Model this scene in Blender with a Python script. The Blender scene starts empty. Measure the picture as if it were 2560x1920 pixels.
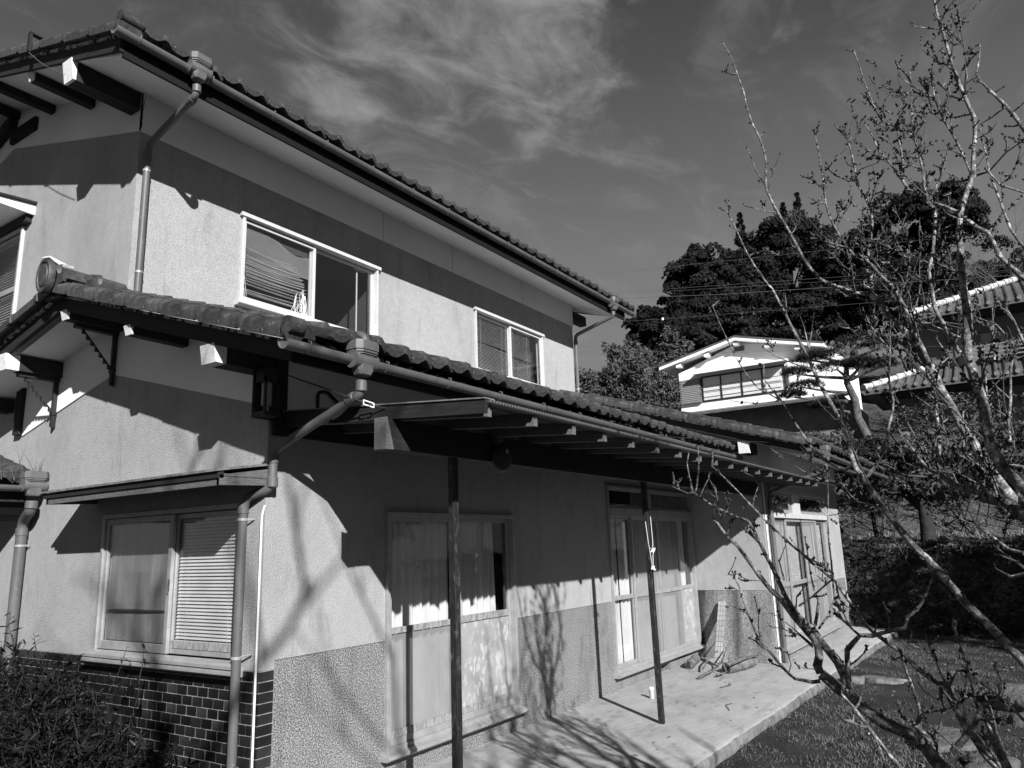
import bpy, bmesh, math, random
import numpy as np
from mathutils import Vector, Matrix, Quaternion
from math import sin, cos, pi, sqrt, radians

SC = bpy.context.scene
COL = SC.collection
random.seed(7)
RNG = np.random.default_rng(7)

# ------------------------------------------------------------------ camera
CAM_LOC = (-3.349, -4.236, 1.693)
F_PX, W_PX = 1877.1, 2560.0
RIGHT = (0.5558, -0.8307, -0.0314)
DOWN = (0.1588, 0.1433, -0.9769)
FWD = (0.8160, 0.5379, 0.2117)
cd = bpy.data.cameras.new("camera"); cam = bpy.data.objects.new("camera", cd); COL.objects.link(cam)
cd.sensor_fit = 'HORIZONTAL'; cd.sensor_width = 36.0; cd.lens = 36.0 * F_PX / W_PX
cd.clip_start = 0.05; cd.clip_end = 600
mw = Matrix.Identity(4)
r_, d_, f_ = Vector(RIGHT), Vector(DOWN), Vector(FWD)
f_.normalize(); r_ = (r_ - f_ * r_.dot(f_)).normalized(); d_ = f_.cross(r_)
for i in range(3):
    mw[i][0] = r_[i]; mw[i][1] = -d_[i]; mw[i][2] = -f_[i]; mw[i][3] = CAM_LOC[i]
cam.matrix_world = mw
SC.camera = cam

# ------------------------------------------------------------------ light
SUN_TRAVEL = Vector((0.688, 1.0, -0.676)).normalized()
EL = math.asin(-SUN_TRAVEL.z)
AZ = math.atan2(-SUN_TRAVEL.x, -SUN_TRAVEL.y)        # from +Y towards +X
sl = bpy.data.lights.new("sun", 'SUN'); sl.energy = 5.0; sl.angle = radians(0.53); sl.color = (1, 1, 1)
so = bpy.data.objects.new("sun", sl); COL.objects.link(so)
so.rotation_mode = 'QUATERNION'; so.rotation_quaternion = SUN_TRAVEL.to_track_quat('-Z', 'Y'); so.location = (-20, -30, 25)

SC.view_settings.view_transform = 'Standard'; SC.view_settings.look = 'None'
SC.view_settings.gamma = 1.0; SC.view_settings.use_curve_mapping = False
SC.view_settings.exposure = 0.86
SKY_STRENGTH = 0.075
SC.cycles.diffuse_bounces = 2

def build_world():
    w = bpy.data.worlds.new("World"); SC.world = w; w.use_nodes = True
    nt = w.node_tree; nt.nodes.clear(); N = nt.nodes.new; L = nt.links.new
    out = N('ShaderNodeOutputWorld'); bg = N('ShaderNodeBackground'); bg.inputs[1].default_value = SKY_STRENGTH
    L(bg.outputs[0], out.inputs[0])
    sky = N('ShaderNodeTexSky'); sky.sky_type = 'NISHITA'; sky.sun_disc = False
    sky.sun_elevation = EL; sky.sun_rotation = AZ; sky.air_density = 1.0; sky.dust_density = 0.2; sky.ozone_density = 1.0
    sep = N('ShaderNodeSeparateColor'); L(sky.outputs[0], sep.inputs[0])
    def math_(op, a, b=None, c=None, clamp=False):
        n = N('ShaderNodeMath'); n.operation = op; n.use_clamp = clamp
        for i, v in enumerate((a, b, c)):
            if v is None: continue
            if isinstance(v, (int, float)): n.inputs[i].default_value = v
            else: L(v, n.inputs[i])
        return n.outputs[0]
    grey = math_('MINIMUM', math_('ADD', math_('MULTIPLY', sep.outputs[0], 0.72), math_('MULTIPLY', sep.outputs[1], 0.10)), 0.95)
    tc = N('ShaderNodeTexCoord'); D = tc.outputs['Generated']
    sx = N('ShaderNodeSeparateXYZ'); L(D, sx.inputs[0])
    zc = math_('MAXIMUM', sx.outputs[2], 0.06)
    cx = N('ShaderNodeCombineXYZ')
    L(math_('DIVIDE', sx.outputs[0], zc), cx.inputs[0]); L(math_('DIVIDE', sx.outputs[1], zc), cx.inputs[1])
    def noise(scale, detail, rough, dist, off):
        mp = N('ShaderNodeMapping'); mp.inputs['Location'].default_value = off; mp.inputs['Rotation'].default_value = (0, 0, off[1] * 0.5); mp.inputs['Scale'].default_value = (1, 1.0 + 0.25 * off[0] * 0.5, 1); L(cx.outputs[0], mp.inputs[0])
        n = N('ShaderNodeTexNoise'); n.inputs['Scale'].default_value = scale; n.inputs['Detail'].default_value = detail
        n.inputs['Roughness'].default_value = rough; n.inputs['Distortion'].default_value = dist
        L(mp.outputs[0], n.inputs['Vector']); return n.outputs[0]
    n1 = noise(4.6, 10, 0.62, 0.5, (3.1, 1.7, 0)); n2 = noise(2.2, 8, 0.62, 0.8, (7.3, 2.2, 0))
    def ramp(v, a, b):
        n = N('ShaderNodeMapRange'); n.interpolation_type = 'SMOOTHSTEP'; n.inputs[1].default_value = a; n.inputs[2].default_value = b
        L(v, n.inputs[0]); return n.outputs[0]
    # cloud banks hang in certain directions of the sky
    def bank(dx, r0, r1, k=(1, 1, 1)):
        v = N('ShaderNodeVectorMath'); v.operation = 'SUBTRACT'; L(D, v.inputs[0]); v.inputs[1].default_value = dx
        v3 = N('ShaderNodeVectorMath'); v3.operation = 'MULTIPLY'; L(v.outputs[0], v3.inputs[0]); v3.inputs[1].default_value = k
        v2 = N('ShaderNodeVectorMath'); v2.operation = 'LENGTH'; L(v3.outputs[0], v2.inputs[0])
        return math_('SUBTRACT', 1.0, ramp(v2.outputs['Value'], r0, r1))
    cover = math_('MULTIPLY', bank((0.60, 0.50, 0.68), 0.02, 0.36), 0.44)
    for b, a in ((bank((0.70, 0.38, 0.64), 0.0, 0.16), 0.22), (bank((0.575, 0.62, 0.535), 0.0, 0.085), 0.22),
                 (bank((0.83, 0.10, 0.59), 0.0, 0.17), 0.24), (bank((0.79, 0.38, 0.48), 0.0, 0.20), 0.17),
                 (bank((-0.5, -0.4, 0.6), 0.1, 0.6), 0.2), (bank((0.3, -0.8, 0.5), 0.1, 0.5), 0.2), (bank((-0.4, 0.8, 0.5), 0.1, 0.5), 0.2)):
        cover = math_('ADD', cover, math_('MULTIPLY', b, a))
    th = math_('SUBTRACT', 0.74, cover)
    d1 = math_('SUBTRACT', n1, th)
    dens = ramp(d1, -0.08, 0.42)
    wisps = math_('MULTIPLY', ramp(n2, 0.46, 0.76), 0.34)
    dens = math_('ADD', dens, wisps, clamp=True)
    cloud = math_('ADD', grey, 1.35)
    # the sky deepens towards the zenith, as seen through a red filter
    el = N('ShaderNodeValToRGB'); L(sx.outputs[2], el.inputs[0]); e = el.color_ramp.elements
    for k, (p_, v_) in enumerate(((0.0, 0.90), (0.20, 0.88), (0.36, 0.74), (0.45, 0.54), (0.56, 0.35), (0.80, 0.20), (1.0, 0.17))):
        q = e[k] if k < 2 else e.new(p_)
        q.position = p_; q.color = (v_, v_, v_, 1)
    base = math_('MULTIPLY', grey, math_('MULTIPLY', el.outputs[0], 2.0))
    mix = N('ShaderNodeMix'); mix.data_type = 'FLOAT'; L(dens, mix.inputs[0]); L(base, mix.inputs[2]); L(cloud, mix.inputs[3])
    cb = N('ShaderNodeCombineColor')
    for i in range(3): L(mix.outputs[0], cb.inputs[i])
    L(cb.outputs[0], bg.inputs[0])
build_world()

# ------------------------------------------------------------------ materials
MATS = {}
def g3(v): return (v, v, v, 1)
class NT:
    def __init__(s, name):
        s.m = bpy.data.materials.new(name); s.m.use_nodes = True; s.nt = s.m.node_tree
        s.nt.nodes.clear(); s.out = s.N('ShaderNodeOutputMaterial'); s.p = s.N('ShaderNodeBsdfPrincipled')
        s.L(s.p.outputs[0], s.out.inputs[0]); s.tc = s.N('ShaderNodeTexCoord'); s.co = s.tc.outputs['Object']
        MATS[name] = s.m
    def N(s, t): return s.nt.nodes.new(t)
    def L(s, a, b): s.nt.links.new(a, b)
    def noise(s, scale, detail=4, rough=0.55, dist=0.0, stretch=None, co=None):
        n = s.N('ShaderNodeTexNoise'); n.inputs['Scale'].default_value = scale; n.inputs['Detail'].default_value = detail
        n.inputs['Roughness'].default_value = rough; n.inputs['Distortion'].default_value = dist
        c = co or s.co
        if stretch:
            mp = s.N('ShaderNodeMapping'); mp.inputs['Scale'].default_value = stretch; s.L(c, mp.inputs[0]); c = mp.outputs[0]
        s.L(c, n.inputs['Vector']); return n.outputs[0]
    def voro(s, scale, feature='F1', stretch=None):
        n = s.N('ShaderNodeTexVoronoi'); n.feature = feature; n.inputs['Scale'].default_value = scale
        c = s.co
        if stretch:
            mp = s.N('ShaderNodeMapping'); mp.inputs['Scale'].default_value = stretch; s.L(c, mp.inputs[0]); c = mp.outputs[0]
        s.L(c, n.inputs['Vector']); return n
    def ramp(s, v, stops):
        n = s.N('ShaderNodeValToRGB'); e = n.color_ramp.elements
        while len(e) < len(stops): e.new(0.5)
        for i, (p, c) in enumerate(stops): e[i].position = p; e[i].color = g3(c)
        s.L(v, n.inputs[0]); return n.outputs[0]
    def mix(s, fac, a, b, mode='MIX'):
        n = s.N('ShaderNodeMix'); n.data_type = 'RGBA'; n.blend_type = mode
        for i, v in ((0, fac), (6, a), (7, b)):
            if isinstance(v, (int, float)): n.inputs[i].default_value = v if i == 0 else g3(v)
            else: s.L(v, n.inputs[i])
        return n.outputs[2]
    def col(s, c):
        if isinstance(c, (int, float)): s.p.inputs['Base Color'].default_value = g3(c)
        else: s.L(c, s.p.inputs['Base Color'])
    def rough(s, r, spec=0.5): s.p.inputs['Roughness'].default_value = r; s.p.inputs['Specular IOR Level'].default_value = spec
    def bump(s, h, strength, dist=0.01):
        b = s.N('ShaderNodeBump'); b.inputs['Strength'].default_value = strength; b.inputs['Distance'].default_value = dist
        s.L(h, b.inputs['Height']); s.L(b.outputs[0], s.p.inputs['Normal'])
    def rnd(s):
        n = s.N('ShaderNodeObjectInfo'); return n.outputs['Random']

def simple(name, c, rough=0.6, spec=0.4, nz=None, bump=None, lo=0.75, hi=1.2, perobj=0.0):
    t = NT(name)
    col = None
    if nz: col = t.ramp(t.noise(nz, 5, 0.6), [(0.3, c * lo), (0.7, min(1, c * hi))])
    if perobj:
        k = t.ramp(t.rnd(), [(0, 1 - perobj), (1, 1 + perobj)])
        col = t.mix(1.0, col if col is not None else c, k, 'MULTIPLY')
    t.col(col if col is not None else c); t.rough(rough, spec)
    if bump: t.bump(t.noise(bump[0], 4, 0.6), bump[1], bump[2] if len(bump) > 2 else 0.01)
    return t.m

def mk_materials():
    t = NT('stucco')
    big = t.noise(0.9, 4, 0.6); med = t.noise(14, 4, 0.7); streak = t.noise(1.0, 4, 0.6, 0.2, (5, 5, 0.35))
    c = t.ramp(big, [(0.28, 0.31), (0.5, 0.375), (0.72, 0.40)])
    c = t.mix(1.0, c, t.ramp(med, [(0.3, 0.92), (0.7, 1.05)]), 'MULTIPLY')
    c = t.mix(1.0, c, t.ramp(streak, [(0.25, 0.94), (0.5, 1.0)]), 'MULTIPLY')
    c = t.mix(1.0, c, t.ramp(t.noise(105, 3, 0.6), [(0.32, 0.72), (0.58, 1.06)]), 'MULTIPLY')
    c = t.mix(1.0, c, t.ramp(t.noise(2.3, 6, 0.75, 0.3, (2.2, 2.2, 0.5)), [(0.30, 0.78), (0.46, 1.0)]), 'MULTIPLY')
    ck = t.voro(0.55, 'DISTANCE_TO_EDGE', (1, 1, 0.6)); c = t.mix(1.0, c, t.ramp(ck.outputs['Distance'], [(0.0, 0.72), (0.0025, 1.0)]), 'MULTIPLY') if False else c
    t.col(c); t.rough(0.95, 0.15); t.bump(t.noise(130, 3, 0.65), 0.9, 0.014)
    t = NT('aggregate')
    n = t.noise(105, 4, 0.7); c = t.ramp(n, [(0.40, 0.03), (0.50, 0.16), (0.62, 0.42)])
    c = t.mix(1.0, c, t.ramp(t.noise(2.5, 4), [(0.3, 0.85), (0.7, 1.05)]), 'MULTIPLY')
    c = t.mix(1.0, c, t.ramp(t.noise(1.6, 6, 0.75, 0.3, (2, 2, 0.7)), [(0.32, 0.62), (0.5, 1.0)]), 'MULTIPLY')
    t.col(c); t.rough(0.85, 0.3); t.bump(n, 0.5, 0.01)
    t = NT('mottled_aggregate')
    st = t.ramp(t.noise(1.3, 5, 0.6, 0.3, (1, 1.6, 0.25)), [(0.42, 0.16), (0.62, 1.0)])  # broad upright dark blotches multiplied over the speckle
    c = t.ramp(t.noise(95, 4, 0.75), [(0.36, 0.05), (0.48, 0.20), (0.62, 0.42)]); c = t.mix(1.0, c, st, 'MULTIPLY'); t.col(c); t.rough(0.9, 0.2)
    t = NT('white_board')
    c = t.ramp(t.noise(1.2, 4, 0.6), [(0.3, 0.66), (0.7, 0.76)]); t.col(c); t.rough(0.7, 0.25); t.bump(t.noise(60, 3), 0.08, 0.004)
    t = NT('dark_wood')
    n = t.noise(6, 5, 0.65, 0.4, (1, 1, 14)); c = t.ramp(n, [(0.3, 0.009), (0.7, 0.022)]); t.col(c); t.rough(0.7, 0.3); t.bump(n, 0.3, 0.006)
    t = NT('purlin_wood')
    n = t.noise(7, 5, 0.65, 0.4, (0.5, 8, 8)); c = t.ramp(n, [(0.3, 0.010), (0.7, 0.026)]); t.col(c); t.rough(0.75, 0.3); t.bump(n, 0.3, 0.006)
    t = NT('end_paint')
    n = t.noise(30, 5, 0.7); c = t.ramp(n, [(0.28, 0.25), (0.42, 0.62), (0.7, 0.74)]); t.col(c); t.rough(0.8, 0.2); t.bump(t.noise(40, 4), 0.2, 0.006)
    t = NT('weathered_wood')
    n = t.noise(9, 6, 0.7, 1.2, (4, 4, 30)); c = t.ramp(n, [(0.30, 0.055), (0.5, 0.13), (0.72, 0.21)]); t.col(c); t.rough(0.9, 0.2); t.bump(n, 0.7, 0.01)
    t = NT('board_wood')
    n = t.noise(6, 6, 0.7, 0.6, (3, 3, 25)); c = t.ramp(n, [(0.30, 0.05), (0.5, 0.10), (0.72, 0.15)]); t.col(c); t.rough(0.9, 0.2); t.bump(n, 0.5, 0.008)
    t = NT('post_paint')
    n = t.noise(30, 7, 0.8, 0.8, (1, 1, 0.3)); c = t.ramp(n, [(0.48, 0.008), (0.57, 0.02), (0.68, 0.10)]); t.col(c); t.rough(0.6, 0.4); t.bump(n, 0.4, 0.004)
    t = NT('roof_tile')
    n = t.noise(9, 6, 0.75, 0.4); c = t.ramp(n, [(0.34, 0.010), (0.5, 0.036), (0.68, 0.066)])
    c = t.mix(1.0, c, t.ramp(t.rnd(), [(0, 0.75), (1, 1.3)]), 'MULTIPLY')
    lich = t.ramp(t.noise(21, 6, 0.75, 0.6), [(0.64, 0.0), (0.69, 1.0)]); c = t.mix(lich, c, 0.34)
    c = t.mix(t.ramp(t.noise(34, 4, 0.7), [(0.5, 0.0), (0.75, 0.7)]), c, 0.025)
    t.col(c); t.rough(0.55, 0.4); t.bump(t.noise(40, 4, 0.7), 0.35, 0.006)
    t = NT('mortar_white')
    c = t.ramp(t.noise(17, 5, 0.7, 0.3, (0.5, 1, 1)), [(0.46, 0.035), (0.54, 0.62)]); t.col(c); t.rough(0.9, 0.2)
    simple('plaster_patch', 0.78, 0.8, 0.2, 20)
    t = NT('gutter_plastic')
    c = t.ramp(t.noise(3.5, 6, 0.7, 0.4, (1, 1, 0.6)), [(0.3, 0.065), (0.7, 0.115)])
    c = t.mix(t.ramp(t.noise(30, 5, 0.75), [(0.62, 0), (0.72, 0.5)]), c, 0.36); t.col(c); t.rough(0.5, 0.4)
    simple('gutter_dark', 0.07, 0.5, 0.4, 6)
    t = NT('metal_frame')
    c = t.ramp(t.noise(9, 5, 0.7), [(0.3, 0.25), (0.7, 0.36)]); t.col(c); t.rough(0.42, 0.6); t.p.inputs['Metallic'].default_value = 0.25
    t = NT('light_frame')
    c = t.ramp(t.noise(9, 5, 0.7), [(0.3, 0.40), (0.7, 0.50)]); t.col(c); t.rough(0.45, 0.5)
    t = NT('dirty_frame')
    c = t.ramp(t.noise(60, 4, 0.7, 0.3, (1, 1, 0.2)), [(0.4, 0.14), (0.6, 0.30)]); t.col(c); t.rough(0.8, 0.3)
    t = NT('blind')
    c = t.ramp(t.noise(4, 4), [(0.3, 0.44), (0.7, 0.60)]); t.col(c); t.rough(0.6, 0.3)
    t = NT('curtain'); c = t.ramp(t.noise(3, 3), [(0.3, 0.66), (0.7, 0.78)]); t.col(c); t.rough(0.95, 0.1)
    tr = t.N('ShaderNodeBsdfTranslucent'); tr.inputs[0].default_value = g3(0.5); mx = t.N('ShaderNodeMixShader'); mx.inputs[0].default_value = 0.25
    t.L(t.p.outputs[0], mx.inputs[1]); t.L(tr.outputs[0], mx.inputs[2]); t.L(mx.outputs[0], t.out.inputs[0])
    simple('dark_curtain', 0.055, 0.95, 0.1, 8)
    t = NT('frosted'); c = t.ramp(t.noise(2.2, 5, 0.65, 0.3), [(0.3, 0.27), (0.7, 0.40)]); t.col(c); t.rough(0.35, 0.4)
    tr = t.N('ShaderNodeBsdfTransparent'); tr.inputs[0].default_value = g3(0.9); mx = t.N('ShaderNodeMixShader'); mx.inputs[0].default_value = 0.62; t.L(t.p.outputs[0], mx.inputs[1]); t.L(tr.outputs[0], mx.inputs[2]); t.L(mx.outputs[0], t.out.inputs[0])
    t = NT('dusty'); c = t.ramp(t.noise(2.2, 5, 0.65, 0.5), [(0.3, 0.27), (0.7, 0.39)])
    c = t.mix(t.ramp(t.noise(9, 6, 0.75, 0.9, (0.3, 1, 4)), [(0.60, 0.0), (0.70, 0.6)]), c, 0.12); c = t.mix(1.0, c, t.ramp(t.noise(3, 4, 0.6, 0.2, (1, 4, 0.4)), [(0.3, 0.7), (0.7, 1.15)]), 'MULTIPLY'); t.col(c); t.rough(0.3, 0.45)
    tr = t.N('ShaderNodeBsdfTransparent'); mx = t.N('ShaderNodeMixShader'); mx.inputs[0].default_value = 0.36; t.L(t.p.outputs[0], mx.inputs[1]); t.L(tr.outputs[0], mx.inputs[2]); t.L(mx.outputs[0], t.out.inputs[0])
    t = NT('leaf_lace')
    wv = t.noise(9, 2, 0.5); ad = t.N('ShaderNodeVectorMath'); ad.operation = 'ADD'; t.L(t.co, ad.inputs[0]); sc_ = t.N('ShaderNodeVectorMath'); sc_.operation = 'SCALE'
    cmb = t.N('ShaderNodeCombineXYZ'); t.L(wv, cmb.inputs[0]); t.L(wv, cmb.inputs[2]); t.L(cmb.outputs[0], sc_.inputs[0]); sc_.inputs[3].default_value = 0.12; t.L(sc_.outputs[0], ad.inputs[1])
    def lv(scale, st, rot):
        mp = t.N('ShaderNodeMapping'); mp.inputs['Rotation'].default_value = (0, rot, 0); mp.inputs['Scale'].default_value = st; t.L(ad.outputs[0], mp.inputs[0])
        v = t.N('ShaderNodeTexVoronoi'); v.inputs['Scale'].default_value = scale; t.L(mp.outputs[0], v.inputs['Vector']); return t.ramp(v.outputs['Distance'], [(0.30, 1.0), (0.42, 0.0)])
    m = t.mix(1.0, lv(20, (1, 0.3, 0.5), 0.5), lv(20, (1, 0.3, 0.5), -0.6), 'LIGHTEN')
    sel = t.ramp(t.noise(4, 3, 0.6), [(0.40, 0.0), (0.52, 1.0)])
    m = t.mix(1.0, m, sel, 'MULTIPLY'); c = t.mix(m, t.ramp(t.noise(3, 4), [(0.3, 0.22), (0.7, 0.31)]), 0.40); t.col(c); t.rough(0.4, 0.4)
    t = NT('glass')
    gl = t.N('ShaderNodeBsdfGlossy'); gl.inputs['Roughness'].default_value = 0.015; gl.inputs[0].default_value = g3(0.95)
    tr = t.N('ShaderNodeBsdfTransparent'); tr.inputs[0].default_value = g3(0.97)
    lw = t.N('ShaderNodeLayerWeight'); lw.inputs[0].default_value = 0.5; pw = t.N('ShaderNodeMath'); pw.operation = 'POWER'; t.L(lw.outputs['Facing'], pw.inputs[0]); pw.inputs[1].default_value = 4.0
    fr = t.N('ShaderNodeMath'); fr.operation = 'MULTIPLY_ADD'; t.L(pw.outputs[0], fr.inputs[0]); fr.inputs[1].default_value = 0.9; fr.inputs[2].default_value = 0.05
    mx = t.N('ShaderNodeMixShader'); t.L(fr.outputs[0], mx.inputs[0]); t.L(tr.outputs[0], mx.inputs[1]); t.L(gl.outputs[0], mx.inputs[2]); t.L(mx.outputs[0], t.out.inputs[0])
    simple('room_dark', 0.05, 0.9, 0.1)
    t = NT('glazed_tile')
    c = t.mix(1.0, t.ramp(t.noise(9, 4), [(0.3, 0.008), (0.7, 0.017)]), t.ramp(t.rnd(), [(0, 0.5), (0.8, 1.3), (1, 2.6)]), 'MULTIPLY'); t.col(c); t.rough(0.28, 0.4); t.bump(t.noise(25, 2), 0.08, 0.006)
    simple('grout', 0.24, 0.95, 0.1, 9, None, 0.45, 1.4)
    t = NT('concrete')
    c = t.ramp(t.noise(1.4, 7, 0.72), [(0.3, 0.24), (0.7, 0.34)])
    c = t.mix(1.0, c, t.ramp(t.noise(11, 6, 0.7), [(0.3, 0.86), (0.7, 1.06)]), 'MULTIPLY')
    c = t.mix(1.0, c, t.ramp(t.noise(3.5, 7, 0.78, 0.0, (0.6, 1.6, 1)), [(0.32, 0.62), (0.50, 1.0)]), 'MULTIPLY')
    c = t.mix(t.ramp(t.noise(120, 2, 0.5), [(0.66, 0), (0.72, 0.5)]), c, 0.12)
    t.col(c); t.rough(0.9, 0.2); t.bump(t.noise(60, 5, 0.7), 0.25, 0.008)
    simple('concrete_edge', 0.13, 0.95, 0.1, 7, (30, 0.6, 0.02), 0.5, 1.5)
    t = NT('lawn_soil')
    c = t.ramp(t.noise(1.6, 6, 0.7), [(0.3, 0.025), (0.7, 0.062)]); c = t.mix(1.0, c, t.ramp(t.noise(60, 4, 0.7), [(0.35, 0.5), (0.65, 1.3)]), 'MULTIPLY'); t.col(c); t.rough(1, 0.05); t.bump(t.noise(60, 5, 0.7), 0.8, 0.03)
    t = NT('hill_soil')
    c = t.ramp(t.noise(0.5, 7, 0.7), [(0.3, 0.06), (0.7, 0.15)]); c = t.mix(1.0, c, t.ramp(t.noise(12, 5, 0.75), [(0.35, 0.5), (0.65, 1.35)]), 'MULTIPLY'); t.col(c); t.rough(1, 0.05); t.bump(t.noise(9, 6, 0.75), 1.0, 0.15)
    t = NT('grass'); c = t.ramp(t.noise(1.1, 6, 0.7), [(0.3, 0.05), (0.5, 0.09), (0.7, 0.14)]); c = t.mix(1.0, c, t.ramp(t.noise(35, 3), [(0.3, 0.6), (0.7, 1.4)]), 'MULTIPLY'); t.col(c); t.rough(0.85, 0.15)
    t = NT('dry_grass'); t.col(t.ramp(t.noise(1.1, 6, 0.7), [(0.3, 0.12), (0.7, 0.22)])); t.rough(0.9, 0.1)
    def leaf(name, a, b, rough=0.5, sc=2.0, spec=0.12):
        t = NT(name); c = t.mix(1.0, t.ramp(t.noise(sc, 3), [(0.3, a), (0.7, b)]), t.ramp(t.noise(sc * 14, 1), [(0.3, 0.6), (0.7, 1.4)]), 'MULTIPLY'); t.col(c); t.rough(rough, spec)
    leaf('dark_leaf', 0.007, 0.016, 0.8, 0.3); leaf('bamboo_leaf', 0.05, 0.095, 0.75, 0.4); leaf('conifer', 0.010, 0.022, 0.8, 0.4)
    leaf('pine_needle', 0.011, 0.024, 0.7, 1.0); leaf('shrub_leaf', 0.028, 0.062, 0.6, 0.8, 0.2); leaf('bush_leaf', 0.006, 0.015, 0.35, 6, 0.4); leaf('bank_leaf', 0.010, 0.026, 0.7, 1.2)
    t = NT('bark'); n = t.noise(28, 6, 0.75, 0.4); c = t.ramp(n, [(0.38, 0.045), (0.50, 0.14), (0.57, 0.28), (0.66, 0.60)]); t.col(c); t.rough(0.9, 0.15); t.bump(n, 0.9, 0.02)
    t = NT('twig'); n = t.noise(24, 4, 0.7); c = t.ramp(n, [(0.35, 0.04), (0.6, 0.14)]); t.col(c); t.rough(0.85, 0.2)
    simple('bud', 0.03, 0.8, 0.2); simple('dark_bark', 0.03, 0.95, 0.1, 6, (14, 0.8, 0.04))
    t = NT('pine_bark'); n = t.noise(9, 5, 0.75, 0.8, (1, 1, 0.5)); c = t.ramp(n, [(0.35, 0.03), (0.6, 0.12)]); t.col(c); t.rough(0.95, 0.1); t.bump(n, 0.9, 0.04)
    simple('house_white', 0.80, 0.8, 0.2, 2, None, 0.94, 1.04); simple('black_iron', 0.015, 0.55, 0.4); simple('cable_black', 0.02, 0.5, 0.4)
    simple('neighbour_tile', 0.085, 0.5, 0.5, 3); simple('neighbour_wall', 0.16, 0.9, 0.2, 1.5); simple('tile_sunlit', 0.42, 0.7, 0.3, 8, None, 0.3, 1.6)
    simple('rock', 0.10, 0.95, 0.1, 5, (12, 0.8, 0.05)); simple('log_bark', 0.13, 0.95, 0.1, 12, (25, 1.0, 0.02), 0.4, 1.6)
    simple('plank', 0.24, 0.85, 0.2, 6); simple('white_plastic', 0.8, 0.45, 0.5); simple('cup_grey', 0.35, 0.5, 0.4)
    simple('corrugated', 0.06, 0.55, 0.4, 3); simple('lamp_glass', 0.30, 0.2, 0.6); simple('wire_grey', 0.07, 0.5, 0.4); simple('stick_dark', 0.035, 0.6, 0.3)
    simple('shutter_dark', 0.10, 0.6, 0.3); simple('white_pvc', 0.70, 0.4, 0.5)
    t = NT('plank_grid'); t.col(0.4); t.rough(0.85, 0.2)
mk_materials()
simple('fascia_black', 0.006, 0.7, 0.2); simple('flashing', 0.13, 0.6, 0.4, 12, None, 0.5, 1.6)

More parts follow.
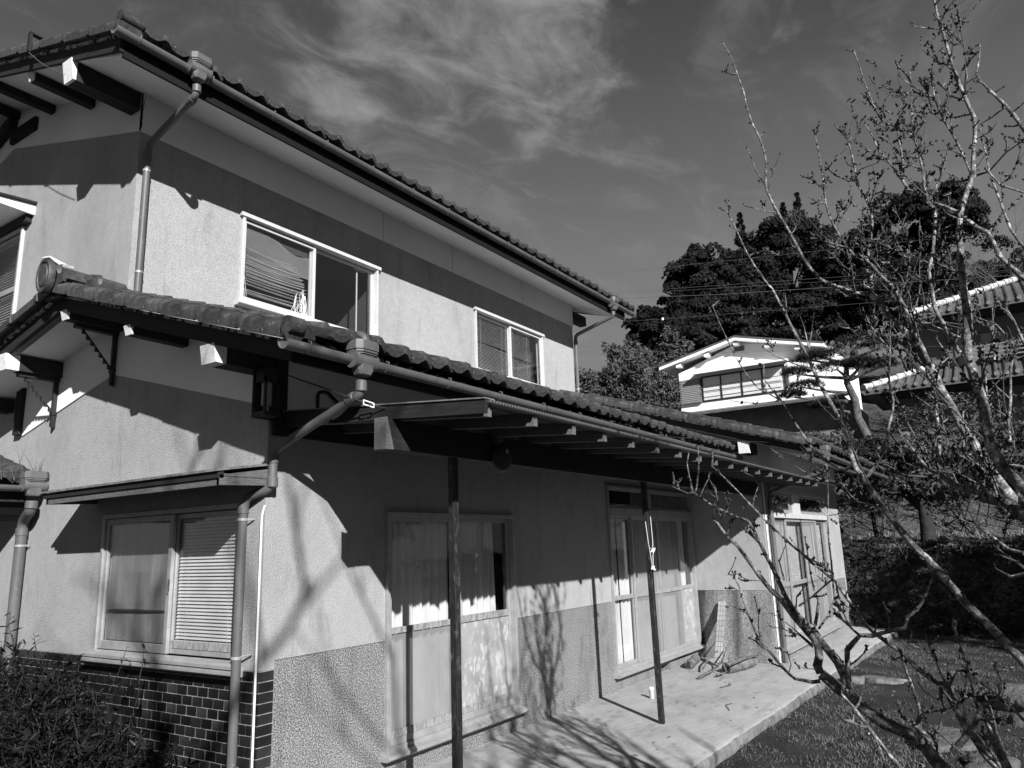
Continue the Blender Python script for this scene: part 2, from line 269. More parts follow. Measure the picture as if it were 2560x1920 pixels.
# ------------------------------------------------------------------ mesh helpers
BASE = {}
class MB:
    def __init__(s): s.v = []; s.f = []
    def add(s, vs, fs):
        o = len(s.v); s.v += [tuple(p) for p in vs]; s.f += [tuple(i + o for i in q) for q in fs]; return s
    def box(s, x0, x1, y0, y1, z0, z1):
        vs = [(x, y, z) for z in (z0, z1) for y in (y0, y1) for x in (x0, x1)]
        return s.add(vs, [(0, 2, 3, 1), (4, 5, 7, 6), (0, 1, 5, 4), (2, 6, 7, 3), (0, 4, 6, 2), (1, 3, 7, 5)])
    def mbox(s, m, u0, u1, o0, o1, z0, z1):
        vs = [m(u, o, z) for z in (z0, z1) for o in (o0, o1) for u in (u0, u1)]
        return s.add(vs, [(0, 2, 3, 1), (4, 5, 7, 6), (0, 1, 5, 4), (2, 6, 7, 3), (0, 4, 6, 2), (1, 3, 7, 5)])
    def hexa(s, p): return s.add(p, [(0, 2, 3, 1), (4, 5, 7, 6), (0, 1, 5, 4), (2, 6, 7, 3), (0, 4, 6, 2), (1, 3, 7, 5)])
    def prism(s, poly, f0, f1):            # poly of 2d points, f0/f1 map 2d -> 3d
        n = len(poly); vs = [f0(*p) for p in poly] + [f1(*p) for p in poly]
        return s.add(vs, [tuple(range(n)), tuple(range(2 * n - 1, n - 1, -1))] + [(i, (i + 1) % n, n + (i + 1) % n, n + i) for i in range(n)])
    def loft(s, rings, caps=True):
        n = len(rings[0]); o = len(s.v)
        for r in rings: s.v += [tuple(p) for p in r]
        for k in range(len(rings) - 1):
            a = o + k * n; b = a + n
            s.f += [(a + i, a + (i + 1) % n, b + (i + 1) % n, b + i) for i in range(n)]
        if caps:
            s.f.append(tuple(range(o + n - 1, o - 1, -1))); e = o + (len(rings) - 1) * n; s.f.append(tuple(range(e, e + n)))
        return s
    def tube(s, pts, rad, n=10, caps=True):
        pts = [Vector(p) for p in pts]
        if isinstance(rad, (int, float)): rad = [rad] * len(pts)
        rings = []; up = None
        for i, p in enumerate(pts):
            t = (pts[min(i + 1, len(pts) - 1)] - pts[max(i - 1, 0)])
            if t.length < 1e-9: t = Vector((0, 0, 1))
            t.normalize()
            if up is None:
                up = Vector((0, 0, 1)) if abs(t.z) < 0.9 else Vector((1, 0, 0))
            a = t.cross(up)
            if a.length < 1e-6: a = t.cross(Vector((0, 1, 0.3)))
            a.normalize(); b = t.cross(a).normalized(); up = -b if False else up - t * up.dot(t)
            if up.length < 1e-6: up = b
            rings.append([p + (a * cos(2 * pi * k / n) + b * sin(2 * pi * k / n)) * rad[i] for k in range(n)])
        return s.loft(rings, caps)
    def disc(s, c, axis, r, th, n=24, r2=None):
        c = Vector(c); axis = Vector(axis).normalized(); return s.tube([c - axis * th / 2, c + axis * th / 2], [r, r2 if r2 else r], n)
    def build(s, name, mat, parent=None, smooth=None, bevel=0, kind=None, label=None):
        base = Vector((0, 0, 0))
        if parent is not None: base = Vector(BASE[parent.name])
        me = bpy.data.meshes.new(name)
        me.from_pydata([(p[0] - base.x, p[1] - base.y, p[2] - base.z) for p in s.v], [], s.f)
        bm = bmesh.new(); bm.from_mesh(me); bmesh.ops.recalc_face_normals(bm, faces=bm.faces)
        bm.to_mesh(me); bm.free()
        me.materials.append(MATS[mat])
        if smooth is not None:
            me.polygons.foreach_set('use_smooth', [True] * len(me.polygons))
            me.set_sharp_from_angle(angle=radians(smooth))
        o = bpy.data.objects.new(name, me); COL.objects.link(o)
        if parent is not None: o.parent = parent
        BASE[o.name] = tuple(base)
        if bevel:
            b = o.modifiers.new('edge', 'BEVEL'); b.width = bevel; b.segments = 2; b.limit_method = 'ANGLE'
        if kind: o['kind'] = kind
        if label: o['label'] = label
        return o

def rawmesh(name, verts, faces, mat, parent=None, kind=None, smooth=False):
    base = np.array(BASE[parent.name] if parent is not None else (0, 0, 0), float)
    me = bpy.data.meshes.new(name); v = np.asarray(verts, np.float32) - base.astype(np.float32); f = np.asarray(faces, np.int32)
    me.vertices.add(len(v)); me.vertices.foreach_set('co', v.ravel())
    k = f.shape[1]; me.loops.add(f.size); me.loops.foreach_set('vertex_index', f.ravel())
    me.polygons.add(len(f)); me.polygons.foreach_set('loop_start', np.arange(0, f.size, k, dtype=np.int32))
    me.update(calc_edges=True); me.validate(); me.materials.append(MATS[mat])
    if smooth: me.polygons.foreach_set('use_smooth', [True] * len(me.polygons))
    o = bpy.data.objects.new(name, me); COL.objects.link(o)
    if parent is not None: o.parent = parent
    BASE[o.name] = tuple(base)
    if kind: o['kind'] = kind
    return o

def empty(name, loc, label, cat, group=None):
    o = bpy.data.objects.new(name, None); COL.objects.link(o); o.location = loc; o.empty_display_size = 0.2
    o['label'] = label; o['category'] = cat
    if group: o['group'] = group
    BASE[o.name] = tuple(loc); return o
def tag(o, label, cat, group=None):
    o['label'] = label; o['category'] = cat
    if group: o['group'] = group
    return o
def inst(name, mesh, parent, loc, rot=None, scale=None):
    b = Vector(BASE[parent.name]) if parent is not None else Vector((0, 0, 0))
    o = bpy.data.objects.new(name, mesh); COL.objects.link(o)
    if parent is not None: o.parent = parent
    o.location = Vector(loc) - b
    if rot is not None: o.rotation_euler = rot
    if scale is not None: o.scale = scale
    BASE[o.name] = tuple(b); return o
def mapA(y0): return lambda u, o, z: (u, y0 - o, z)      # a wall facing the garden (-y)
def mapB(x0): return lambda u, o, z: (x0 - o, u, z)      # a gable wall facing -x
def arc(p0, p1, p2, n=5):
    p0, p1, p2 = Vector(p0), Vector(p1), Vector(p2)
    return [(p0 * (1 - t) ** 2 + p1 * 2 * t * (1 - t) + p2 * t * t) for t in [i / n for i in range(n + 1)]]
def path(pts, r=0.06):
    pts = [Vector(p) for p in pts]; out = [pts[0]]
    for i in range(1, len(pts) - 1):
        a = (pts[i - 1] - pts[i]); b = (pts[i + 1] - pts[i]); k = min(r, a.length * 0.45, b.length * 0.45)
        out += arc(pts[i] + a.normalized() * k, pts[i], pts[i] + b.normalized() * k)
    return out + [pts[-1]]

# ------------------------------------------------------------------ terrain, lawn, slab
def sstep(a, b, x):
    t = min(1, max(0, (x - a) / (b - a))); return t * t * (3 - 2 * t)
def wob(x, y): return sin(x * 1.3 + y * 0.7) * 0.5 + sin(x * 0.45 - y * 1.1 + 1.3) * 0.5
def ground_z(x, y):
    k = sstep(3.0, 7.0, y) if x < 16 else 0
    bx = 13.3 + 0.12 * wob(0, y * 1.7)
    z = -0.2 + 1.58 * sstep(bx, bx + 1.5, x) * (1 - k)
    z += 3.4 * sstep(17.6, 23.5, x) * (1 - k * 0)
    z += 10 * sstep(34, 62, x) + 9 * sstep(62, 110, x)
    z += 0.03 * wob(x * 1.7, y * 1.9) * sstep(13, 15, x)
    return z
def build_ground():
    xs = list(np.arange(-60, -6, 6.0)) + list(np.arange(-6, 12, 0.75)) + list(np.arange(12, 26, 0.35)) + list(np.arange(26, 70, 2.5)) + list(np.arange(70, 321, 25.0))
    ys = list(np.arange(-200, -30, 20.0)) + list(np.arange(-30, -8, 2.0)) + list(np.arange(-8, 9, 0.5)) + list(np.arange(9, 40, 2.5)) + list(np.arange(40, 260, 20.0))
    v = [(x, y, ground_z(x, y)) for x in xs for y in ys]; ny = len(ys)
    f = [(i * ny + j, (i + 1) * ny + j, (i + 1) * ny + j + 1, i * ny + j + 1) for i in range(len(xs) - 1) for j in range(ny - 1)]
    # the lawn is its own sheet: leave the flat garden to soil underneath
    o = rawmesh('ground', v, f, 'hill_soil', smooth=True); o['kind'] = 'structure'
    lx = list(np.arange(-60, -7, 5.0)) + list(np.arange(-7, 13.31, 0.35)); ly = list(np.arange(-90, -9, 5.0)) + list(np.arange(-9, -1.2, 0.35)) + list(np.arange(-1.2, 30, 3.0)); n = len(ly)
    v = [(x, y, -0.192 + 0.012 * wob(x * 3, y * 3) + 0.01) for x in lx for y in ly]
    f = [(i * n + j, (i + 1) * n + j, (i + 1) * n + j + 1, i * n + j + 1) for i in range(len(lx) - 1) for j in range(n - 1)]
    o = rawmesh('lawn', v, f, 'lawn_soil', smooth=True); o['kind'] = 'structure'
    # blades
    n = 95000
    x = 1.5 + 11.8 * RNG.random(n) ** 1.25; y = -1.72 - 0.02 * x - 6.5 * RNG.random(n) ** 1.2
    h = 0.018 + 0.034 * RNG.random(n) ** 1.5; clump = np.sin(x * 9 + np.sin(y * 7) * 2) * np.sin(y * 11 + np.sin(x * 5)); h *= 0.75 + 0.5 * clump.clip(-0.6, 1); patch = np.sin(x * 1.9 + 1.3 * np.sin(y * 2.1)) * np.sin(y * 2.7 + x * 0.8) + 0.5 * np.sin(x * 5.1 - y * 3.7); h *= np.where(patch > 0.25, 1.35, np.where(patch < -0.45, 0.45, 1.0))
    a = RNG.random(n) * 2 * pi; w = 0.0035 + 0.004 * RNG.random(n); lean = 0.9 * h * RNG.normal(size=n); la = RNG.random(n) * 2 * pi
    z = np.full(n, -0.19)
    P0 = np.stack([x - np.cos(a) * w, y - np.sin(a) * w, z], 1); P1 = np.stack([x + np.cos(a) * w, y + np.sin(a) * w, z], 1)
    P2 = np.stack([x + np.cos(la) * lean, y + np.sin(la) * lean, z + h], 1)
    V = np.stack([P0, P1, P2], 1).reshape(-1, 3); F = np.arange(3 * n).reshape(-1, 3)
    rawmesh('grass', V, F, 'grass', kind='stuff')
    # dry grass on the lit upper terrace edge
    n = 22000
    x = 14.7 + 4.0 * RNG.random(n) ** 1.6; y = -9 + 10.5 * RNG.random(n); z = np.array([ground_z(a_, b_) for a_, b_ in zip(x, y)])
    h = 0.05 + 0.10 * RNG.random(n); a = RNG.random(n) * 2 * pi; w = 0.010 + 0.008 * RNG.random(n); la = RNG.random(n) * 2 * pi; lean = 0.5 * h
    P0 = np.stack([x - np.cos(a) * w, y - np.sin(a) * w, z - 0.01], 1); P1 = np.stack([x + np.cos(a) * w, y + np.sin(a) * w, z - 0.01], 1)
    P2 = np.stack([x + np.cos(la) * lean, y + np.sin(la) * lean, z + h], 1)
    rawmesh('terrace_grass', np.stack([P0, P1, P2], 1).reshape(-1, 3), np.arange(3 * n).reshape(-1, 3), 'dry_grass', kind='stuff')
build_ground()

def build_slab():
    # concrete apron before the house, falling gently outwards
    xs = np.arange(-0.3, 13.31, 0.15); rows = []
    for i, x in enumerate(xs):
        e = -1.745 - 0.021 * (x - 2) + 0.014 * wob(x * 4, 0) + 0.012 * wob(x * 11, 3); r = 0.02 + 0.012 * wob(x * 7, 9)
        rows.append([(x, 0.05, 0.002), (x, -0.6, -0.027), (x, -1.1, -0.05), (x, e + 0.05, -0.074), (x, e + 0.012, -0.083 - 0.4 * abs(r)), (x, e - 0.006, -0.115), (x, e - 0.004 + 0.02 * wob(x * 9, 5), -0.26)])
    v = [p for r in rows for p in r]; k = 7; f = []; 
    for i in range(len(rows) - 1):
        for j in range(k - 1): f.append((i * k + j, (i + 1) * k + j, (i + 1) * k + j + 1, i * k + j + 1))
    b = MB(); b.add(v, f); n0 = (len(rows) - 1) * k
    b.f.append(tuple(range(k))); b.f.append(tuple(range(n0 + k - 1, n0 - 1, -1)))
    o = b.build('pavement', 'concrete', None, 40); o['kind'] = 'structure'
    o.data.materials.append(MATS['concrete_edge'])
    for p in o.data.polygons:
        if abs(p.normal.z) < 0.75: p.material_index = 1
build_slab()

# ------------------------------------------------------------------ the house
HOUSE = empty('japanese_house', (0, 0, 0), 'two-storey stucco house with tiled roofs, gutters and a speckled plinth beside the lawn', 'house')
YU = 1.955; XR = 8.06
def wall_cells(b, m, u0, u1, z0, z1, holes, th=0.12):
    us = sorted({u0, u1} | {h[0] for h in holes} | {h[1] for h in holes}); zs = sorted({z0, z1} | {h[2] for h in holes} | {h[3] for h in holes})
    us = [u for u in us if u0 <= u <= u1]; zs = [z for z in zs if z0 <= z <= z1]
    for i in range(len(us) - 1):
        for j in range(len(zs) - 1):
            cu, cz = (us[i] + us[i + 1]) / 2, (zs[j] + zs[j + 1]) / 2
            if any(h[0] < cu < h[1] and h[2] < cz < h[3] for h in holes): continue
            b.mbox(m, us[i], us[i + 1], -th, 0, zs[j], zs[j + 1])
A0, AU, AW = mapA(0.0), mapA(YU), mapA(-1.10)
G0 = mapB(0.0); GW = mapB(7.97)
D1 = (1.17, 3.00, 0.20, 2.00); W2 = (5.10, 7.93, 0.19, 2.41); W3 = (8.40, 12.25, 0.10, 2.46)
U1 = (1.12, 3.09, 4.17, 5.11); U2 = (5.10, 6.98, 4.175, 5.105); GLW = (0.21, 1.99, 0.96, 2.05); GUW = (4.05, 5.9, 3.7, 5.15)
PL = 1.010                                                     # top of the speckled plinth
b = MB()                                                       # ground floor, garden side
wall_cells(b, A0, 0.1202, 7.97, PL, 3.10, [D1, W2]); b.build('stucco_wall', 'stucco', HOUSE)
b = MB(); wall_cells(b, A0, 0.1202, 7.97, -0.25, PL - 0.004, [D1, W2, (6.36, 6.76, -0.10, 0.09)], 0.118)
b.build('plinth', 'aggregate', HOUSE, label='speckled exposed-aggregate plinth')
b = MB(); b.mbox(A0, 6.36, 6.76, -0.3, -0.11, -0.12, 0.1); b.build('vent_recess', 'shutter_dark', HOUSE)
# gable wall, ground floor then upper floor (same plane)
b = MB(); wall_cells(b, G0, 0.0, 7.2, 0.955, 2.70, [GLW])
b.prism([(0, 2.70), (7.2, 2.70), (7.2, 3.5), (1.9, 3.6), (0, 3.03)], lambda u, z: G0(u, 0, z), lambda u, z: G0(u, -0.12, z))
b.build('gable_wall', 'stucco', HOUSE)
b = MB(); wall_cells(b, G0, YU, 7.2, 3.5, 5.45, [GUW])
b.prism([(YU, 5.45), (7.2, 5.45), (7.2, 5.7), (4.55, 6.5), (YU, 5.7)], lambda u, z: G0(u, 0, z), lambda u, z: G0(u, -0.12, z))
b.build('gable_wall', 'stucco', HOUSE)
b = MB(); wall_cells(b, AU, 0.1202, XR - 0.1202, 3.3, 5.62, [U1, U2]); b.build('stucco_wall', 'stucco', HOUSE)
b = MB(); b.box(XR - 0.12, XR, YU, 7.2, 3.0, 5.9); b.prism([(YU, 5.88), (7.2, 5.88), (4.55, 6.66)], lambda u, z: (XR - 0.12, u, z), lambda u, z: (XR, u, z)); b.box(-0.0, XR, 7.08, 7.2, -0.2, 5.9); b.build('back_wall', 'stucco', HOUSE)
# wing
b = MB(); wall_cells(b, AW, 8.0705, 13.379, 0.88, 3.1, [W3]); b.build('stucco_wall', 'stucco', HOUSE)
b = MB(); wall_cells(b, AW, 8.0705, 13.379, -0.25, 0.876, [W3], 0.118); b.build('plinth', 'aggregate', HOUSE)
b = MB(); b.prism([(-1.1, 0.965), (0.0, 0.965), (0, 3.45), (-1.1, 3.1)], lambda u, z: GW(u, 0, z), lambda u, z: GW(u, -0.1, z)); b.build('stucco_wall', 'stucco', HOUSE)
b = MB(); b.mbox(GW, -1.1, 0.0, -0.1, -0.004, -0.25, 0.96); b.build('plinth', 'mottled_aggregate', HOUSE, label='darkly mottled return of the plinth')
b = MB(); b.box(13.38, 13.5, -1.1, 6, -0.25, 3.1); b.box(8, 13.5, 5.9, 6, -0.2, 3.2); b.build('back_wall', 'stucco', HOUSE)
# white eaves boards
b = MB(); b.mbox(AU, -0.012, XR + 0.012, 0, 0.012, 5.51, 5.92); b.build('eaves_board', 'white_board', HOUSE)
b = MB(); b.prism([(YU - 0.012, 5.51), (4.52, 6.21), (7.2, 5.51), (7.2, 5.95), (4.55, 6.72), (YU - 0.012, 5.93)], lambda u, z: G0(u, 0, z), lambda u, z: G0(u, 0.012, z)); b.build('eaves_board', 'white_board', HOUSE)
b = MB(); b.prism([(0.0, 2.700), (2.06, 3.244), (3.6, 2.875), (3.6, 3.40), (2.05, 3.74), (0.0, 3.09)], lambda u, z: G0(u, 0, z), lambda u, z: G0(u, 0.012, z)); b.build('eaves_board', 'white_board', HOUSE)
b = MB(); b.mbox(A0, 0.0, 7.97, 0, 0.012, 2.66, 3.09); b.build('eaves_board', 'white_board', HOUSE)
b = MB(); b.prism([(-1.1, 2.72), (-0.0, 2.90), (0.0, 3.45), (1.95, 4.05), (1.95, 4.1), (-1.1, 3.12)], lambda u, z: GW(u, 0, z), lambda u, z: GW(u, 0.012, z)); b.build('eaves_board', 'white_board', HOUSE)
b = MB(); b.mbox(AW, 8.0, 13.5, 0, 0.012, 2.70, 3.12); b.build('eaves_board', 'white_board', HOUSE)
b = MB(); b.mbox(A0, 0.015, 0.13, 0.013, 0.033, 2.5, 3.05); b.build('corner_board_and_shade', 'dark_wood', HOUSE)  # dark strip standing in for the shade at the eaves corner
b = MB(); b.mbox(G0, 3.60, 3.72, 0.0, 0.05, 2.89, 3.48); b.build('corner_board_and_shade', 'dark_wood', HOUSE)
b = MB()
for x in (3.18, 4.59, 6.4): b.mbox(AU, x, x + 0.005, 0.0121, 0.0128, 5.515, 5.89)
b.build('board_seam', 'dark_wood', HOUSE)
# rooms behind the windows
def room(m, w, depth=1.6):
    b = MB(); u0, u1, z0, z1 = w; e = 0.06; b.mbox(m, u0 - e, u1 + e, -depth, -0.121, z0 - e, z1 + e); o = b.build('room', 'room_dark', HOUSE)
    me = o.data; bm = bmesh.new(); bm.from_mesh(me)
    front = max(bm.faces, key=lambda f: -f.calc_center_median().y if m is not G0 else -f.calc_center_median().x)
    bmesh.ops.delete(bm, geom=[front], context='FACES_ONLY'); bm.to_mesh(me); bm.free()
for m, w in ((A0, D1), (A0, W2), (AW, W3), (AU, U1), (AU, U2), (G0, GLW), (G0, GUW)): room(m, w)

# ---- roofs
def zb_low(y): return 3.063 + 0.3175 * y if y < 2.05 else 3.714 - 0.24 * (y - 2.05)
def zb_up(y): return 5.90 + 0.305 * (y - YU) if y < 4.55 else 6.69 - 0.305 * (y - 4.55)
def zb_wing(y): return 3.43 + 0.317 * y
def slab(poly, x0, x1):
    b = MB(); b.prism(poly, lambda u, z: (x0, u, z), lambda u, z: (x1, u, z)); return b.build('roof_deck', 'white_board', HOUSE)
slab([(1.216, 5.632), (YU, 5.90), (4.55, 6.69), (7.9, 5.67), (7.9, 5.79), (4.55, 6.81), (1.216, 5.755)], -0.601, 8.62)
slab([(-0.775, 2.823), (2.05, 3.714), (4.9, 3.03), (4.9, 3.13), (2.05, 3.82), (-0.775, 2.93)], -0.455, -0.0005)
slab([(-0.775, 2.823), (1.94, 3.679), (1.94, 3.785), (-0.775, 2.93)], 0.0005, 7.94)
slab([(-1.885, 2.838), (1.94, 4.045), (1.94, 4.15), (-1.885, 2.945)], 7.531, 14.1)
def verge_board(xo, y0, y1, zf, h0, h1, mat='dark_wood', th=0.03, name='verge_board'):
    b = MB(); b.prism([(y0, zf(y0) + h0), (y1, zf(y1) + h0), (y1, zf(y1) + h1), (y0, zf(y0) + h1)], lambda u, z: (xo, u, z), lambda u, z: (xo + th, u, z)); return b.build(name, mat, HOUSE)
verge_board(-0.63, 1.19, 4.55, zb_up, -0.015, 0.10); verge_board(-0.63, 4.551, 7.9, zb_up, -0.015, 0.10)
verge_board(-0.645, 1.19, 4.55, zb_up, 0.1, 0.128, 'mortar_white', 0.05, 'mortar_strip'); verge_board(-0.645, 4.551, 7.9, zb_up, 0.1, 0.128, 'mortar_white', 0.05, 'mortar_strip')
verge_board(8.622, 1.19, 4.55, zb_up, -0.015, 0.12)
verge_board(-0.485, -0.795, 2.05, zb_low, -0.012, 0.095); verge_board(-0.485, 2.051, 4.9, zb_low, -0.012, 0.095)
verge_board(-0.507, -0.80, 2.05, zb_low, 0.096, 0.118, 'mortar_white', 0.06, 'mortar_strip'); verge_board(-0.507, 2.051, 4.9, zb_low, 0.096, 0.118, 'mortar_white', 0.06, 'mortar_strip')
verge_board(7.50, -1.90, 1.95, zb_wing, -0.012, 0.095); verge_board(7.475, -1.9, 1.95, zb_wing, 0.096, 0.118, 'mortar_white', 0.06, 'mortar_strip')
verge_board(14.1, -1.90, 1.95, zb_wing, -0.012, 0.095)
def fascia(y, z0, z1, x0, x1):
    b = MB(); b.box(x0, x1, y, y + 0.025, z0, z1); return b.build('fascia', 'fascia_black', HOUSE)
fascia(1.19, 5.612, 5.765, -0.60, 8.622); fascia(-0.80, 2.800, 2.945, -0.455, 7.94); fascia(-1.912, 2.815, 2.96, 7.53, 14.1)
# inner rafter lath seen below the left verge
b = MB(); b.prism([(2.12, 3.675), (4.9, 3.005), (4.9, 3.035), (2.12, 3.705)], lambda u, z: (-0.455, u, z), lambda u, z: (-0.40, u, z)); b.build('verge_lath', 'weathered_wood', HOUSE)
# purlins: dark timbers with painted ends
def purlin(x0, x1, y, z, w, h, endmat='end_paint', cut=0.02, mat='purlin_wood', painted=0.03):
    p = MB(); xa = x0 + painted
    p.hexa([(xa, y - w / 2, z - h), (x1, y - w / 2, z - h), (xa, y + w / 2, z - h), (x1, y + w / 2, z - h), (xa, y - w / 2, z), (x1, y - w / 2, z), (xa, y + w / 2, z), (x1, y + w / 2, z)])
    o = p.build('purlin', mat, HOUSE)
    e = MB(); k = cut
    e.hexa([(x0 + k, y - w / 2, z - h), (xa, y - w / 2, z - h), (x0 + k, y + w / 2, z - h), (xa, y + w / 2, z - h), (x0, y - w / 2, z), (xa, y - w / 2, z), (x0, y + w / 2, z), (xa, y + w / 2, z)])
    eo = e.build('painted_end', endmat, HOUSE); eo.parent = o
    return o
for y in (2.84, 3.67, 4.50, 5.35): purlin(-0.60, -0.013, y, zb_up(y) - 0.012 if y < 4.5 else zb_up(y) - 0.03, 0.085, 0.085)
purlin(-0.64, -0.013, 2.04, 5.915, 0.15, 0.19, painted=0.055, cut=0.03); purlin(8.075, 8.57, 2.0, 5.80, 0.13, 0.17, 'purlin_wood')
purlin(-0.49, -0.013, 0.03, 3.05, 0.15, 0.125, painted=0.10); purlin(-0.49, -0.013, 1.02, 3.372, 0.085, 0.07); purlin(-0.49, -0.013, 1.99, 3.685, 0.10, 0.075)
purlin(-0.50, -0.013, 2.99, 3.487, 0.13, 0.14, painted=0.12); purlin(-0.50, -0.013, 3.9, 3.25, 0.13, 0.12)
purlin(7.52, 7.955, -1.04, 3.085, 0.15, 0.175, painted=0.09)
# vent block high in the gable
b = MB(); b.mbox(G0, 4.0, 4.56, 0.012, 0.05, 6.26, 6.41); 
for k in range(4): b.mbox(G0, 4.03, 4.53, 0.05, 0.065, 6.275 + k * 0.033, 6.292 + k * 0.033)
b.build('gable_vent', 'dark_wood', HOUSE)
b = MB(); b.prism([(4.50, 6.45), (5.2, 6.23), (5.2, 6.36), (4.50, 6.58)], lambda u, z: G0(u, 0.013, z), lambda u, z: G0(u, 0.10, z)); b.build('gable_strut', 'dark_wood', HOUSE)

# ---- tiles
TP = 0.24
def tile_z(t):                                   # section of a pan tile across its width
    return 0.052 * math.exp(-((t - 0.70) / 0.19) ** 2) + 0.016 * math.exp(-((t - 0.02) / 0.10) ** 2)
def eave_tile_mesh():
    n = 12; b = MB(); rows = [[], [], [], [], []]
    for i in range(n + 1):
        t = i / n; x = t * (TP + 0.018); z = tile_z(t)
        rows[0].append((x, 0.012, z - 0.062 + 0.02 * (1 - t))); rows[1].append((x, -0.012, z - 0.058 + 0.015 * (1 - t))); rows[2].append((x, -0.012, z - 0.006)); rows[3].append((x, 0.006, z)); rows[4].append((x, 0.29, z))
    v = [p for r in rows for p in r]; k = n + 1
    f = [(r * k + i, r * k + i + 1, (r + 1) * k + i + 1, (r + 1) * k + i) for r in range(4) for i in range(n)]
    back = [(i * TP / n, 0.29, -0.03) for i in range(k)]
    b.add(v, f); o = len(b.v); b.v += back
    f2 = [(4 * k + i, 4 * k + i + 1, o + i + 1, o + i) for i in range(n)] + [(o + i, o + i + 1, i + 1, i) for i in range(n)]
    b.f += f2; b.f += [(0, k, 2 * k, 3 * k, 4 * k, o), (n, k + n, 2 * k + n, 3 * k + n, 4 * k + n, o + n)]
    ob = b.build('roof_tile', 'roof_tile', None, 50); me = ob.data; bpy.data.objects.remove(ob); me.name = 'roof_tile'; return me
ETM = eave_tile_mesh()
def tile_field(x0, nt, y0, z0, slope, rows):     # all the courses above the eaves: joined
    n = 8; V = []; F = []; sl = math.atan(slope); ex = 0.235
    for r in range(1, rows):
        yb = y0 + r * ex * cos(sl); zb = z0 + r * ex * sin(sl) + 0.004
        o = len(V); xs = [(i // n, (i % n) / n) for i in range(nt * n + 1)]; k = len(xs)
        jit = [random.uniform(-0.004, 0.004) for _ in range(nt + 1)]
        for (a, t) in xs: V.append((x0 + (a + t) * TP, yb + 0.0, zb + tile_z(t) + jit[a] - 0.02))
        for (a, t) in xs: V.append((x0 + (a + t) * TP, yb, zb + tile_z(t) + jit[a] + 0.014))
        for (a, t) in xs: V.append((x0 + (a + t) * TP, yb + (ex + 0.03) * cos(sl), zb + tile_z(t) + (ex + 0.03) * sin(sl) - 0.002))
        for rr in range(2): F += [(o + rr * k + i, o + rr * k + i + 1, o + (rr + 1) * k + i + 1, o + (rr + 1) * k + i) for i in range(k - 1)]
    return rawmesh('tile_courses', V, F, 'roof_tile', HOUSE, 'stuff', True)
def eaves(x0, nt, y0, z0, slope, rows):
    sl = math.atan(slope)
    for i in range(nt):
        o = inst('roof_tile', ETM, HOUSE, (x0 + i * TP + random.uniform(-.004, .004), y0 + random.uniform(-.013, .013), z0 + random.uniform(-.007, .007)), (sl + random.uniform(-.035, .035), random.uniform(-.035, .035), random.uniform(-.03, .03)))
    tile_field(x0, nt, y0, z0, slope, rows)
eaves(-0.50, 39, 1.085, 5.872, 0.315, 14)
eaves(-0.27, 34, -0.890, 3.018, 0.3175, 12)
eaves(7.72, 27, -1.985, 3.025, 0.317, 16)
def verge_tile_mesh(L):
    pr = [(0.0, -0.005), (0.0, 0.058), (0.018, 0.083), (0.05, 0.099), (0.09, 0.103), (0.13, 0.096), (0.17, 0.076), (0.19, 0.045), (0.19, 0.03), (0.03, 0.03), (0.025, -0.005)]
    b = MB(); b.loft([[(x, -0.02, z - 0.008) for x, z in pr], [(x - 0.006, 0.0, z + 0.006) for x, z in pr], [(x - 0.006, 0.05, z + 0.006) for x, z in pr], [(x, 0.055, z) for x, z in pr], [(x, L, z - 0.004) for x, z in pr]])
    ob = b.build('verge_tile', 'roof_tile', None, 45); me = ob.data; bpy.data.objects.remove(ob); return me
VTM = verge_tile_mesh(0.455)
def verge_tiles(xo, y0, y1, zf, h):
    y = y0; s = 1 if y1 > y0 else -1
    while (y1 - y) * s > 0.12:
        sl = math.atan2(zf(y + 0.1 * s) - zf(y), 0.1)
        inst('verge_tile', VTM, HOUSE, (xo + random.uniform(-.004, .004), y, zf(y) + h), (sl, 0, 0) if s > 0 else (-sl, 0, 0), (1, s, 1))
        y += 0.435 * s
verge_tiles(-0.70, 1.12, 4.5, zb_up, 0.135); verge_tiles(-0.70, 7.85, 4.55, zb_up, 0.135)
verge_tiles(-0.585, -0.87, 1.9, zb_low, 0.125); verge_tiles(-0.585, 4.9, 2.15, zb_low, 0.125); verge_tiles(7.42, -1.97, 1.9, zb_wing, 0.125)
# corner disc tile that closes the lower eaves at the verge
b = MB(); b.tube([(-0.55, -0.90, 3.00 - 0.115 + 0.06), (-0.55, -0.87, 2.955 + 0.0)], 0.07, 14); b.build('corner_tile', 'roof_tile', HOUSE, 40)
b = MB(); b.tube([(-0.60, -0.885, 2.985), (-0.50, -0.885, 2.985)], 0.055, 12); b.build('corner_tile', 'roof_tile', HOUSE, 40)
# ridge of the lower roof with its end plate
b = MB()
for k in range(2): b.tube([(-0.58 + k * 0.33, 2.05, 3.965), (-0.565 + k * 0.33, 2.05, 3.97), (-0.54 + k * 0.33, 2.05, 3.955), (-0.23 + k * 0.30, 2.05, 3.955)], [0.105, 0.118, 0.108, 0.104], 18)
b.build('ridge_tile', 'roof_tile', HOUSE, 40)
b = MB(); b.box(-0.56, 0.0, 1.93, 2.17, 3.78, 3.92); b.build('ridge_bed', 'roof_tile', HOUSE)
b = MB(); ring = lambda x, k, zc=3.955: [(x, 2.05 + cos(a) * 0.115 * k, zc + sin(a) * 0.15 * k * (1.0 if sin(a) > 0 else 1.05)) for a in [2 * pi * i / 28 for i in range(28)]]
b.loft([ring(-0.60, 1.0), ring(-0.635, 1.0), ring(-0.65, 0.93), ring(-0.65, 0.78), ring(-0.64, 0.74), ring(-0.64, 0.62), ring(-0.65, 0.56)]); b.build('ridge_end_tile', 'roof_tile', HOUSE, 35)
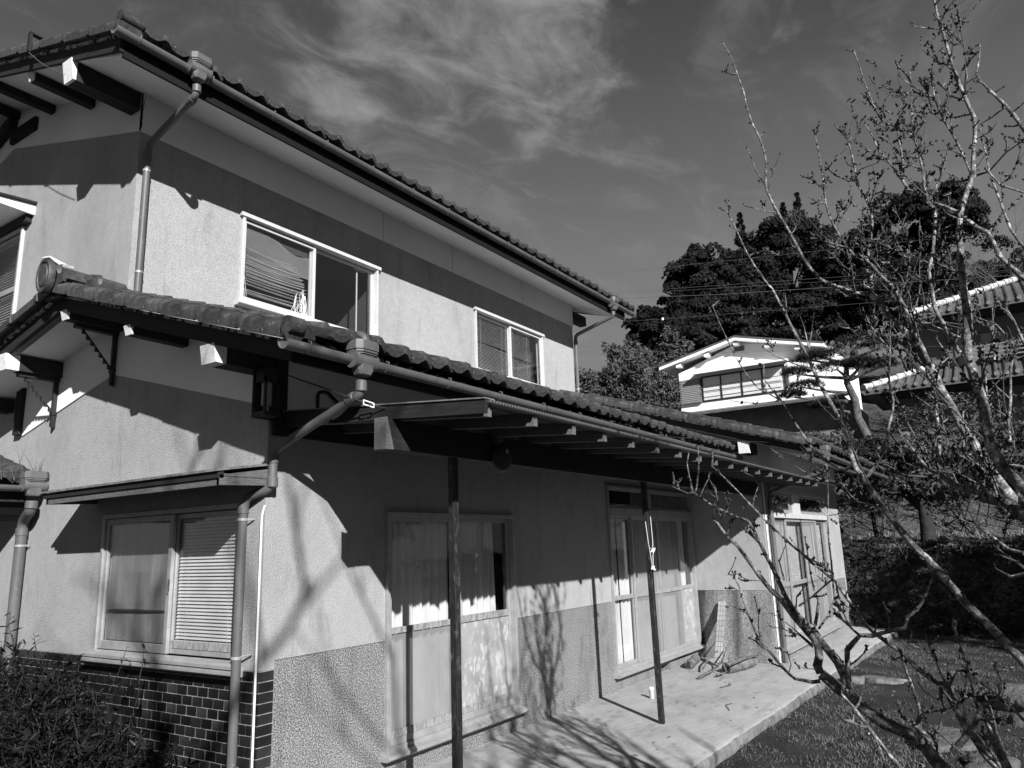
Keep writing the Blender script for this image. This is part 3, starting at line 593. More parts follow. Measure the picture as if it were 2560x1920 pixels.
b = MB(); rr = random.Random(3)
for (x, a0, a1, k) in ((-0.60, 20, 110, 0.16), (-0.50, 60, 95, 0.13)):
    pass
pts = [(-0.645, 60), (-0.56, 52), (-0.50, 60), (-0.44, 66), (-0.47, 80), (-0.53, 84), (-0.56, 95), (-0.645, 105)]
cyl = lambda x, a, r: (x, 2.05 - cos(radians(a)) * r, 3.955 + sin(radians(a)) * (r + 0.008 if x < -0.6 else r))
b.prism([(p[0], p[1]) for p in pts], lambda x, a: cyl(x, a, 0.119 + (0.036 * sin(radians(a)) if x < -0.59 else 0)), lambda x, a: cyl(x, a, 0.135 + (0.03 * sin(radians(a)) if x < -0.59 else 0.0)))
b.build('plaster_patch', 'plaster_patch', HOUSE)
# upper verge corner: end tile and hooked strap
b = MB(); b.tube([(-0.70, 1.10, 5.885), (-0.52, 1.10, 5.885)], 0.05, 12); b.build('corner_tile', 'roof_tile', HOUSE, 40)
b = MB(); yv = 2.62; b.box(-0.725, -0.705, yv - 0.025, yv + 0.025, zb_up(yv) + 0.10, zb_up(yv) + 0.29); b.box(-0.725, -0.55, yv - 0.025, yv + 0.025, zb_up(yv) + 0.285, zb_up(yv) + 0.30); b.build('strap', 'black_iron', HOUSE)
b = MB(); b.tube(arc((-0.715, 2.62, zb_up(2.62) + 0.10), (-0.68, 2.42, 6.00), (-0.655, 2.09, 5.80), 10), 0.004, 6); b.build('strap_wire', 'wire_grey', HOUSE)

# ---- gutters, hoppers, downpipes
def gutter(x0, x1, y, z, r=0.051, br=0.66, off=0.15):
    n = 14; o = [(r * cos(pi + pi * i / n), r * sin(pi + pi * i / n)) for i in range(n + 1)]; i_ = [(0.9 * r * cos(2 * pi - pi * i / n), 0.9 * r * sin(2 * pi - pi * i / n)) for i in range(n + 1)]
    b = MB(); b.prism(o + i_, lambda u, w: (x0, y + u, z + w), lambda u, w: (x1, y + u, z + w)); b.f.pop(0); b.f.pop(0)
    k = len(o) * 2; s = len(b.v) - 2 * k
    for e in (0, k): b.f += [(s + e + i, s + e + i + 1, s + e + k - 2 - i, s + e + k - 1 - i) for i in range(n)]
    g = b.build('gutter', 'gutter_plastic', HOUSE, 40)
    for xe in (x0 + 0.012,):
        c = MB(); c.prism([(0.95 * r * cos(pi + pi * i / n), 0.95 * r * sin(pi + pi * i / n)) for i in range(n + 1)], lambda u, w: (xe, y + u, z + w), lambda u, w: (xe + 0.006, y + u, z + w)); o_ = c.build('end_cap', 'gutter_plastic', HOUSE); o_.parent = g
    x = x0 + off
    while x < x1 - 0.05:
        c = MB(); ring = [(1.05 * r * cos(pi + pi * i / n), 1.05 * r * sin(pi + pi * i / n)) for i in range(n + 1)]; c.tube([(x, y + a, z + w) for a, w in ring], 0.004, 6)
        c.tube([(x, y - 1.05 * r, z), (x, y - 1.05 * r, z + 0.012), (x, y - 0.6 * r, z + 0.02)], 0.006, 6); c.tube([(x, y + 1.05 * r, z), (x, y + 1.2 * r, z + 0.05), (x, y + 1.9 * r, z + 0.05)], 0.004, 6)
        o_ = c.build('gutter_bracket', 'gutter_dark', HOUSE); o_.parent = g
        x += br
    return g
def hopper(x, y, z, s=1.0):                      # z: top of the rim
    def R(w, d, zz, c=0.22):
        a, bb = w / 2, d / 2; k = c * min(w, d)
        return [(x + px, y + py, zz) for px, py in ((-a + k, -bb), (a - k, -bb), (a, -bb + k), (a, bb - k), (a - k, bb), (-a + k, bb), (-a, bb - k), (-a, -bb + k))]
    s *= 0.84; w, d = 0.235 * s, 0.175 * s; b = MB(); z0 = z
    rings = []
    for k, (ww, h0, h1) in enumerate(((0.985, 0.004, 0.0), (1.03, 0.006, 0.062), (0.95, 0.064, 0.068), (0.95, 0.074, 0.074), (0.99, 0.076, 0.082), (0.88, 0.084, 0.088), (0.92, 0.09, 0.096), (0.80, 0.10, 0.105))):
        rings += [R(w * ww, d * ww, z - h0 * s), R(w * ww, d * ww, z - max(h1, h0 + 0.001) * s)]
    rings[0] = R(w * 0.98, d * 0.98, z + 0.008)
    rings += [R(w * 0.70, d * 0.74, z - 0.12 * s), R(w * 0.66, d * 0.70, z - 0.21 * s), R(w * 0.52, d * 0.58, z - 0.245 * s), R(w * 0.34, d * 0.44, z - 0.255 * s)]
    b.loft(rings); hp = b.build('rain_hopper', 'gutter_plastic', HOUSE, 30)
    c = MB(); ys = y
    rg = lambda xx, k: [(xx, y + cos(2 * pi * i / 14) * 0.060 * k, z - 0.135 * s + sin(2 * pi * i / 14) * 0.060 * k) for i in range(14)]
    c.loft([rg(x - 0.115 * s, 0.97), rg(x - 0.06 * s, 1.0), rg(x + 0.06 * s, 1.0), rg(x + 0.115 * s, 0.97)]); o = c.build('hopper_sleeve', 'gutter_plastic', HOUSE, 40); o.parent = hp
    return hp
def downpipe(pts, r=0.031, collars=(), straps=(), name='downpipe', mat='gutter_plastic'):
    b = MB(); b.tube(path(pts, 0.07), r, 16); dp = b.build(name, mat, HOUSE, 45)
    for c, ax in collars:
        k = MB(); c = Vector(c); ax = Vector(ax).normalized(); k.tube([c - ax * 0.035, c - ax * 0.03, c + ax * 0.03, c + ax * 0.035], [r + 0.001, r + 0.006, r + 0.006, r + 0.001], 16); o = k.build('collar', mat, HOUSE, 40); o.parent = dp
    for c, tail in straps:
        k = MB(); c = Vector(c); k.tube([c + Vector((0, 0, -0.009)), c + Vector((0, 0, 0.009))], r + 0.004, 16); k.tube([c, c + Vector(tail)], 0.006, 6); o = k.build('pipe_strap', 'metal_frame', HOUSE, 40); o.parent = dp
    return dp
gutter(-0.72, 8.87, 1.125, 5.775, off=0.19)
hopper(0.0, 1.095, 5.895); hopper(8.0, 1.095, 5.835)
downpipe([(0.0, 1.11, 5.64), (0.0, 1.12, 5.55), (0.055, 1.895, 5.38), (0.055, 1.895, 3.80)], collars=[((0.0, 1.11, 5.61), (0, 0, 1)), ((0.008, 1.19, 5.535), (0.05, 0.77, -0.17)), ((0.055, 1.895, 5.27), (0, 0, 1))], straps=[((0.055, 1.895, 5.12), (0.0, 0.06, 0)), ((0.055, 1.895, 4.15), (0.0, 0.06, 0))])
downpipe([(8.0, 1.11, 5.60), (8.0, 1.12, 5.52), (8.05, 1.895, 5.33), (8.05, 1.895, 3.75)], collars=[((8.0, 1.11, 5.57), (0, 0, 1)), ((8.05, 1.895, 5.20), (0, 0, 1))], straps=[((8.05, 1.895, 4.35), (0.0, 0.06, 0))])
gutter(-0.60, 7.90, -0.862, 2.895, off=0.16)
hopper(0.0, -0.895, 2.99)
b = MB(); b.tube(path([(0.0, -0.70, 3.05), (0.015, -0.80, 3.065), (0.03, -0.885, 3.045), (0.03, -0.885, 2.93)], 0.07), 0.034, 14); b.build('elbow_pipe', 'gutter_dark', HOUSE, 45)
downpipe([(0.0, -0.885, 2.755), (0.0, -0.875, 2.665), (0.01, -0.075, 2.395), (0.0, -0.062, 2.30), (0.0, -0.062, 2.13), (-0.06, 0.135, 2.075), (-0.065, 0.15, 1.95), (-0.065, 0.155, -0.2)],
         collars=[((0.0, -0.885, 2.715), (0, 0, 1)), ((0.0, -0.80, 2.645), (0, 0.8, -0.27)), ((0.0, -0.062, 2.33), (0, 0, 1)), ((0.0, -0.062, 2.17), (0, 0, 1)), ((-0.064, 0.15, 2.0), (0, 0, 1))],
         straps=[((-0.065, 0.152, 1.93), (0.06, -0.05, 0.0)), ((-0.065, 0.155, 1.04), (0.05, -0.09, 0.02))])
b = MB(); b.tube(path([(-0.012, -0.01, 2.02), (-0.02, 0.008, 1.95), (-0.02, 0.012, -0.2)], 0.04), 0.0075, 8); b.build('conduit', 'white_pvc', HOUSE, 40)
gutter(7.40, 14.4, -1.972, 2.885, off=0.2); hopper(8.24, -2.0, 2.975)
downpipe([(8.24, -1.98, 2.72), (8.24, -1.96, 2.63), (8.20, -1.17, 2.36), (8.20, -1.155, 2.2), (8.20, -1.155, -0.1)], collars=[((8.24, -1.98, 2.68), (0, 0, 1))])
b = MB(); b.tube([(8.045, -1.115, 2.6), (8.045, -1.115, -0.08)], 0.011, 8); b.build('conduit', 'white_pvc', HOUSE, 40)
# loose conduit tail on the lower eaves board
b = MB(); b.tube(path([(0.42, -0.02, 2.62), (0.42, -0.02, 2.86), (0.50, -0.03, 2.88), (0.75, -0.05, 2.70)], 0.04), [0.008] * 6 + [0.014] * 20 if False else 0.012, 8); b.build('conduit', 'black_iron', HOUSE, 40)
b = MB(); b.tube([(0.02, YU - 0.008, 5.90), (-0.004, YU - 0.02, 5.70), (0.002, YU - 0.016, 5.55)], 0.003, 5); b.build('hanging_wire', 'black_iron', HOUSE)

# ---- glazed brick plinth on the gable
def brick_plinth():
    b = MB(); b.mbox(G0, 0.0, 6.5, -0.12, 0.0, -0.25, 0.953); b.build('brick_plinth', 'grout', HOUSE)
    pitch = 0.0655; wp = 0.1175; m = MB(); m.mbox(mapB(0), 0, 0.1065, 0, 0.006, 0, 0.0565); ob = m.build('brick', 'glazed_tile', None, None); me = ob.data; bpy.data.objects.remove(ob)
    mc = MB(); mc.mbox(mapB(0), 0, 0.048, 0, 0.006, 0, 0.0565); ob = mc.build('brick', 'glazed_tile', None); mec = ob.data; bpy.data.objects.remove(ob)
    mr = MB(); mr.mbox(mapA(0), 0, 0.112, 0, 0.006, 0, 0.0565); ob = mr.build('brick', 'glazed_tile', None); mer = ob.data; bpy.data.objects.remove(ob)
    cnt = 0; far = MB(); rows = 17
    for r in range(rows):
        z = 0.950 - (r + 1) * pitch + 0.008
        inst('brick', mec, HOUSE, (-0.0002, -0.004, z)); inst('brick', mer, HOUSE, (0.0, -0.0005, z)); cnt += 2
        y = 0.052 + (0 if r % 2 == 0 else -0.0588 + 0.0) + 0.004
        if r % 2: y = 0.052 + 0.004
        first = True
        while y < 3.9:
            w = 0.109
            if r % 2 and first:
                m2 = mec; inst('brick', m2, HOUSE, (0.0, y, z)); y += 0.0565; cnt += 1; first = False; continue
            first = False
            vis = (y < 1.75 - 0.05 * r) or (r < 2 and y < 3.5)
            if vis and cnt < 292: inst('brick', me, HOUSE, (random.uniform(-.0012, .0012), y, z), (random.uniform(-.008, .008), 0, random.uniform(-.01, .01))); cnt += 1
            else: far.mbox(G0, y, y + w - 0.0025, 0, 0.006, z, z + 0.0565)
            y += wp
    far.build('bricks_behind_bush', 'glazed_tile', HOUSE, kind='stuff')
brick_plinth()

# ------------------------------------------------------------------ windows
def frame_part(m, u0, u1, z0, z1, o0, o1, t, name, mat, parent, tb=None, tt=None):
    tb = t if tb is None else tb; tt = t if tt is None else tt
    b = MB(); b.mbox(m, u0, u0 + t, o0, o1, z0, z1); b.mbox(m, u1 - t, u1, o0, o1, z0, z1)
    b.mbox(m, u0 + t, u1 - t, o0, o1 - 0.001, z0, z0 + tb); b.mbox(m, u0 + t, u1 - t, o0, o1 - 0.001, z1 - tt, z1)
    return b.build(name, mat, parent, bevel=0.003)
def sub(o, w): o.parent = w; return o
def window(m, w, mat='metal_frame', t=0.035, sill=0.05, proud=0.028, name='window'):
    u0, u1, z0, z1 = w
    win = frame_part(m, u0, u1, z0, z1, -0.10, proud, t, name, mat, HOUSE)
    if sill:
        b = MB(); b.prism([(-0.02, z0 + 0.012), (proud + sill, z0 - 0.006), (proud + sill, z0 - 0.03), (proud + sill - 0.02, z0 - 0.045), (0.001, z0 - 0.05)], lambda o, z: m(u0 - 0.05, o, z), lambda o, z: m(u1 + 0.05, o, z))
        sub(b.build('sill', mat, HOUSE, bevel=0.003), win)
    return win
def sash(win, m, u0, u1, z0, z1, o, mat='metal_frame', t=0.035, glass='glass', mid=None, low='frosted', up='glass', midh=0.045, botmat=None):
    s = sub(frame_part(m, u0, u1, z0, z1, o - 0.028, o, t, 'sash', mat, HOUSE, tb=t * 1.4), win)
    zs = [(z0 + t * 1.4, z1 - t, glass)]
    if mid is not None:
        b = MB(); b.mbox(m, u0 + t, u1 - t, o - 0.026, o + 0.002, mid - midh / 2, mid + midh / 2); sub(b.build('midrail', botmat or mat, HOUSE, bevel=0.002), win)
        zs = [(z0 + t * 1.4, mid - midh / 2, low), (mid + midh / 2, z1 - t, up)]
    for a, c, g in zs:
        b = MB(); b.mbox(m, u0 + t, u1 - t, o - 0.017, o - 0.012, a, c); sub(b.build('pane', g, HOUSE), win)
    return s
def blind(win, m, u0, u1, z0, z1, o, pitch=0.0205, mat='blind', tilt=0.55, mess=None, sag=None):
    b = MB(); z = z1; k = 0; R = random.Random(int(u0 * 100))
    while z > z0:
        dz = 0.0125 * sin(tilt); do = 0.0125 * cos(tilt)
        sg = 0.0
        if sag: sg = sag(z)
        e0 = R.uniform(-.0008, .0008); e1 = R.uniform(-.0008, .0008) - sg
        b.add([m(u0, o - do, z + dz + e0), m(u1, o - do, z + dz + e1), m(u1, o + do, z - dz + e1), m(u0, o + do, z - dz + e0)], [(0, 1, 2, 3)])
        b.add([m(u0, o - do, z + dz + e0 - .0012), m(u1, o - do, z + dz + e1 - .0012), m(u1, o + do, z - dz + e1 - .0012), m(u0, o + do, z - dz + e0 - .0012)], [(3, 2, 1, 0)])
        z -= pitch; k += 1
    for f in (0.18, 0.82): b.mbox(m, u0 + (u1 - u0) * f - .001, u0 + (u1 - u0) * f + .001, o + 0.014, o + 0.015, z0, z1)
    b.mbox(m, u0, u1, o - 0.012, o + 0.012, z1 + 0.012, z1 + 0.04); b.mbox(m, u0, u1, o - 0.01, o + 0.01, z0 - 0.018, z0 - 0.004)
    return sub(b.build('blind', mat, HOUSE, kind='stuff'), win)
def curtain(win, m, u0, u1, z0, z1, o, folds=9, amp=0.022, mat='curtain', seed=1, name='curtain', flare=0.0):
    n = 16 * folds; R = random.Random(seed); ph = [R.uniform(0.7, 1.35) for _ in range(folds + 1)]; V = []; F = []; rows = 9
    for j in range(rows + 1):
        tz = j / rows; z = z1 + (z0 - z1) * tz
        for i in range(n + 1):
            t = i / n; s = t * folds; k = ph[int(s) % len(ph)]
            a = amp * k * (0.45 + 0.55 * tz) * sin(2 * pi * s + 0.6 * sin(3 * t + seed) + 0.5 * tz) + 0.006 * sin(2 * pi * s * 2.3 + seed)
            V.append(m(u0 + (u1 - u0) * t + flare * tz * t, o + a, z))
    for j in range(rows):
        for i in range(n): F.append((j * (n + 1) + i, j * (n + 1) + i + 1, (j + 1) * (n + 1) + i + 1, (j + 1) * (n + 1) + i))
    b = MB(); b.add(V, F); return sub(b.build(name, mat, HOUSE, 70), win)

# upper floor, garden side
w = window(AU, U1, 'light_frame', 0.03, 0.055, 0.03); 
b = MB(); b.mbox(AU, 1.09, 3.12, 0.0, 0.045, 5.085, 5.125); sub(b.build('head_trim', 'light_frame', HOUSE), w)
sash(w, AU, 1.15, 2.11, 4.20, 5.07, 0.0, 'light_frame', 0.032); sash(w, AU, 2.06, 3.06, 4.20, 5.07, -0.035, 'light_frame', 0.032)
bl = MB(); R = random.Random(5)                      # collapsed blind: loose slats slumped in the left half
for k in range(30):
    z = 4.80 - k * 0.0175 + R.uniform(-.006, .006); L0 = 1.19 + R.uniform(0, .05); L1 = 2.03 - R.uniform(0, .09) - (0.14 * max(0, (7 - k) / 7)); tl = R.uniform(-.015, .01) - 0.0015 * max(0, 14 - k)
    if k > 17 and R.random() < 0.55: continue
    pts = [(L0 + (L1 - L0) * i / 6, z + tl * i / 6 - 0.02 * sin(pi * i / 6) * (1 - k / 32) ) for i in range(7)]
    for i in range(6):
        (ua, za), (ub, zb) = pts[i], pts[i + 1]
        bl.hexa([AU(ua, -0.075, za - .004), AU(ub, -0.075, zb - .004), AU(ua, -0.052, za), AU(ub, -0.052, zb), AU(ua, -0.075, za - .002), AU(ub, -0.075, zb - .002), AU(ua, -0.052, za + .002), AU(ub, -0.052, zb + .002)])
sub(bl.build('collapsed_blind', 'blind', HOUSE, kind='stuff', label='collapsed slats of a broken blind'), w)
b = MB(); b.add([AU(1.17 + 0.88 * i / 10, -0.07, 5.03 - 0.03 * abs(sin(i * 0.7)) - (0.11 * i / 10 if i > 5 else 0.02)) for i in range(11)] + [AU(1.17 + 0.88 * i / 10, -0.07, 5.055) for i in range(11)], [(i, i + 1, 12 + i, 11 + i) for i in range(10)]); sub(b.build('blind_pelmet', 'dark_curtain', HOUSE), w)
b = MB(); top = [5.05 - 0.012 * i + (-0.055 * sin(pi * max(0, (i - 5)) / 5) if i > 5 else 0) for i in range(11)]; low = [4.80 - 0.013 * i + R.uniform(-.008, .008) for i in range(11)]
b.add([AU(1.185 + 0.087 * i, -0.048, top[i]) for i in range(11)] + [AU(1.185 + 0.087 * i, -0.048, low[i]) for i in range(11)], [(i, i + 1, 12 + i, 11 + i) for i in range(10)]); sub(b.build('loose_sheet', 'frosted', HOUSE), w)
b = MB()
for k in range(26):
    u = 1.94 + R.uniform(-.06, .1); zt = 4.55 - R.uniform(0, .2); b.tube([AU(u, -0.055, zt), AU(u + R.uniform(-.05, .05), -0.056, (zt + 4.2) / 2), AU(u + R.uniform(-.09, .06), -0.055, 4.23)], 0.0022, 4)
for (u, za) in ((1.19, 4.75), (1.21, 4.6)): b.tube([AU(u, -0.056, za), AU(u + .01, -0.056, 4.5), AU(u + .05, -0.056, 4.24)], 0.002, 4)
sub(b.build('blind_cords', 'white_plastic', HOUSE, kind='stuff'), w)
b = MB()
for (u, du) in ((1.30, .03), (1.99, -.03), (2.0, .05), (2.03, -.06), (2.09, .05)): b.tube([AU(u, 0.0, 4.23), AU(u + du / 2, 0.035, 4.2), AU(u + du, 0.055, 4.10)], 0.0022, 4)
sub(b.build('hanging_cords', 'white_plastic', HOUSE, kind='stuff'), w)
b = MB(); b.mbox(AU, 2.82, 2.835, -0.09, -0.08, 4.22, 5.03); b.mbox(AU, 2.78, 2.95, -0.088, -0.078, 5.03, 5.05); sub(b.build('inner_rail', 'light_frame', HOUSE), w)
w = window(AU, U2, 'light_frame', 0.03, 0.055, 0.03)
b = MB(); b.mbox(AU, 5.07, 7.01, 0.0, 0.045, 5.08, 5.12); sub(b.build('head_trim', 'light_frame', HOUSE), w)
sash(w, AU, 5.13, 6.06, 4.205, 5.065, -0.03, 'light_frame', 0.032); sash(w, AU, 6.03, 6.95, 4.205, 5.065, 0.004, 'light_frame', 0.032)
bump = lambda c, d: (lambda z: d if c - 0.10 < z < c + 0.03 else 0.0)
blind(w, AU, 5.16, 6.02, 4.26, 5.02, -0.065, sag=lambda z: 0.045 * max(0, 1 - abs(z - 4.66) / 0.05) if z < 4.66 else 0)
blind(w, AU, 6.07, 6.70, 4.26, 5.02, -0.065, sag=lambda z: 0.06 * max(0, 1 - abs(z - 4.60) / 0.05) if z < 4.60 else 0)
# gable window, ground floor
w = window(G0, GLW, 'metal_frame', 0.035, 0.06, 0.03); u0 = GLW[0]
b = MB(); b.prism([(0.02, 1.012), (0.075, 1.0), (0.085, 0.985), (0.085, 0.965), (0.06, 0.958), (0.001, 0.955)], lambda o, z: G0(0.17, o, z), lambda o, z: G0(2.02, o, z)); sub(b.build('sill_board', 'metal_frame', HOUSE), w)
sash(w, G0, 1.03, 1.96, 1.015, 2.01, 0.012, 'metal_frame', 0.045, glass='glass'); sash(w, G0, 0.245, 1.06, 1.015, 2.01, -0.022, 'metal_frame', 0.035)
b = MB(); b.mbox(G0, 0.28, 1.02, -0.024, -0.018, 1.055, 1.105); sub(b.build('dusty_rail', 'dirty_frame', HOUSE), w)
blind(w, G0, 0.28, 1.025, 1.11, 1.96, -0.06, 0.0245, tilt=0.95); blind(w, G0, 1.10, 1.915, 1.09, 1.96, -0.09, 0.0245, tilt=0.85)
b = MB(); b.mbox(G0, 1.08, 1.92, -0.035, -0.032, 1.08, 1.965); o = sub(b.build('dusty_film', 'dusty', HOUSE, label='dusty translucent sheet behind the left pane'), w)
b = MB(); b.mbox(G0, 1.028, 1.05, 0.013, 0.02, 1.46, 1.54); b.tube([G0(1.035, 0.025, 1.44), G0(1.035, 0.03, 1.5), G0(1.035, 0.025, 1.54)], 0.005, 6); sub(b.build('window_catch', 'gutter_dark', HOUSE), w)
b = MB(); b.tube([G0(1.93 - t * 0.84, -0.024, 1.30 + 0.006 * t) for t in (0, .04, .1, .2, .22, .5, .8, .97, 1)], [0.004, 0.006, 0.011, 0.014, 0.0125, 0.012, 0.009, 0.005, 0.002], 8); st = b.build('stick', 'stick_dark', None, 40); tag(st, 'thin dark tapered stick lying across the dusty left pane of the gable window', 'stick')
# upper gable window
w = window(G0, GUW, 'light_frame', 0.03, 0.05, 0.03)
sash(w, G0, 4.09, 5.0, 3.75, 5.1, 0.0, 'light_frame', 0.03); blind(w, G0, 4.13, 4.98, 3.8, 5.05, -0.06, 0.03, tilt=0.8)
b = MB(); b.mbox(G0, 4.09, 5.9, 0.0, 0.008, 4.46, 4.51); sub(b.build('window_bar', 'metal_frame', HOUSE), w)
# garden door
w = window(A0, D1, 'metal_frame', 0.035, 0.07, 0.03, 'glass_door')
s1 = sash(w, A0, 1.20, 2.13, 0.235, 1.965, 0.010, 'metal_frame', 0.038, mid=1.075, low='frosted', up='glass', botmat='dirty_frame')
s2 = sash(w, A0, 2.07, 2.965, 0.235, 1.965, -0.025, 'metal_frame', 0.038, mid=1.075, low='leaf_lace', up='glass', midh=0.058, botmat='dirty_frame')
b = MB(); b.mbox(A0, 1.24, 2.09, 0.006, 0.013, 0.29, 0.345); b.mbox(A0, 2.11, 2.93, -0.029, -0.022, 0.29, 0.345); sub(b.build('dusty_rail', 'dirty_frame', HOUSE), w)
curtain(w, A0, 1.22, 2.10, 0.25, 1.93, -0.10, 8, 0.032, seed=2); curtain(w, A0, 2.12, 2.78, 0.25, 1.93, -0.105, 6, 0.034, seed=4, flare=0.03)
# four-panel window with fanlights
w = window(A0, W2, 'metal_frame', 0.035, 0.07, 0.03)
b = MB(); b.mbox(A0, 5.135, 7.895, -0.09, 0.035, 2.02, 2.13); sub(b.build('transom', 'metal_frame', HOUSE, bevel=0.004), w)
b = MB(); b.mbox(A0, 6.24, 6.42, -0.09, 0.025, 2.13, 2.375); sub(b.build('mullion', 'metal_frame', HOUSE), w)
for a, c in ((5.135, 6.24), (6.42, 7.895)): sash(w, A0, a, c, 2.13, 2.375, 0.0, 'metal_frame', 0.025)
for i, (a, c, o_, low, up) in enumerate(((5.135, 5.80, -0.02, 'glass', 'glass'), (5.77, 6.61, 0.014, 'frosted', 'frosted'), (6.60, 7.36, 0.014, 'frosted', 'frosted'), (7.30, 7.895, -0.02, 'leaf_lace', 'glass'))):
    sash(w, A0, a, c, 0.225, 2.02, o_, 'metal_frame', 0.033, mid=1.035, low=low, up=up, midh=0.05)
curtain(w, A0, 5.82, 6.58, 0.24, 2.0, -0.09, 6, 0.02, seed=15); curtain(w, A0, 6.62, 7.33, 0.24, 2.0, -0.09, 6, 0.02, seed=16); curtain(w, A0, 5.15, 5.47, 0.24, 2.0, -0.09, 3, 0.02, seed=5); curtain(w, A0, 5.52, 5.80, 0.24, 2.0, -0.09, 2, 0.02, seed=6); curtain(w, A0, 7.36, 7.80, 0.24, 2.0, -0.09, 4, 0.02, seed=8)
curtain(w, A0, 5.14, 6.24, 2.05, 2.37, -0.09, 9, 0.02, 'dark_curtain', 9); curtain(w, A0, 6.4, 7.88, 2.05, 2.37, -0.09, 11, 0.02, 'dark_curtain', 10)
# wing window
w = window(AW, W3, 'metal_frame', 0.06, 0.08, 0.03)
b = MB(); b.mbox(AW, 8.46, 12.19, -0.09, 0.045, 2.00, 2.08); sub(b.build('transom', 'light_frame', HOUSE, bevel=0.004), w)
b = MB(); b.mbox(AW, 9.80, 10.16, -0.09, 0.03, 2.08, 2.40); sub(b.build('mullion', 'light_frame', HOUSE), w)
for a, c in ((8.46, 9.80), (10.16, 12.19)): sash(w, AW, a, c, 2.08, 2.40, -0.01, 'metal_frame', 0.04)
blind(w, AW, 8.50, 9.78, 2.09, 2.36, -0.07, 0.04, 'dark_curtain', 1.2); blind(w, AW, 10.18, 12.15, 2.09, 2.36, -0.07, 0.04, 'dark_curtain', 1.2)
for i, (a, c, o_, low, up) in enumerate(((8.46, 9.22, -0.02, 'frosted', 'frosted'), (9.16, 10.2, 0.012, 'glass', 'glass'), (10.15, 11.3, 0.012, 'frosted', 'frosted'), (11.24, 12.19, -0.02, 'frosted', 'glass'))):
    sash(w, AW, a, c, 0.16, 2.0, o_, 'metal_frame', 0.05, mid=0.99, low=low, up=up, midh=0.06)
curtain(w, AW, 8.5, 9.18, 0.2, 1.98, -0.09, 4, 0.02, seed=17); curtain(w, AW, 10.2, 11.25, 0.2, 1.98, -0.09, 6, 0.02, seed=18); curtain(w, AW, 9.2, 10.12, 0.2, 1.98, -0.09, 4, 0.02, seed=12); curtain(w, AW, 11.28, 12.0, 0.2, 1.98, -0.09, 4, 0.02, seed=13)

# ---- hood over the gable window
hd = 0.39
b = MB(); b.prism([(0.0, 2.302), (hd + 0.03, 2.238), (hd + 0.03, 2.222), (0.0, 2.286)], lambda o, z: G0(-0.045, o, z), lambda o, z: G0(2.25, o, z)); hood = b.build('window_hood', 'flashing', HOUSE)
b = MB(); b.mbox(G0, -0.04, 2.2, 0.0, hd - 0.03, 2.195, 2.21); sub(b.build('hood_soffit', 'board_wood', HOUSE), hood)
b = MB(); b.mbox(G0, -0.03, 2.175, hd - 0.028, hd, 2.135, 2.178); sub(b.build('hood_board', 'board_wood', HOUSE), hood)
b = MB(); b.mbox(G0, -0.035, 2.21, hd - 0.03, hd + 0.012, 2.180, 2.222); sub(b.build('hood_lath', 'dark_wood', HOUSE), hood)
b = MB(); b.hexa([G0(-0.035, 0.0, 2.150), G0(-0.035, hd, 2.135), G0(-0.008, 0.0, 2.150), G0(-0.008, hd, 2.135), G0(-0.035, 0.0, 2.262), G0(-0.035, hd, 2.20), G0(-0.008, 0.0, 2.262), G0(-0.008, hd, 2.20)]); sub(b.build('hood_end', 'board_wood', HOUSE), hood)
b = MB(); b.hexa([G0(2.15, 0.0, 2.150), G0(2.15, hd, 2.135), G0(2.18, 0.0, 2.150), G0(2.18, hd, 2.135), G0(2.15, 0.0, 2.262), G0(2.15, hd, 2.20), G0(2.18, 0.0, 2.262), G0(2.18, hd, 2.20)]); sub(b.build('hood_end', 'board_wood', HOUSE), hood)
# ---- hood over the upper gable window (runs out of the frame)
b = MB(); b.prism([(0.0, 5.375), (0.62, 5.325), (0.62, 5.305), (0.0, 5.35)], lambda o, z: G0(3.84, o, z), lambda o, z: G0(6.3, o, z)); hood = b.build('window_hood', 'dark_wood', HOUSE)
b = MB(); b.prism([(0.0, 5.345), (0.60, 5.30), (0.60, 5.26), (0.0, 5.235)], lambda o, z: G0(3.87, o, z), lambda o, z: G0(3.90, o, z)); sub(b.build('hood_end', 'house_white', HOUSE), hood)
b = MB(); b.prism([(0.0, 5.25), (0.59, 5.275), (0.59, 5.285), (0.0, 5.262)], lambda o, z: G0(3.901, o, z), lambda o, z: G0(6.28, o, z)); sub(b.build('hood_soffit', 'white_board', HOUSE), hood)
b = MB(); b.mbox(G0, 3.92, 6.2, 0.0, 0.06, 5.16, 5.24); sub(b.build('hood_rail', 'dark_wood', HOUSE), hood)

# ---- saw-tooth iron brackets under the purlins, with their rods
def saw_bracket(y, ztop, zbot, xo):
    b = MB(); b.box(-0.05, -0.013, y - 0.014, y + 0.014, zbot - 0.14, ztop); b.box(-0.055, -0.013, y - 0.022, y + 0.022, zbot - 0.03, zbot + 0.005)
    k = b.build('bracket', 'black_iron', HOUSE)
    c = MB(); n = 7; p0 = Vector((xo, y, ztop - 0.03)); p1 = Vector((-0.04, y, zbot))
    c.tube([p0, p1], 0.007, 6)
    for i in range(n):
        a = p0.lerp(p1, i / n); e = p0.lerp(p1, (i + 1) / n)
        c.prism([(a.x, a.z), (e.x, e.z), (a.x + 0.002, e.z - 0.002)], lambda x, z: (x, y - 0.012, z), lambda x, z: (x, y + 0.012, z))
    sub(c.build('saw_brace', 'black_iron', HOUSE), k)
    c = MB(); c.box(xo - 0.06, -0.013, y - 0.03, y + 0.03, ztop - 0.035, ztop - 0.001); sub(c.build('bracket_arm', 'black_iron', HOUSE), k)
saw_bracket(2.03, 3.612, 3.275, -0.31); saw_bracket(2.99, 3.345, 3.03, -0.30)

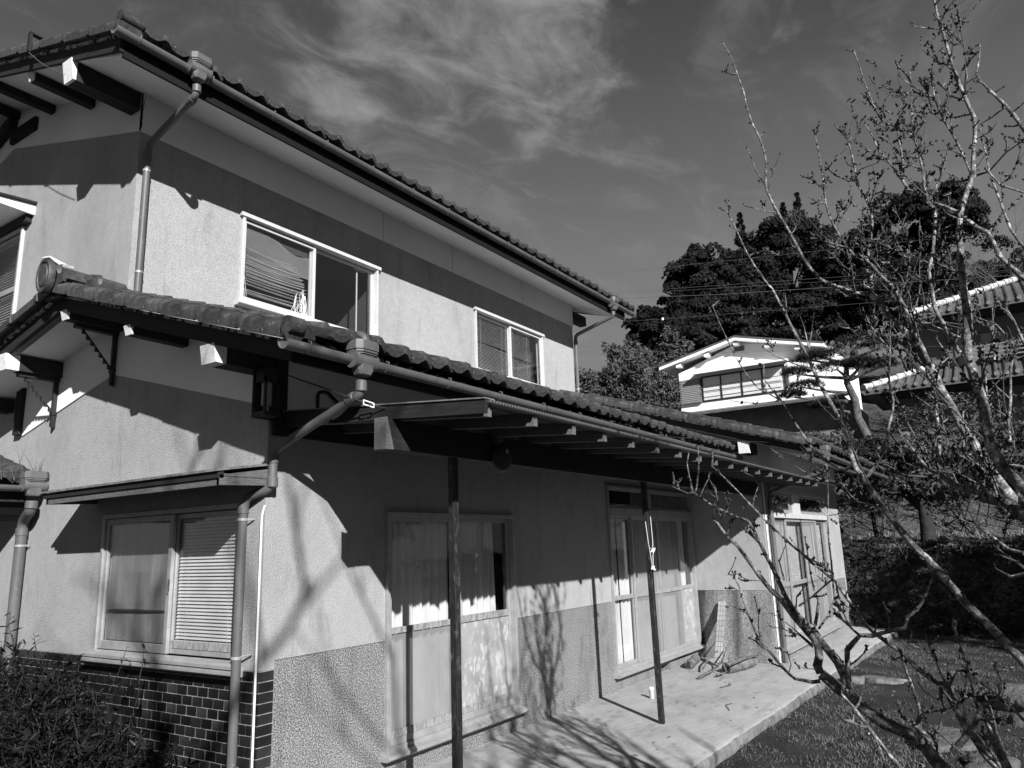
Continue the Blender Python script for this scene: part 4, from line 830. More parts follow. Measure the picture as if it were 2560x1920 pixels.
# ---- canopy roof at the far left
b = MB(); b.prism([(3.18, 2.42), (5.3, 3.06), (5.3, 2.94), (3.18, 2.33)], lambda u, z: (-1.9, u, z), lambda u, z: (-0.001, u, z)); can = b.build('canopy_roof', 'dark_wood', HOUSE)
for i in range(8):
    inst('roof_tile', ETM, HOUSE, (-1.95 + i * TP, 3.10, 2.43), (0.295, 0, 0))
tile_field(-1.95, 8, 3.10, 2.43, 0.302, 10)
b = MB(); b.box(-1.9, -0.05, 3.30, 3.34, 2.18, 2.34); sub(b.build('fascia', 'dark_wood', HOUSE), can)
b = MB(); b.box(-1.9, -0.02, 3.44, 3.52, 2.065, 2.125); sub(b.build('canopy_beam', 'weathered_wood', HOUSE), can)
gutter(-1.95, -0.02, 3.065, 2.355, off=0.5)
hopper(-0.11, 3.04, 2.475, 1.0)
downpipe([(-0.11, 3.05, 2.22), (-0.11, 3.06, 2.14), (-0.065, 3.27, 2.06), (-0.065, 3.28, 1.9), (-0.065, 3.285, -0.2)], 0.045, collars=[((-0.11, 3.05, 2.19), (0, 0, 1)), ((-0.065, 3.28, 1.96), (0, 0, 1))], straps=[((-0.065, 3.28, 1.84), (0.05, -0.06, 0))])
# dry weeds sprouting from the canopy gutter
W_ = random.Random(11); wd = MB()
for k in range(16):
    bx = -0.05 - W_.random() * 0.5 * (k % 2); p = Vector((bx - 0.02, 3.06, 2.40)); d = Vector((W_.uniform(-.3, .1), W_.uniform(-.8, .3), W_.uniform(.3, .8))).normalized(); L = W_.uniform(0.12, 0.34)
    wd.tube([p, p + d * L * 0.5 + Vector((0, 0, 0.02)), p + d * L], [0.003, 0.002, 0.001], 4)
tag(wd.build('dry_weeds', 'twig', None), 'thin dry weeds sprouting from the gutter of the small canopy roof', 'weeds')['kind'] = 'stuff'

# ------------------------------------------------------------------ porch
PORCH = empty('porch_canopy', (4, -1, 0), 'lean-to porch with corrugated sheet roof on dark posts in front of the garden wall', 'porch')
PS = 0.082
def pz(y): return 2.505 + PS * (y + 1.78)
def sheet(x0, x1, y0, y1):
    n = int((x1 - x0) / 0.032 * 6); V = []; F = []
    for k, (y, dz) in enumerate(((y0, 0), (y1, 0), (y1, -0.003), (y0, -0.003))):
        for i in range(n + 1):
            x = x0 + (x1 - x0) * i / n; V.append((x, y, pz(y) + 0.014 + 0.009 * sin(2 * pi * x / 0.032) + dz))
    for k in range(4):
        a, c = k * (n + 1), ((k + 1) % 4) * (n + 1); F += [(a + i, a + i + 1, c + i + 1, c + i) for i in range(n)]
    return rawmesh('corrugated_sheet', V, F, 'corrugated', PORCH)
sheet(0.11, 7.93, -1.80, -0.04); sheet(7.93, 8.80, -1.80, -1.13)
for i in range(18):
    x = 0.17 + 0.4985 * i; y1 = -0.045 if x < 7.9 else -1.13; y0 = -1.755 + random.uniform(-.012, .012); w = 0.0225
    p = [(y0 + 0.035, pz(y0) - 0.074), (y0 + 0.018, pz(y0) - 0.052), (y0 + 0.012, pz(y0) - 0.036), (y0 - 0.002, pz(y0) - 0.030), (y0, pz(y0)), (y1, pz(y1)), (y1, pz(y1) - 0.072)]
    if i % 1 == 0: p = [(y0, pz(y0) - 0.072), (y0, pz(y0)), (y1, pz(y1)), (y1, pz(y1) - 0.072)]
    b = MB(); b.prism(p, lambda u, z: (x - w, u, z), lambda u, z: (x + w, u, z)); b.build('rafter', 'weathered_wood' if i == 0 else 'board_wood', PORCH)
b = MB(); b.prism([(-1.785, pz(-1.785) + 0.02), (-0.05, pz(-0.05) + 0.02), (-0.05, pz(-0.05) - 0.085), (-1.785, pz(-1.785) - 0.06)], lambda u, z: (0.085, u, z), lambda u, z: (0.108, u, z)); b.build('edge_board', 'dark_wood', PORCH)
b = MB(); b.prism([(-1.79, pz(-1.79) + 0.022), (-0.05, pz(-0.05) + 0.022), (-0.05, pz(-0.05) + 0.03), (-1.79, pz(-1.79) + 0.03)], lambda u, z: (0.075, u, z), lambda u, z: (0.17, u, z)); b.build('edge_flashing', 'flashing', PORCH)
for y in (-1.62, -0.75, -0.35):
    b = MB(); b.box(0.11, 7.9, y - 0.02, y + 0.02, pz(y) - 0.0, pz(y) + 0.006); b.build('batten', 'dark_wood', PORCH)
b = MB(); b.box(0.03, 8.0, -1.072, -0.978, 2.305, 2.500); bm_o = b.build('beam', 'dark_wood', PORCH, bevel=0.004)
b = MB(); b.hexa([(0.026, -1.074, 2.303), (0.10, -1.074, 2.303), (0.026, -0.976, 2.303), (0.10, -0.976, 2.303), (0.026, -1.074, 2.502), (0.0405, -1.074, 2.502), (0.026, -0.976, 2.502), (0.0405, -0.976, 2.502)])
sub(b.build('beam_end', 'weathered_wood', PORCH), bm_o)
b = MB(); b.box(0.0 + 0.02, 7.93, -0.044, -0.014, 2.50, 2.63); b.build('ledger', 'dark_wood', PORCH)
for (xt, xb) in ((0.75, 0.757), (3.945, 4.005)):
    b = MB(); w = 0.026; b.hexa([(xb - w, -1.046, -0.05), (xb + w, -1.046, -0.05), (xb - w, -0.994, -0.05), (xb + w, -0.994, -0.05), (xt - w, -1.049, 2.304), (xt + w, -1.049, 2.304), (xt - w, -0.997, 2.304), (xt + w, -0.997, 2.304)])
    b.build('post', 'post_paint', PORCH, bevel=0.004)

# ---- things hung on the house and porch
lamp = empty('wall_lamp', (-0.10, -0.06, 2.62), 'black box wall lamp with a milky glass cylinder at the gable corner under the eaves', 'lamp')
LX, LY = -0.085, -0.075
b = MB(); 
for sx in (-1, 1):
    for sy in (-1, 1): b.box(LX + sx * 0.052 - 0.008, LX + sx * 0.052 + 0.008, LY + sy * 0.052 - 0.008, LY + sy * 0.052 + 0.008, 2.62, 2.88)
b.box(LX - 0.065, LX + 0.065, LY - 0.065, LY + 0.065, 2.605, 2.635); b.box(LX - 0.06, LX + 0.06, LY - 0.06, LY + 0.06, 2.84, 2.935); b.box(LX - 0.06, 0.02, LY + 0.04, LY + 0.075, 2.60, 2.95)
b.build('lamp_housing', 'black_iron', lamp)
b = MB(); b.tube([(LX, LY, 2.68), (LX, LY, 2.84)], 0.036, 16); b.build('lamp_glass', 'lamp_glass', lamp, 40)
b = MB(); b.tube([(LX, LY, 2.64), (LX, LY, 2.685)], 0.02, 10); b.build('lamp_holder', 'metal_frame', lamp, 40)
bell = empty('alarm_bell', (1.24, -1.09, 2.35), 'round dark bell hung from a block under the porch beam beside the front post', 'bell')
b = MB(); b.tube([(1.243, -1.073, 2.35), (1.243, -1.085, 2.35), (1.243, -1.10, 2.35), (1.243, -1.125, 2.35), (1.243, -1.135, 2.35)], [0.085, 0.118, 0.120, 0.10, 0.055], 28); b.build('gong', 'black_iron', bell, 50)
b = MB(); b.tube([(1.255, -1.136, 2.385), (1.255, -1.142, 2.385)], 0.018, 12); b.build('hub', 'metal_frame', bell, 40)
b = MB(); b.box(1.17, 1.26, -1.12, -1.073, 2.43, 2.51); b.build('block', 'weathered_wood', bell, bevel=0.006)
# strings and clips on the second post
st = empty('string', (3.95, -1.10, 1.45), 'white string knotted twice round the far porch post, hanging in a loop', 'string')
b = MB(); b.tube([(3.835, -1.065, 1.90), (3.86, -1.07, 1.7), (3.93, -1.065, 1.47)], 0.0028, 5); b.tube([(3.97, -1.065, 1.95), (3.985, -1.065, 1.7), (3.965, -1.06, 1.47)], 0.0028, 5); b.build('cord', 'white_plastic', st)
for (x, z) in ((3.965, 1.61), (3.95, 1.44)):
    b = MB(); rk = random.Random(int(z * 100))
    for k in range(5): b.tube([(x + rk.uniform(-.045, .045), -1.058 - rk.uniform(0, .02), z + rk.uniform(-.035, .03)) for _ in range(3)], 0.004, 5)
    b.tube([(x - 0.035, -1.062, z - 0.012), (x + 0.035, -1.062, z + 0.012)], 0.007, 6); b.build('knot', 'white_plastic', st)
# service cable with its tension clip
CAB1 = [(0.018, -0.030, 2.957), (-0.037, -0.340, 2.835), (-0.051, -0.560, 2.753), (-0.057, -0.770, 2.669), (0.007, -0.900, 2.612)]
CAB2 = [(0.038, -0.960, 2.586), (0.161, -1.120, 2.534), (0.749, -0.974, 2.573), (1.752, -0.936, 2.625), (4.360, -1.026, 2.832), (8.998, -1.594, 3.117), (17.223, -4.471, 3.253), (29.775, -11.171, 3.115)]
cab = empty('service_cable', (0.0, -0.03, 2.95), 'black overhead service cable running out from the house corner past the gutter downpipe', 'cable')
b = MB(); b.tube(CAB1, [0.004, 0.005, 0.006, 0.006, 0.005], 7)
far = CAB2
b.tube([far[0]] + [p for i in range(len(far) - 1) for p in [Vector(far[i]).lerp(Vector(far[i + 1]), t / 3) for t in (1, 2, 3)]], 0.0045, 6); b.build('cable', 'cable_black', cab)
b = MB()
c0 = Vector(CAB1[-1]); c1 = Vector(CAB2[0]); up = Vector((0.0, 0.0, 0.013))
for a, e in ((c0 + up, c1 + up), (c0 + up, c0 - up), (c1 + up, c1 - up), (c0 - up, c0.lerp(c1, 0.5) - up), (c0.lerp(c1, .6) - up, c1 - up)): b.tube([a, e], 0.004, 6)
b.build('tension_clip', 'white_plastic', cab)

# ------------------------------------------------------------------ things on the pavement and lawn
b = MB(); p0, p1 = Vector((7.36, -0.455, 0.02)), Vector((7.955, -0.385, 0.80)); wd = Vector((0.012, -0.055, 0)); nrm = (p1 - p0).cross(wd).normalized() * -0.012
plank = MB(); plank.hexa([p0 - wd, p0 + wd, p0 - wd + nrm, p0 + wd + nrm, p1 - wd, p1 + wd, p1 - wd + nrm, p1 + wd + nrm]); pk = plank.build('lattice_board', 'shutter_dark', None)
tag(pk, 'pale narrow grid-lined board leaning on the wall beside the four-panel window', 'board')
BASE[pk.name] = (0, 0, 0); g = MB()
for i in range(12):
    for j in range(3):
        a0, a1 = (i + 0.05) / 12, (i + 0.95) / 12; c0, c1 = -1 + (j + 0.06) * 2 / 3, -1 + (j + 0.94) * 2 / 3
        for nn in (nrm * 0.28,):
            q = [p0.lerp(p1, a) + wd * c + nrm for a, c in ((a0, c0), (a0, c1), (a1, c0), (a1, c1))]; g.hexa([q[0], q[1], q[0] + nn, q[1] + nn, q[2], q[3], q[2] + nn, q[3] + nn])
g.build('grid_cells', 'plank', pk, kind='stuff')
def log(p0, p1, r, label, seed):
    R = random.Random(seed); p0, p1 = Vector(p0), Vector(p1); n = 9; b = MB()
    b.tube([p0.lerp(p1, i / n) + Vector((R.uniform(-.006, .006), R.uniform(-.006, .006), 0)) for i in range(n + 1)], [r * R.uniform(0.88, 1.08) for _ in range(n + 1)], 18)
    o = b.build('log', 'log_bark', None, 50); tag(o, label, 'log', 'logs on the pavement'); BASE[o.name] = (0, 0, 0)
    k = MB(); ax = (p0 - p1).normalized(); k.tube([p0 + ax * 0.001, p0 + ax * 0.006], [r * 0.72, r * 0.7], 14); k.build('cut_end', 'dark_bark', o)
    return o
log((6.93, -0.20, 0.05), (7.40, -0.12, 0.06), 0.062, 'shorter rough-barked log lying against the wall under the four-panel window', 1)
log((6.90, -0.72, 0.035), (7.62, -0.86, 0.045), 0.082, 'longer split log lying on the pavement in front of the leaning board', 2)
R_ = random.Random(4)
def stick(pts, r, label):
    o = MB().tube(pts, r, 6).build('branch', 'twig', None, 60); tag(o, label, 'stick', 'cut sticks by the logs')
stick([(6.75, -0.45, 0.03), (7.1, -0.4, 0.10), (7.6, -0.42, 0.20), (7.95, -0.30, 0.30)], [0.014, 0.012, 0.009, 0.005], 'long thin stick resting across both logs up to the wall')
stick([(6.30, -0.55, -0.005), (6.7, -0.6, 0.03), (7.05, -0.62, 0.10), (7.5, -0.55, 0.23)], [0.018, 0.016, 0.013, 0.006], 'thick pale forked stick lying between the two logs')
stick([(6.55, -0.70, 0.0), (6.72, -0.78, 0.02), (6.80, -0.70, 0.16)], [0.014, 0.012, 0.012], 'short bent stick propped on the front log')
stick([(6.72, -0.86, 0.12), (7.0, -0.90, 0.135), (7.4, -0.95, 0.15), (7.62, -1.0, 0.13)], [0.009, 0.008, 0.006, 0.003], 'bristly twig lying along the top of the front log')
stick([(5.95, -0.95, -0.03), (6.15, -1.02, -0.025), (6.3, -0.95, -0.03)], [0.006, 0.006, 0.004], 'small crooked twig alone on the open pavement')
stick([(4.9, -1.4, -0.055), (5.1, -1.30, -0.045), (5.22, -1.33, -0.05)], [0.004, 0.005, 0.003], 'tiny twig beside the far porch post')
fk = MB(); R2 = random.Random(9)
for k in range(14):
    p = Vector((6.7 + R2.random() * 0.9, -0.9 + R2.random() * 0.25, 0.10)); d = Vector((R2.uniform(-1, 1), R2.uniform(-1, .3), R2.uniform(0, .5))).normalized() * R2.uniform(.06, .16); fk.tube([p, p + d * .5, p + d], [0.004, 0.003, 0.001], 4)
o = fk.build('dry_twigs', 'stick_dark', None); tag(o, 'dark dry sprigs scattered over the front log', 'twigs'); o['kind'] = 'stuff'
cup = empty('can', (4.97, -0.50, -0.02), 'small grey can with a white rim standing on the pavement behind the far post', 'can')
b = MB(); b.tube([(4.97, -0.50, -0.024), (4.97, -0.50, 0.075)], 0.028, 16); b.build('body', 'cup_grey', cup, 40)
b = MB(); b.tube([(4.97, -0.50, 0.0752), (4.97, -0.50, 0.098)], [0.029, 0.027], 16); b.build('lid', 'white_plastic', cup, 40)
def stone(c, s, seed, label, mat='rock', flat=0.5):
    bm = bmesh.new(); bmesh.ops.create_icosphere(bm, subdivisions=3, radius=1); R = random.Random(seed); ph = [R.uniform(0, 6) for _ in range(6)]
    for v in bm.verts:
        p = v.co; k = 1 + 0.16 * sin(3 * p.x + ph[0]) * sin(2.6 * p.y + ph[1]) + 0.10 * sin(5 * p.z + 4 * p.x + ph[2]) + 0.05 * sin(11 * p.y + ph[3])
        q = Vector((p.x * s[0], p.y * s[1], max(-.6, min(flat, p.z)) * s[2])) * k; v.co = q + Vector(c)
    me = bpy.data.meshes.new('stone'); bm.to_mesh(me); bm.free(); me.materials.append(MATS[mat]); me.polygons.foreach_set('use_smooth', [True] * len(me.polygons))
    o = bpy.data.objects.new('stone', me); COL.objects.link(o); return tag(o, label, 'stone', 'stones on the lawn')
stone((7.72, -2.12, -0.15), (0.14, 0.13, 0.09), 1, 'small squarish stone end-on to the flat slab on the lawn', 'log_bark', 0.55)
stone((7.95, -2.42, -0.16), (0.17, 0.30, 0.07), 2, 'flat pale slab of stone lying in the grass beside the pavement', 'log_bark', 0.45)
stone((5.05, -3.35, -0.20), (0.45, 0.30, 0.10), 3, 'broad low rock in the lawn behind the plum stems', 'rock', 0.6)
stone((7.0, -3.98, -0.18), (0.5, 0.30, 0.24), 4, 'largest rock at the edge of the lawn, farthest to the right', 'rock', 0.7)
stone((6.1, -4.05, -0.20), (0.28, 0.22, 0.14), 5, 'dark rounded rock between the two big lawn rocks', 'rock', 0.7)
stone((4.3, -3.75, -0.20), (0.3, 0.25, 0.10), 6, 'rock nearest the camera under the plum trunk', 'rock', 0.7)

n = 520; rngl = np.random.default_rng(31); lx_ = 2 + 11 * rngl.random(n); ly_ = -0.25 - 5.5 * rngl.random(n) ** 0.9
FL_V = []; FL_F = []
for i in range(n):
    x, y = lx_[i], ly_[i]; on = y > -1.70
    if on and rngl.random() < 0.80: continue
    z = (-0.045 * abs(y) + 0.006) if on else -0.165; a = rngl.random() * 6.28; s = 0.018 + 0.022 * rngl.random(); ca, sa = cos(a) * s, sin(a) * s; o = len(FL_V); t1, t2 = rngl.normal(size=2) * 0.008
    FL_V += [(x - ca, y - sa, z + t1), (x + sa * .5, y - ca * .5, z + 0.006), (x + ca, y + sa, z + t2), (x - sa * .5, y + ca * .5, z + 0.002)]; FL_F.append((o, o + 1, o + 2, o + 3))
simple('fallen_leaf', 0.16, 0.8, 0.2, 3, None, 0.4, 1.6)
rawmesh('fallen_leaves', FL_V, FL_F, 'fallen_leaf', None, 'stuff')

# ------------------------------------------------------------------ foliage helpers
def leaf_quads(P, Nrm, size, ratio, rng, fold=0.0):
    """rhombic leaves at P, roughly facing Nrm"""
    n = len(P); Nrm = Nrm / (np.linalg.norm(Nrm, axis=1, keepdims=True) + 1e-9)
    t = rng.normal(size=(n, 3)); a = np.cross(Nrm, t); a /= np.linalg.norm(a, axis=1, keepdims=True) + 1e-9; b_ = np.cross(Nrm, a)
    s = (size * (0.6 + 0.8 * rng.random(n)))[:, None]; w = s * ratio
    V = np.stack([P - a * s * .5, P + b_ * w * .5 + Nrm * s * .08, P + a * s * .5, P - b_ * w * .5 + Nrm * s * .08], 1).reshape(-1, 3)
    return V, np.arange(4 * n).reshape(-1, 4)
def crown_points(c, r, n, rng, clumps=60, cr=0.28, shape='round', lump=0.1):
    u = rng.normal(size=(clumps, 3)); u /= np.linalg.norm(u, axis=1, keepdims=True); u[:, 2] = np.where(u[:, 2] < -0.5, -u[:, 2], u[:, 2])
    rad = (0.58 + 0.34 * rng.random(clumps) ** 0.6)[:, None]
    C = u * rad * (1 + lump * rng.normal(size=(clumps, 1)))
    if shape == 'cone':
        h = rng.random(clumps) ** 1.1; ang = rng.random(clumps) * 2 * pi; w = (1 - h) * 0.85 * (0.5 + 0.5 * rng.random(clumps)) + 0.05
        C = np.stack([np.cos(ang) * w, np.sin(ang) * w, h * 2 - 1], 1)
    k = rng.integers(0, clumps, n); d = rng.normal(size=(n, 3)); d /= np.linalg.norm(d, axis=1, keepdims=True); d[:, 2] = np.abs(d[:, 2]) * 1.0 - 0.35
    crs = (cr * (0.55 + 0.7 * rng.random(clumps)))[k][:, None] * (0.65 + 0.35 * rng.random((n, 1)))
    if shape == 'cone': crs = crs * (1.1 - 1.0 * (C[k][:, 2:3] + 1) / 2).clip(0.12, 1)
    q = C[k] + d * crs; P = np.array(c) + q * np.array(r); N = d * 0.7 + q * 0.3 + rng.normal(size=(n, 3)) * 0.45
    return P, N
def tree(name, label, cat, c, r, n, leaf, mat, base, seed, group=None, clumps=60, cr=0.28, shape='round', trunk_r=0.3, ratio=0.55, bark='dark_bark', limbs=4, kind=None):
    rng = np.random.default_rng(seed); t = empty(name, tuple(base), label, cat, group)
    P, N = crown_points(c, r, n, rng, clumps, cr, shape); V, F = leaf_quads(P, N, leaf, ratio, rng)
    rawmesh('crown', V, F, mat, t)
    b = MB(); R = random.Random(seed); top = Vector(c) + Vector((0, 0, r[2] * (0.9 if shape == 'cone' else 0.2))); p0 = Vector(base) - Vector((0, 0, 0.3)); mid = p0.lerp(top, 0.5) + Vector((R.uniform(-.2, .2), R.uniform(-.2, .2), 0)) * r[0] * 0.4
    b.tube([p0, mid, top], [trunk_r, trunk_r * 0.7, trunk_r * 0.25], 8)
    for k in range(limbs):
        q = p0.lerp(top, R.uniform(.4, .8)); e = Vector(c) + Vector((R.uniform(-.7, .7) * r[0], R.uniform(-.7, .7) * r[1], R.uniform(-.3, .6) * r[2])); b.tube([q, q.lerp(e, .5) + Vector((0, 0, .05 * r[2])), e], [trunk_r * .4, trunk_r * .25, trunk_r * .08], 6)
    b.build('trunk', bark, t, 60); return t
def gz(x, y): return ground_z(x, y)
# ---- wooded hill behind the neighbours
HG = 'evergreen trees on the wooded hill'
hill = [((45.72, 16.12, 15.93), (1.78, 1.78, 2.30), 12000, 0.25, 'dark_leaf', 'low dark crown at the extreme left foot of the hill, behind the bamboo'),
        ((49.41, 13.00, 19.09), (3.17, 3.17, 4.11), 24000, 0.26, 'dark_leaf', 'dark round-crowned evergreen at the left end of the wooded hill'),
        ((44.97, 13.93, 14.94), (2.21, 2.21, 3.16), 15000, 0.25, 'dark_leaf', 'lower dark crown just above the bamboo at the left foot of the hill'),
        ((62.40, 9.93, 24.04), (4.68, 4.68, 5.51), 30000, 0.29, 'dark_leaf', 'largest domed evergreen under the two pointed cedars'),
        ((56.84, 11.92, 21.49), (2.67, 2.67, 3.92), 16000, 0.27, 'dark_leaf', 'dark evergreen under the ragged layered conifer'),
        ((59.91, -1.04, 23.71), (4.84, 4.84, 4.11), 26000, 0.27, 'dark_leaf', 'domed evergreen on the hill above the tiled house'),
        ((61.27, 5.18, 21.56), (3.29, 3.29, 3.77), 16000, 0.27, 'dark_leaf', 'lower dark crown in the dip between the two domed hill trees'),
        ((60.91, -5.74, 17.65), (3.34, 3.34, 3.90), 14000, 0.27, 'dark_leaf', 'low evergreen on the hill at the right edge'),
        ((46.65, 0.10, 15.25), (4.19, 4.19, 2.56), 18000, 0.24, 'dark_leaf', 'dark spreading crown right behind the tiled roof'),
        ((40.91, 9.61, 13.20), (3.03, 3.03, 2.10), 14000, 0.24, 'dark_leaf', 'shadowy evergreen just behind the left slope of the white gable'),
        ((45.56, 5.86, 14.29), (3.64, 3.64, 2.43), 16000, 0.24, 'dark_leaf', 'dark evergreen just behind the right slope of the white gable')]
for i, (c, r, n, lf, m, lab) in enumerate(hill):
    tree('evergreen_tree', lab, 'tree', c, r, n, lf, m, (c[0], c[1], gz(c[0], c[1])), 20 + i, HG, clumps=90, cr=0.26, trunk_r=0.35)
for i, (c, r, n, lab) in enumerate((((61.81, 13.25, 27.31), (1.20, 1.20, 3.65), 6000, 'ragged layered conifer rising left of the largest dome'), ((71.57, 11.42, 32.17), (0.97, 0.97, 2.92), 4000, 'shorter pointed cedar behind the largest dome'), ((70.29, 9.74, 31.90), (1.18, 1.18, 3.19), 5000, 'tallest pointed cedar behind the largest dome'))):
    tree('cedar_tree', lab, 'tree', c, r, n, 0.42, 'conifer', (c[0], c[1], gz(c[0], c[1])), 50 + i, HG, clumps=46 if i == 0 else 60, cr=0.30, shape='cone', trunk_r=0.3, ratio=0.4)
# ---- bamboo grove
def bamboo(seed, x, y, H, label, group):
    rng = np.random.default_rng(seed); R = random.Random(seed); z0 = gz(x, y); t = empty('bamboo', (x, y, z0), label, 'bamboo', group)
    b = MB(); leanx, leany = R.uniform(-.6, .6), R.uniform(-.9, .9); stem = []
    for k in range(9):
        s = k / 8; stem.append(Vector((x + leanx * s ** 2.5 * 1.8, y + leany * s ** 2.5 * 1.8, z0 + H * (s - 0.10 * s ** 3))))
    b.tube(stem, [0.05 * (1 - 0.8 * k / 8) for k in range(9)], 6); b.build('culm', 'bamboo_leaf', t)
    n = 1900; s = 0.28 + 0.72 * rng.random(n) ** 0.85; P = np.zeros((n, 3)); st = np.array([tuple(p) for p in stem]); idx = s * 8; i0 = np.minimum(idx.astype(int), 7); fr = (idx - i0)[:, None]; ax = st[i0] * (1 - fr) + st[i0 + 1] * fr
    k = rng.integers(0, 44, n); ang = (k * 2.399 + rng.normal(size=n) * 0.30); sk = 0.28 + 0.72 * ((k + 0.5) / 44) ** 0.85; idx = sk * 8; i0 = np.minimum(idx.astype(int), 7); fr = (idx - i0)[:, None]; ax = st[i0] * (1 - fr) + st[i0 + 1] * fr
    L = (1.0 * (1 - 0.66 * sk) + 0.12) * rng.random(n) ** 0.7
    P = ax + np.stack([np.cos(ang) * L, np.sin(ang) * L, 0.45 * L - 0.22 * L ** 2 + rng.normal(size=n) * 0.10], 1)
    N = rng.normal(size=(n, 3)) + np.array([-.3, -.5, .6]); V, F = leaf_quads(P, N, 0.26, 0.26, rng); rawmesh('foliage', V, F, 'bamboo_leaf', t); return t
k = 0; Rb = random.Random(2)
for row, (bx, ya, yb, H, cnt) in enumerate(((30.5, 14.0, 10.0, 6.4, 8), (33.0, 15.0, 10.0, 7.6, 8), (36.0, 16.2, 11.5, 8.4, 7))):
    for i in range(cnt):
        y = ya + (yb - ya) * (i + 0.5) / cnt + Rb.uniform(-.25, .25); hh = H * Rb.uniform(0.86, 1.12) * (0.9 if i < 2 else 1.0)
        bamboo(100 + k, bx + Rb.uniform(-.6, .6), y, hh, 'feathery bamboo in the grove left of the white house', 'bamboo stalks in the grove'); k += 1

# ------------------------------------------------------------------ white neighbour house
NB = empty('neighbour_house', (27, 4.5, 4.8), 'white gabled house with a four-pane window and louvred shutter behind the roofs', 'house'); n27 = mapB(27.0)
b = MB(); b.prism([(0.9, 6.9), (7.15, 6.9), (7.15, 8.75), (4.48, 9.66), (0.9, 8.85)], lambda u, z: n27(u, 0, z), lambda u, z: (32.5, u, z)); b.build('wall', 'house_white', NB)
b = MB(); b.prism([(0.7, 4.6), (7.0, 4.6), (7.0, 6.9), (0.7, 6.9)], lambda u, z: n27(u, -0.01, z), lambda u, z: (32.5, u, z)); b.build('lower_wall', 'neighbour_wall', NB)
def roofpl(o0, x1, mat, name, dz=0.0, th=0.10, i=0.0):
    b = MB(); b.prism([(7.81, 8.98 + dz), (4.48, 9.72 + dz), (1.10, 8.86 + dz), (1.10, 8.86 + dz + th), (4.48, 9.72 + dz + th), (7.81, 8.98 + dz + th)], lambda u, z: n27(u, o0, z), lambda u, z: (x1, u, z)); return b.build(name, mat, NB)
# gentle gable: eaves to left and right, white bargeboard
roofpl(0.42, 33.2, 'house_white', 'roof_soffit', -0.02, 0.10); roofpl(0.48, 33.3, 'neighbour_tile', 'roof', 0.085, 0.07)
b = MB(); b.prism([(7.83, 8.93), (4.48, 9.67), (1.08, 8.81), (1.08, 8.95), (4.48, 9.81), (7.83, 9.07)], lambda u, z: n27(u, 0.421, z), lambda u, z: n27(u, 0.465, z)); b.build('bargeboard', 'house_white', NB)
for y in (7.0, 5.75, 4.48, 3.25, 2.1):
    zt = 9.70 - abs(y - 4.48) * (0.222 if y > 4.48 else 0.254); b = MB(); b.mbox(n27, y - 0.10, y + 0.10, 0.0, 0.38, zt - 0.20, zt - 0.02); b.build('purlin', 'house_white', NB)
b = MB(); b.mbox(n27, 4.25, 4.65, 0.0, 0.04, 9.30, 9.50); b.build('gable_vent', 'shutter_dark', NB)
w = frame_part(n27, 2.74, 6.18, 7.38, 8.46, -0.06, 0.05, 0.06, 'window', 'black_iron', NB)
b = MB(); b.mbox(n27, 2.8, 6.12, -0.06, -0.03, 7.44, 8.40); 
b.build('room', 'room_dark', NB)
for i, (a, c) in enumerate(((6.12, 5.38), (5.33, 4.52), (4.46, 3.68), (3.60, 2.80))):
    b = MB(); b.mbox(n27, c, a, 0.012, 0.016, 7.44, 8.40); sub(b.build('pane', 'glass', NB), w)
    curtain(w, n27, c + 0.02, a - 0.02, 7.46, 8.28 if i < 3 else 8.39, -0.012, 6, 0.012, 'curtain', 30 + i)
    if i < 3: b = MB(); b.mbox(n27, c - 0.055, c - 0.005, -0.02, 0.04, 7.44, 8.40); sub(b.build('stile', 'black_iron', NB), w)
for z in (7.72, 7.98): b = MB(); b.mbox(n27, 2.7, 6.2, 0.16, 0.185, z, z + 0.02); sub(b.build('guard_rail', 'black_iron', NB), w)
b = MB(); b.prism([(0.0, 8.66), (0.55, 8.56), (0.55, 8.50), (0.0, 8.58)], lambda o, z: n27(2.55, o, z), lambda o, z: n27(6.4, o, z)); b.build('window_hood', 'house_white', NB)
b = MB(); b.mbox(n27, 6.2, 7.1, 0.0, 0.14, 7.36, 8.40); sh = b.build('shutter_box', 'neighbour_wall', NB)
for i in range(13): b = MB(); b.mbox(n27, 6.25, 7.05, 0.14, 0.16, 7.40 + i * 0.077, 7.40 + i * 0.077 + 0.05); sub(b.build('louvre', 'metal_frame', NB), sh)
b = MB(); b.prism([(0.0, 7.03), (1.0, 6.80), (1.0, 6.70), (0.0, 6.90)], lambda o, z: n27(0.5, o, z), lambda o, z: n27(7.3, o, z)); b.build('pent_roof', 'neighbour_tile', NB)
b = MB(); b.tube([n27(2.62, 0.06, 8.45), n27(2.60, 0.07, 8.0), n27(2.62, 0.06, 7.6)], 0.03, 6); b.build('downpipe', 'metal_frame', NB)
b = MB(); b.mbox(n27, 2.2, 3.0, 0.0, 0.3, 6.95, 7.2); b.build('box_gutter', 'house_white', NB)

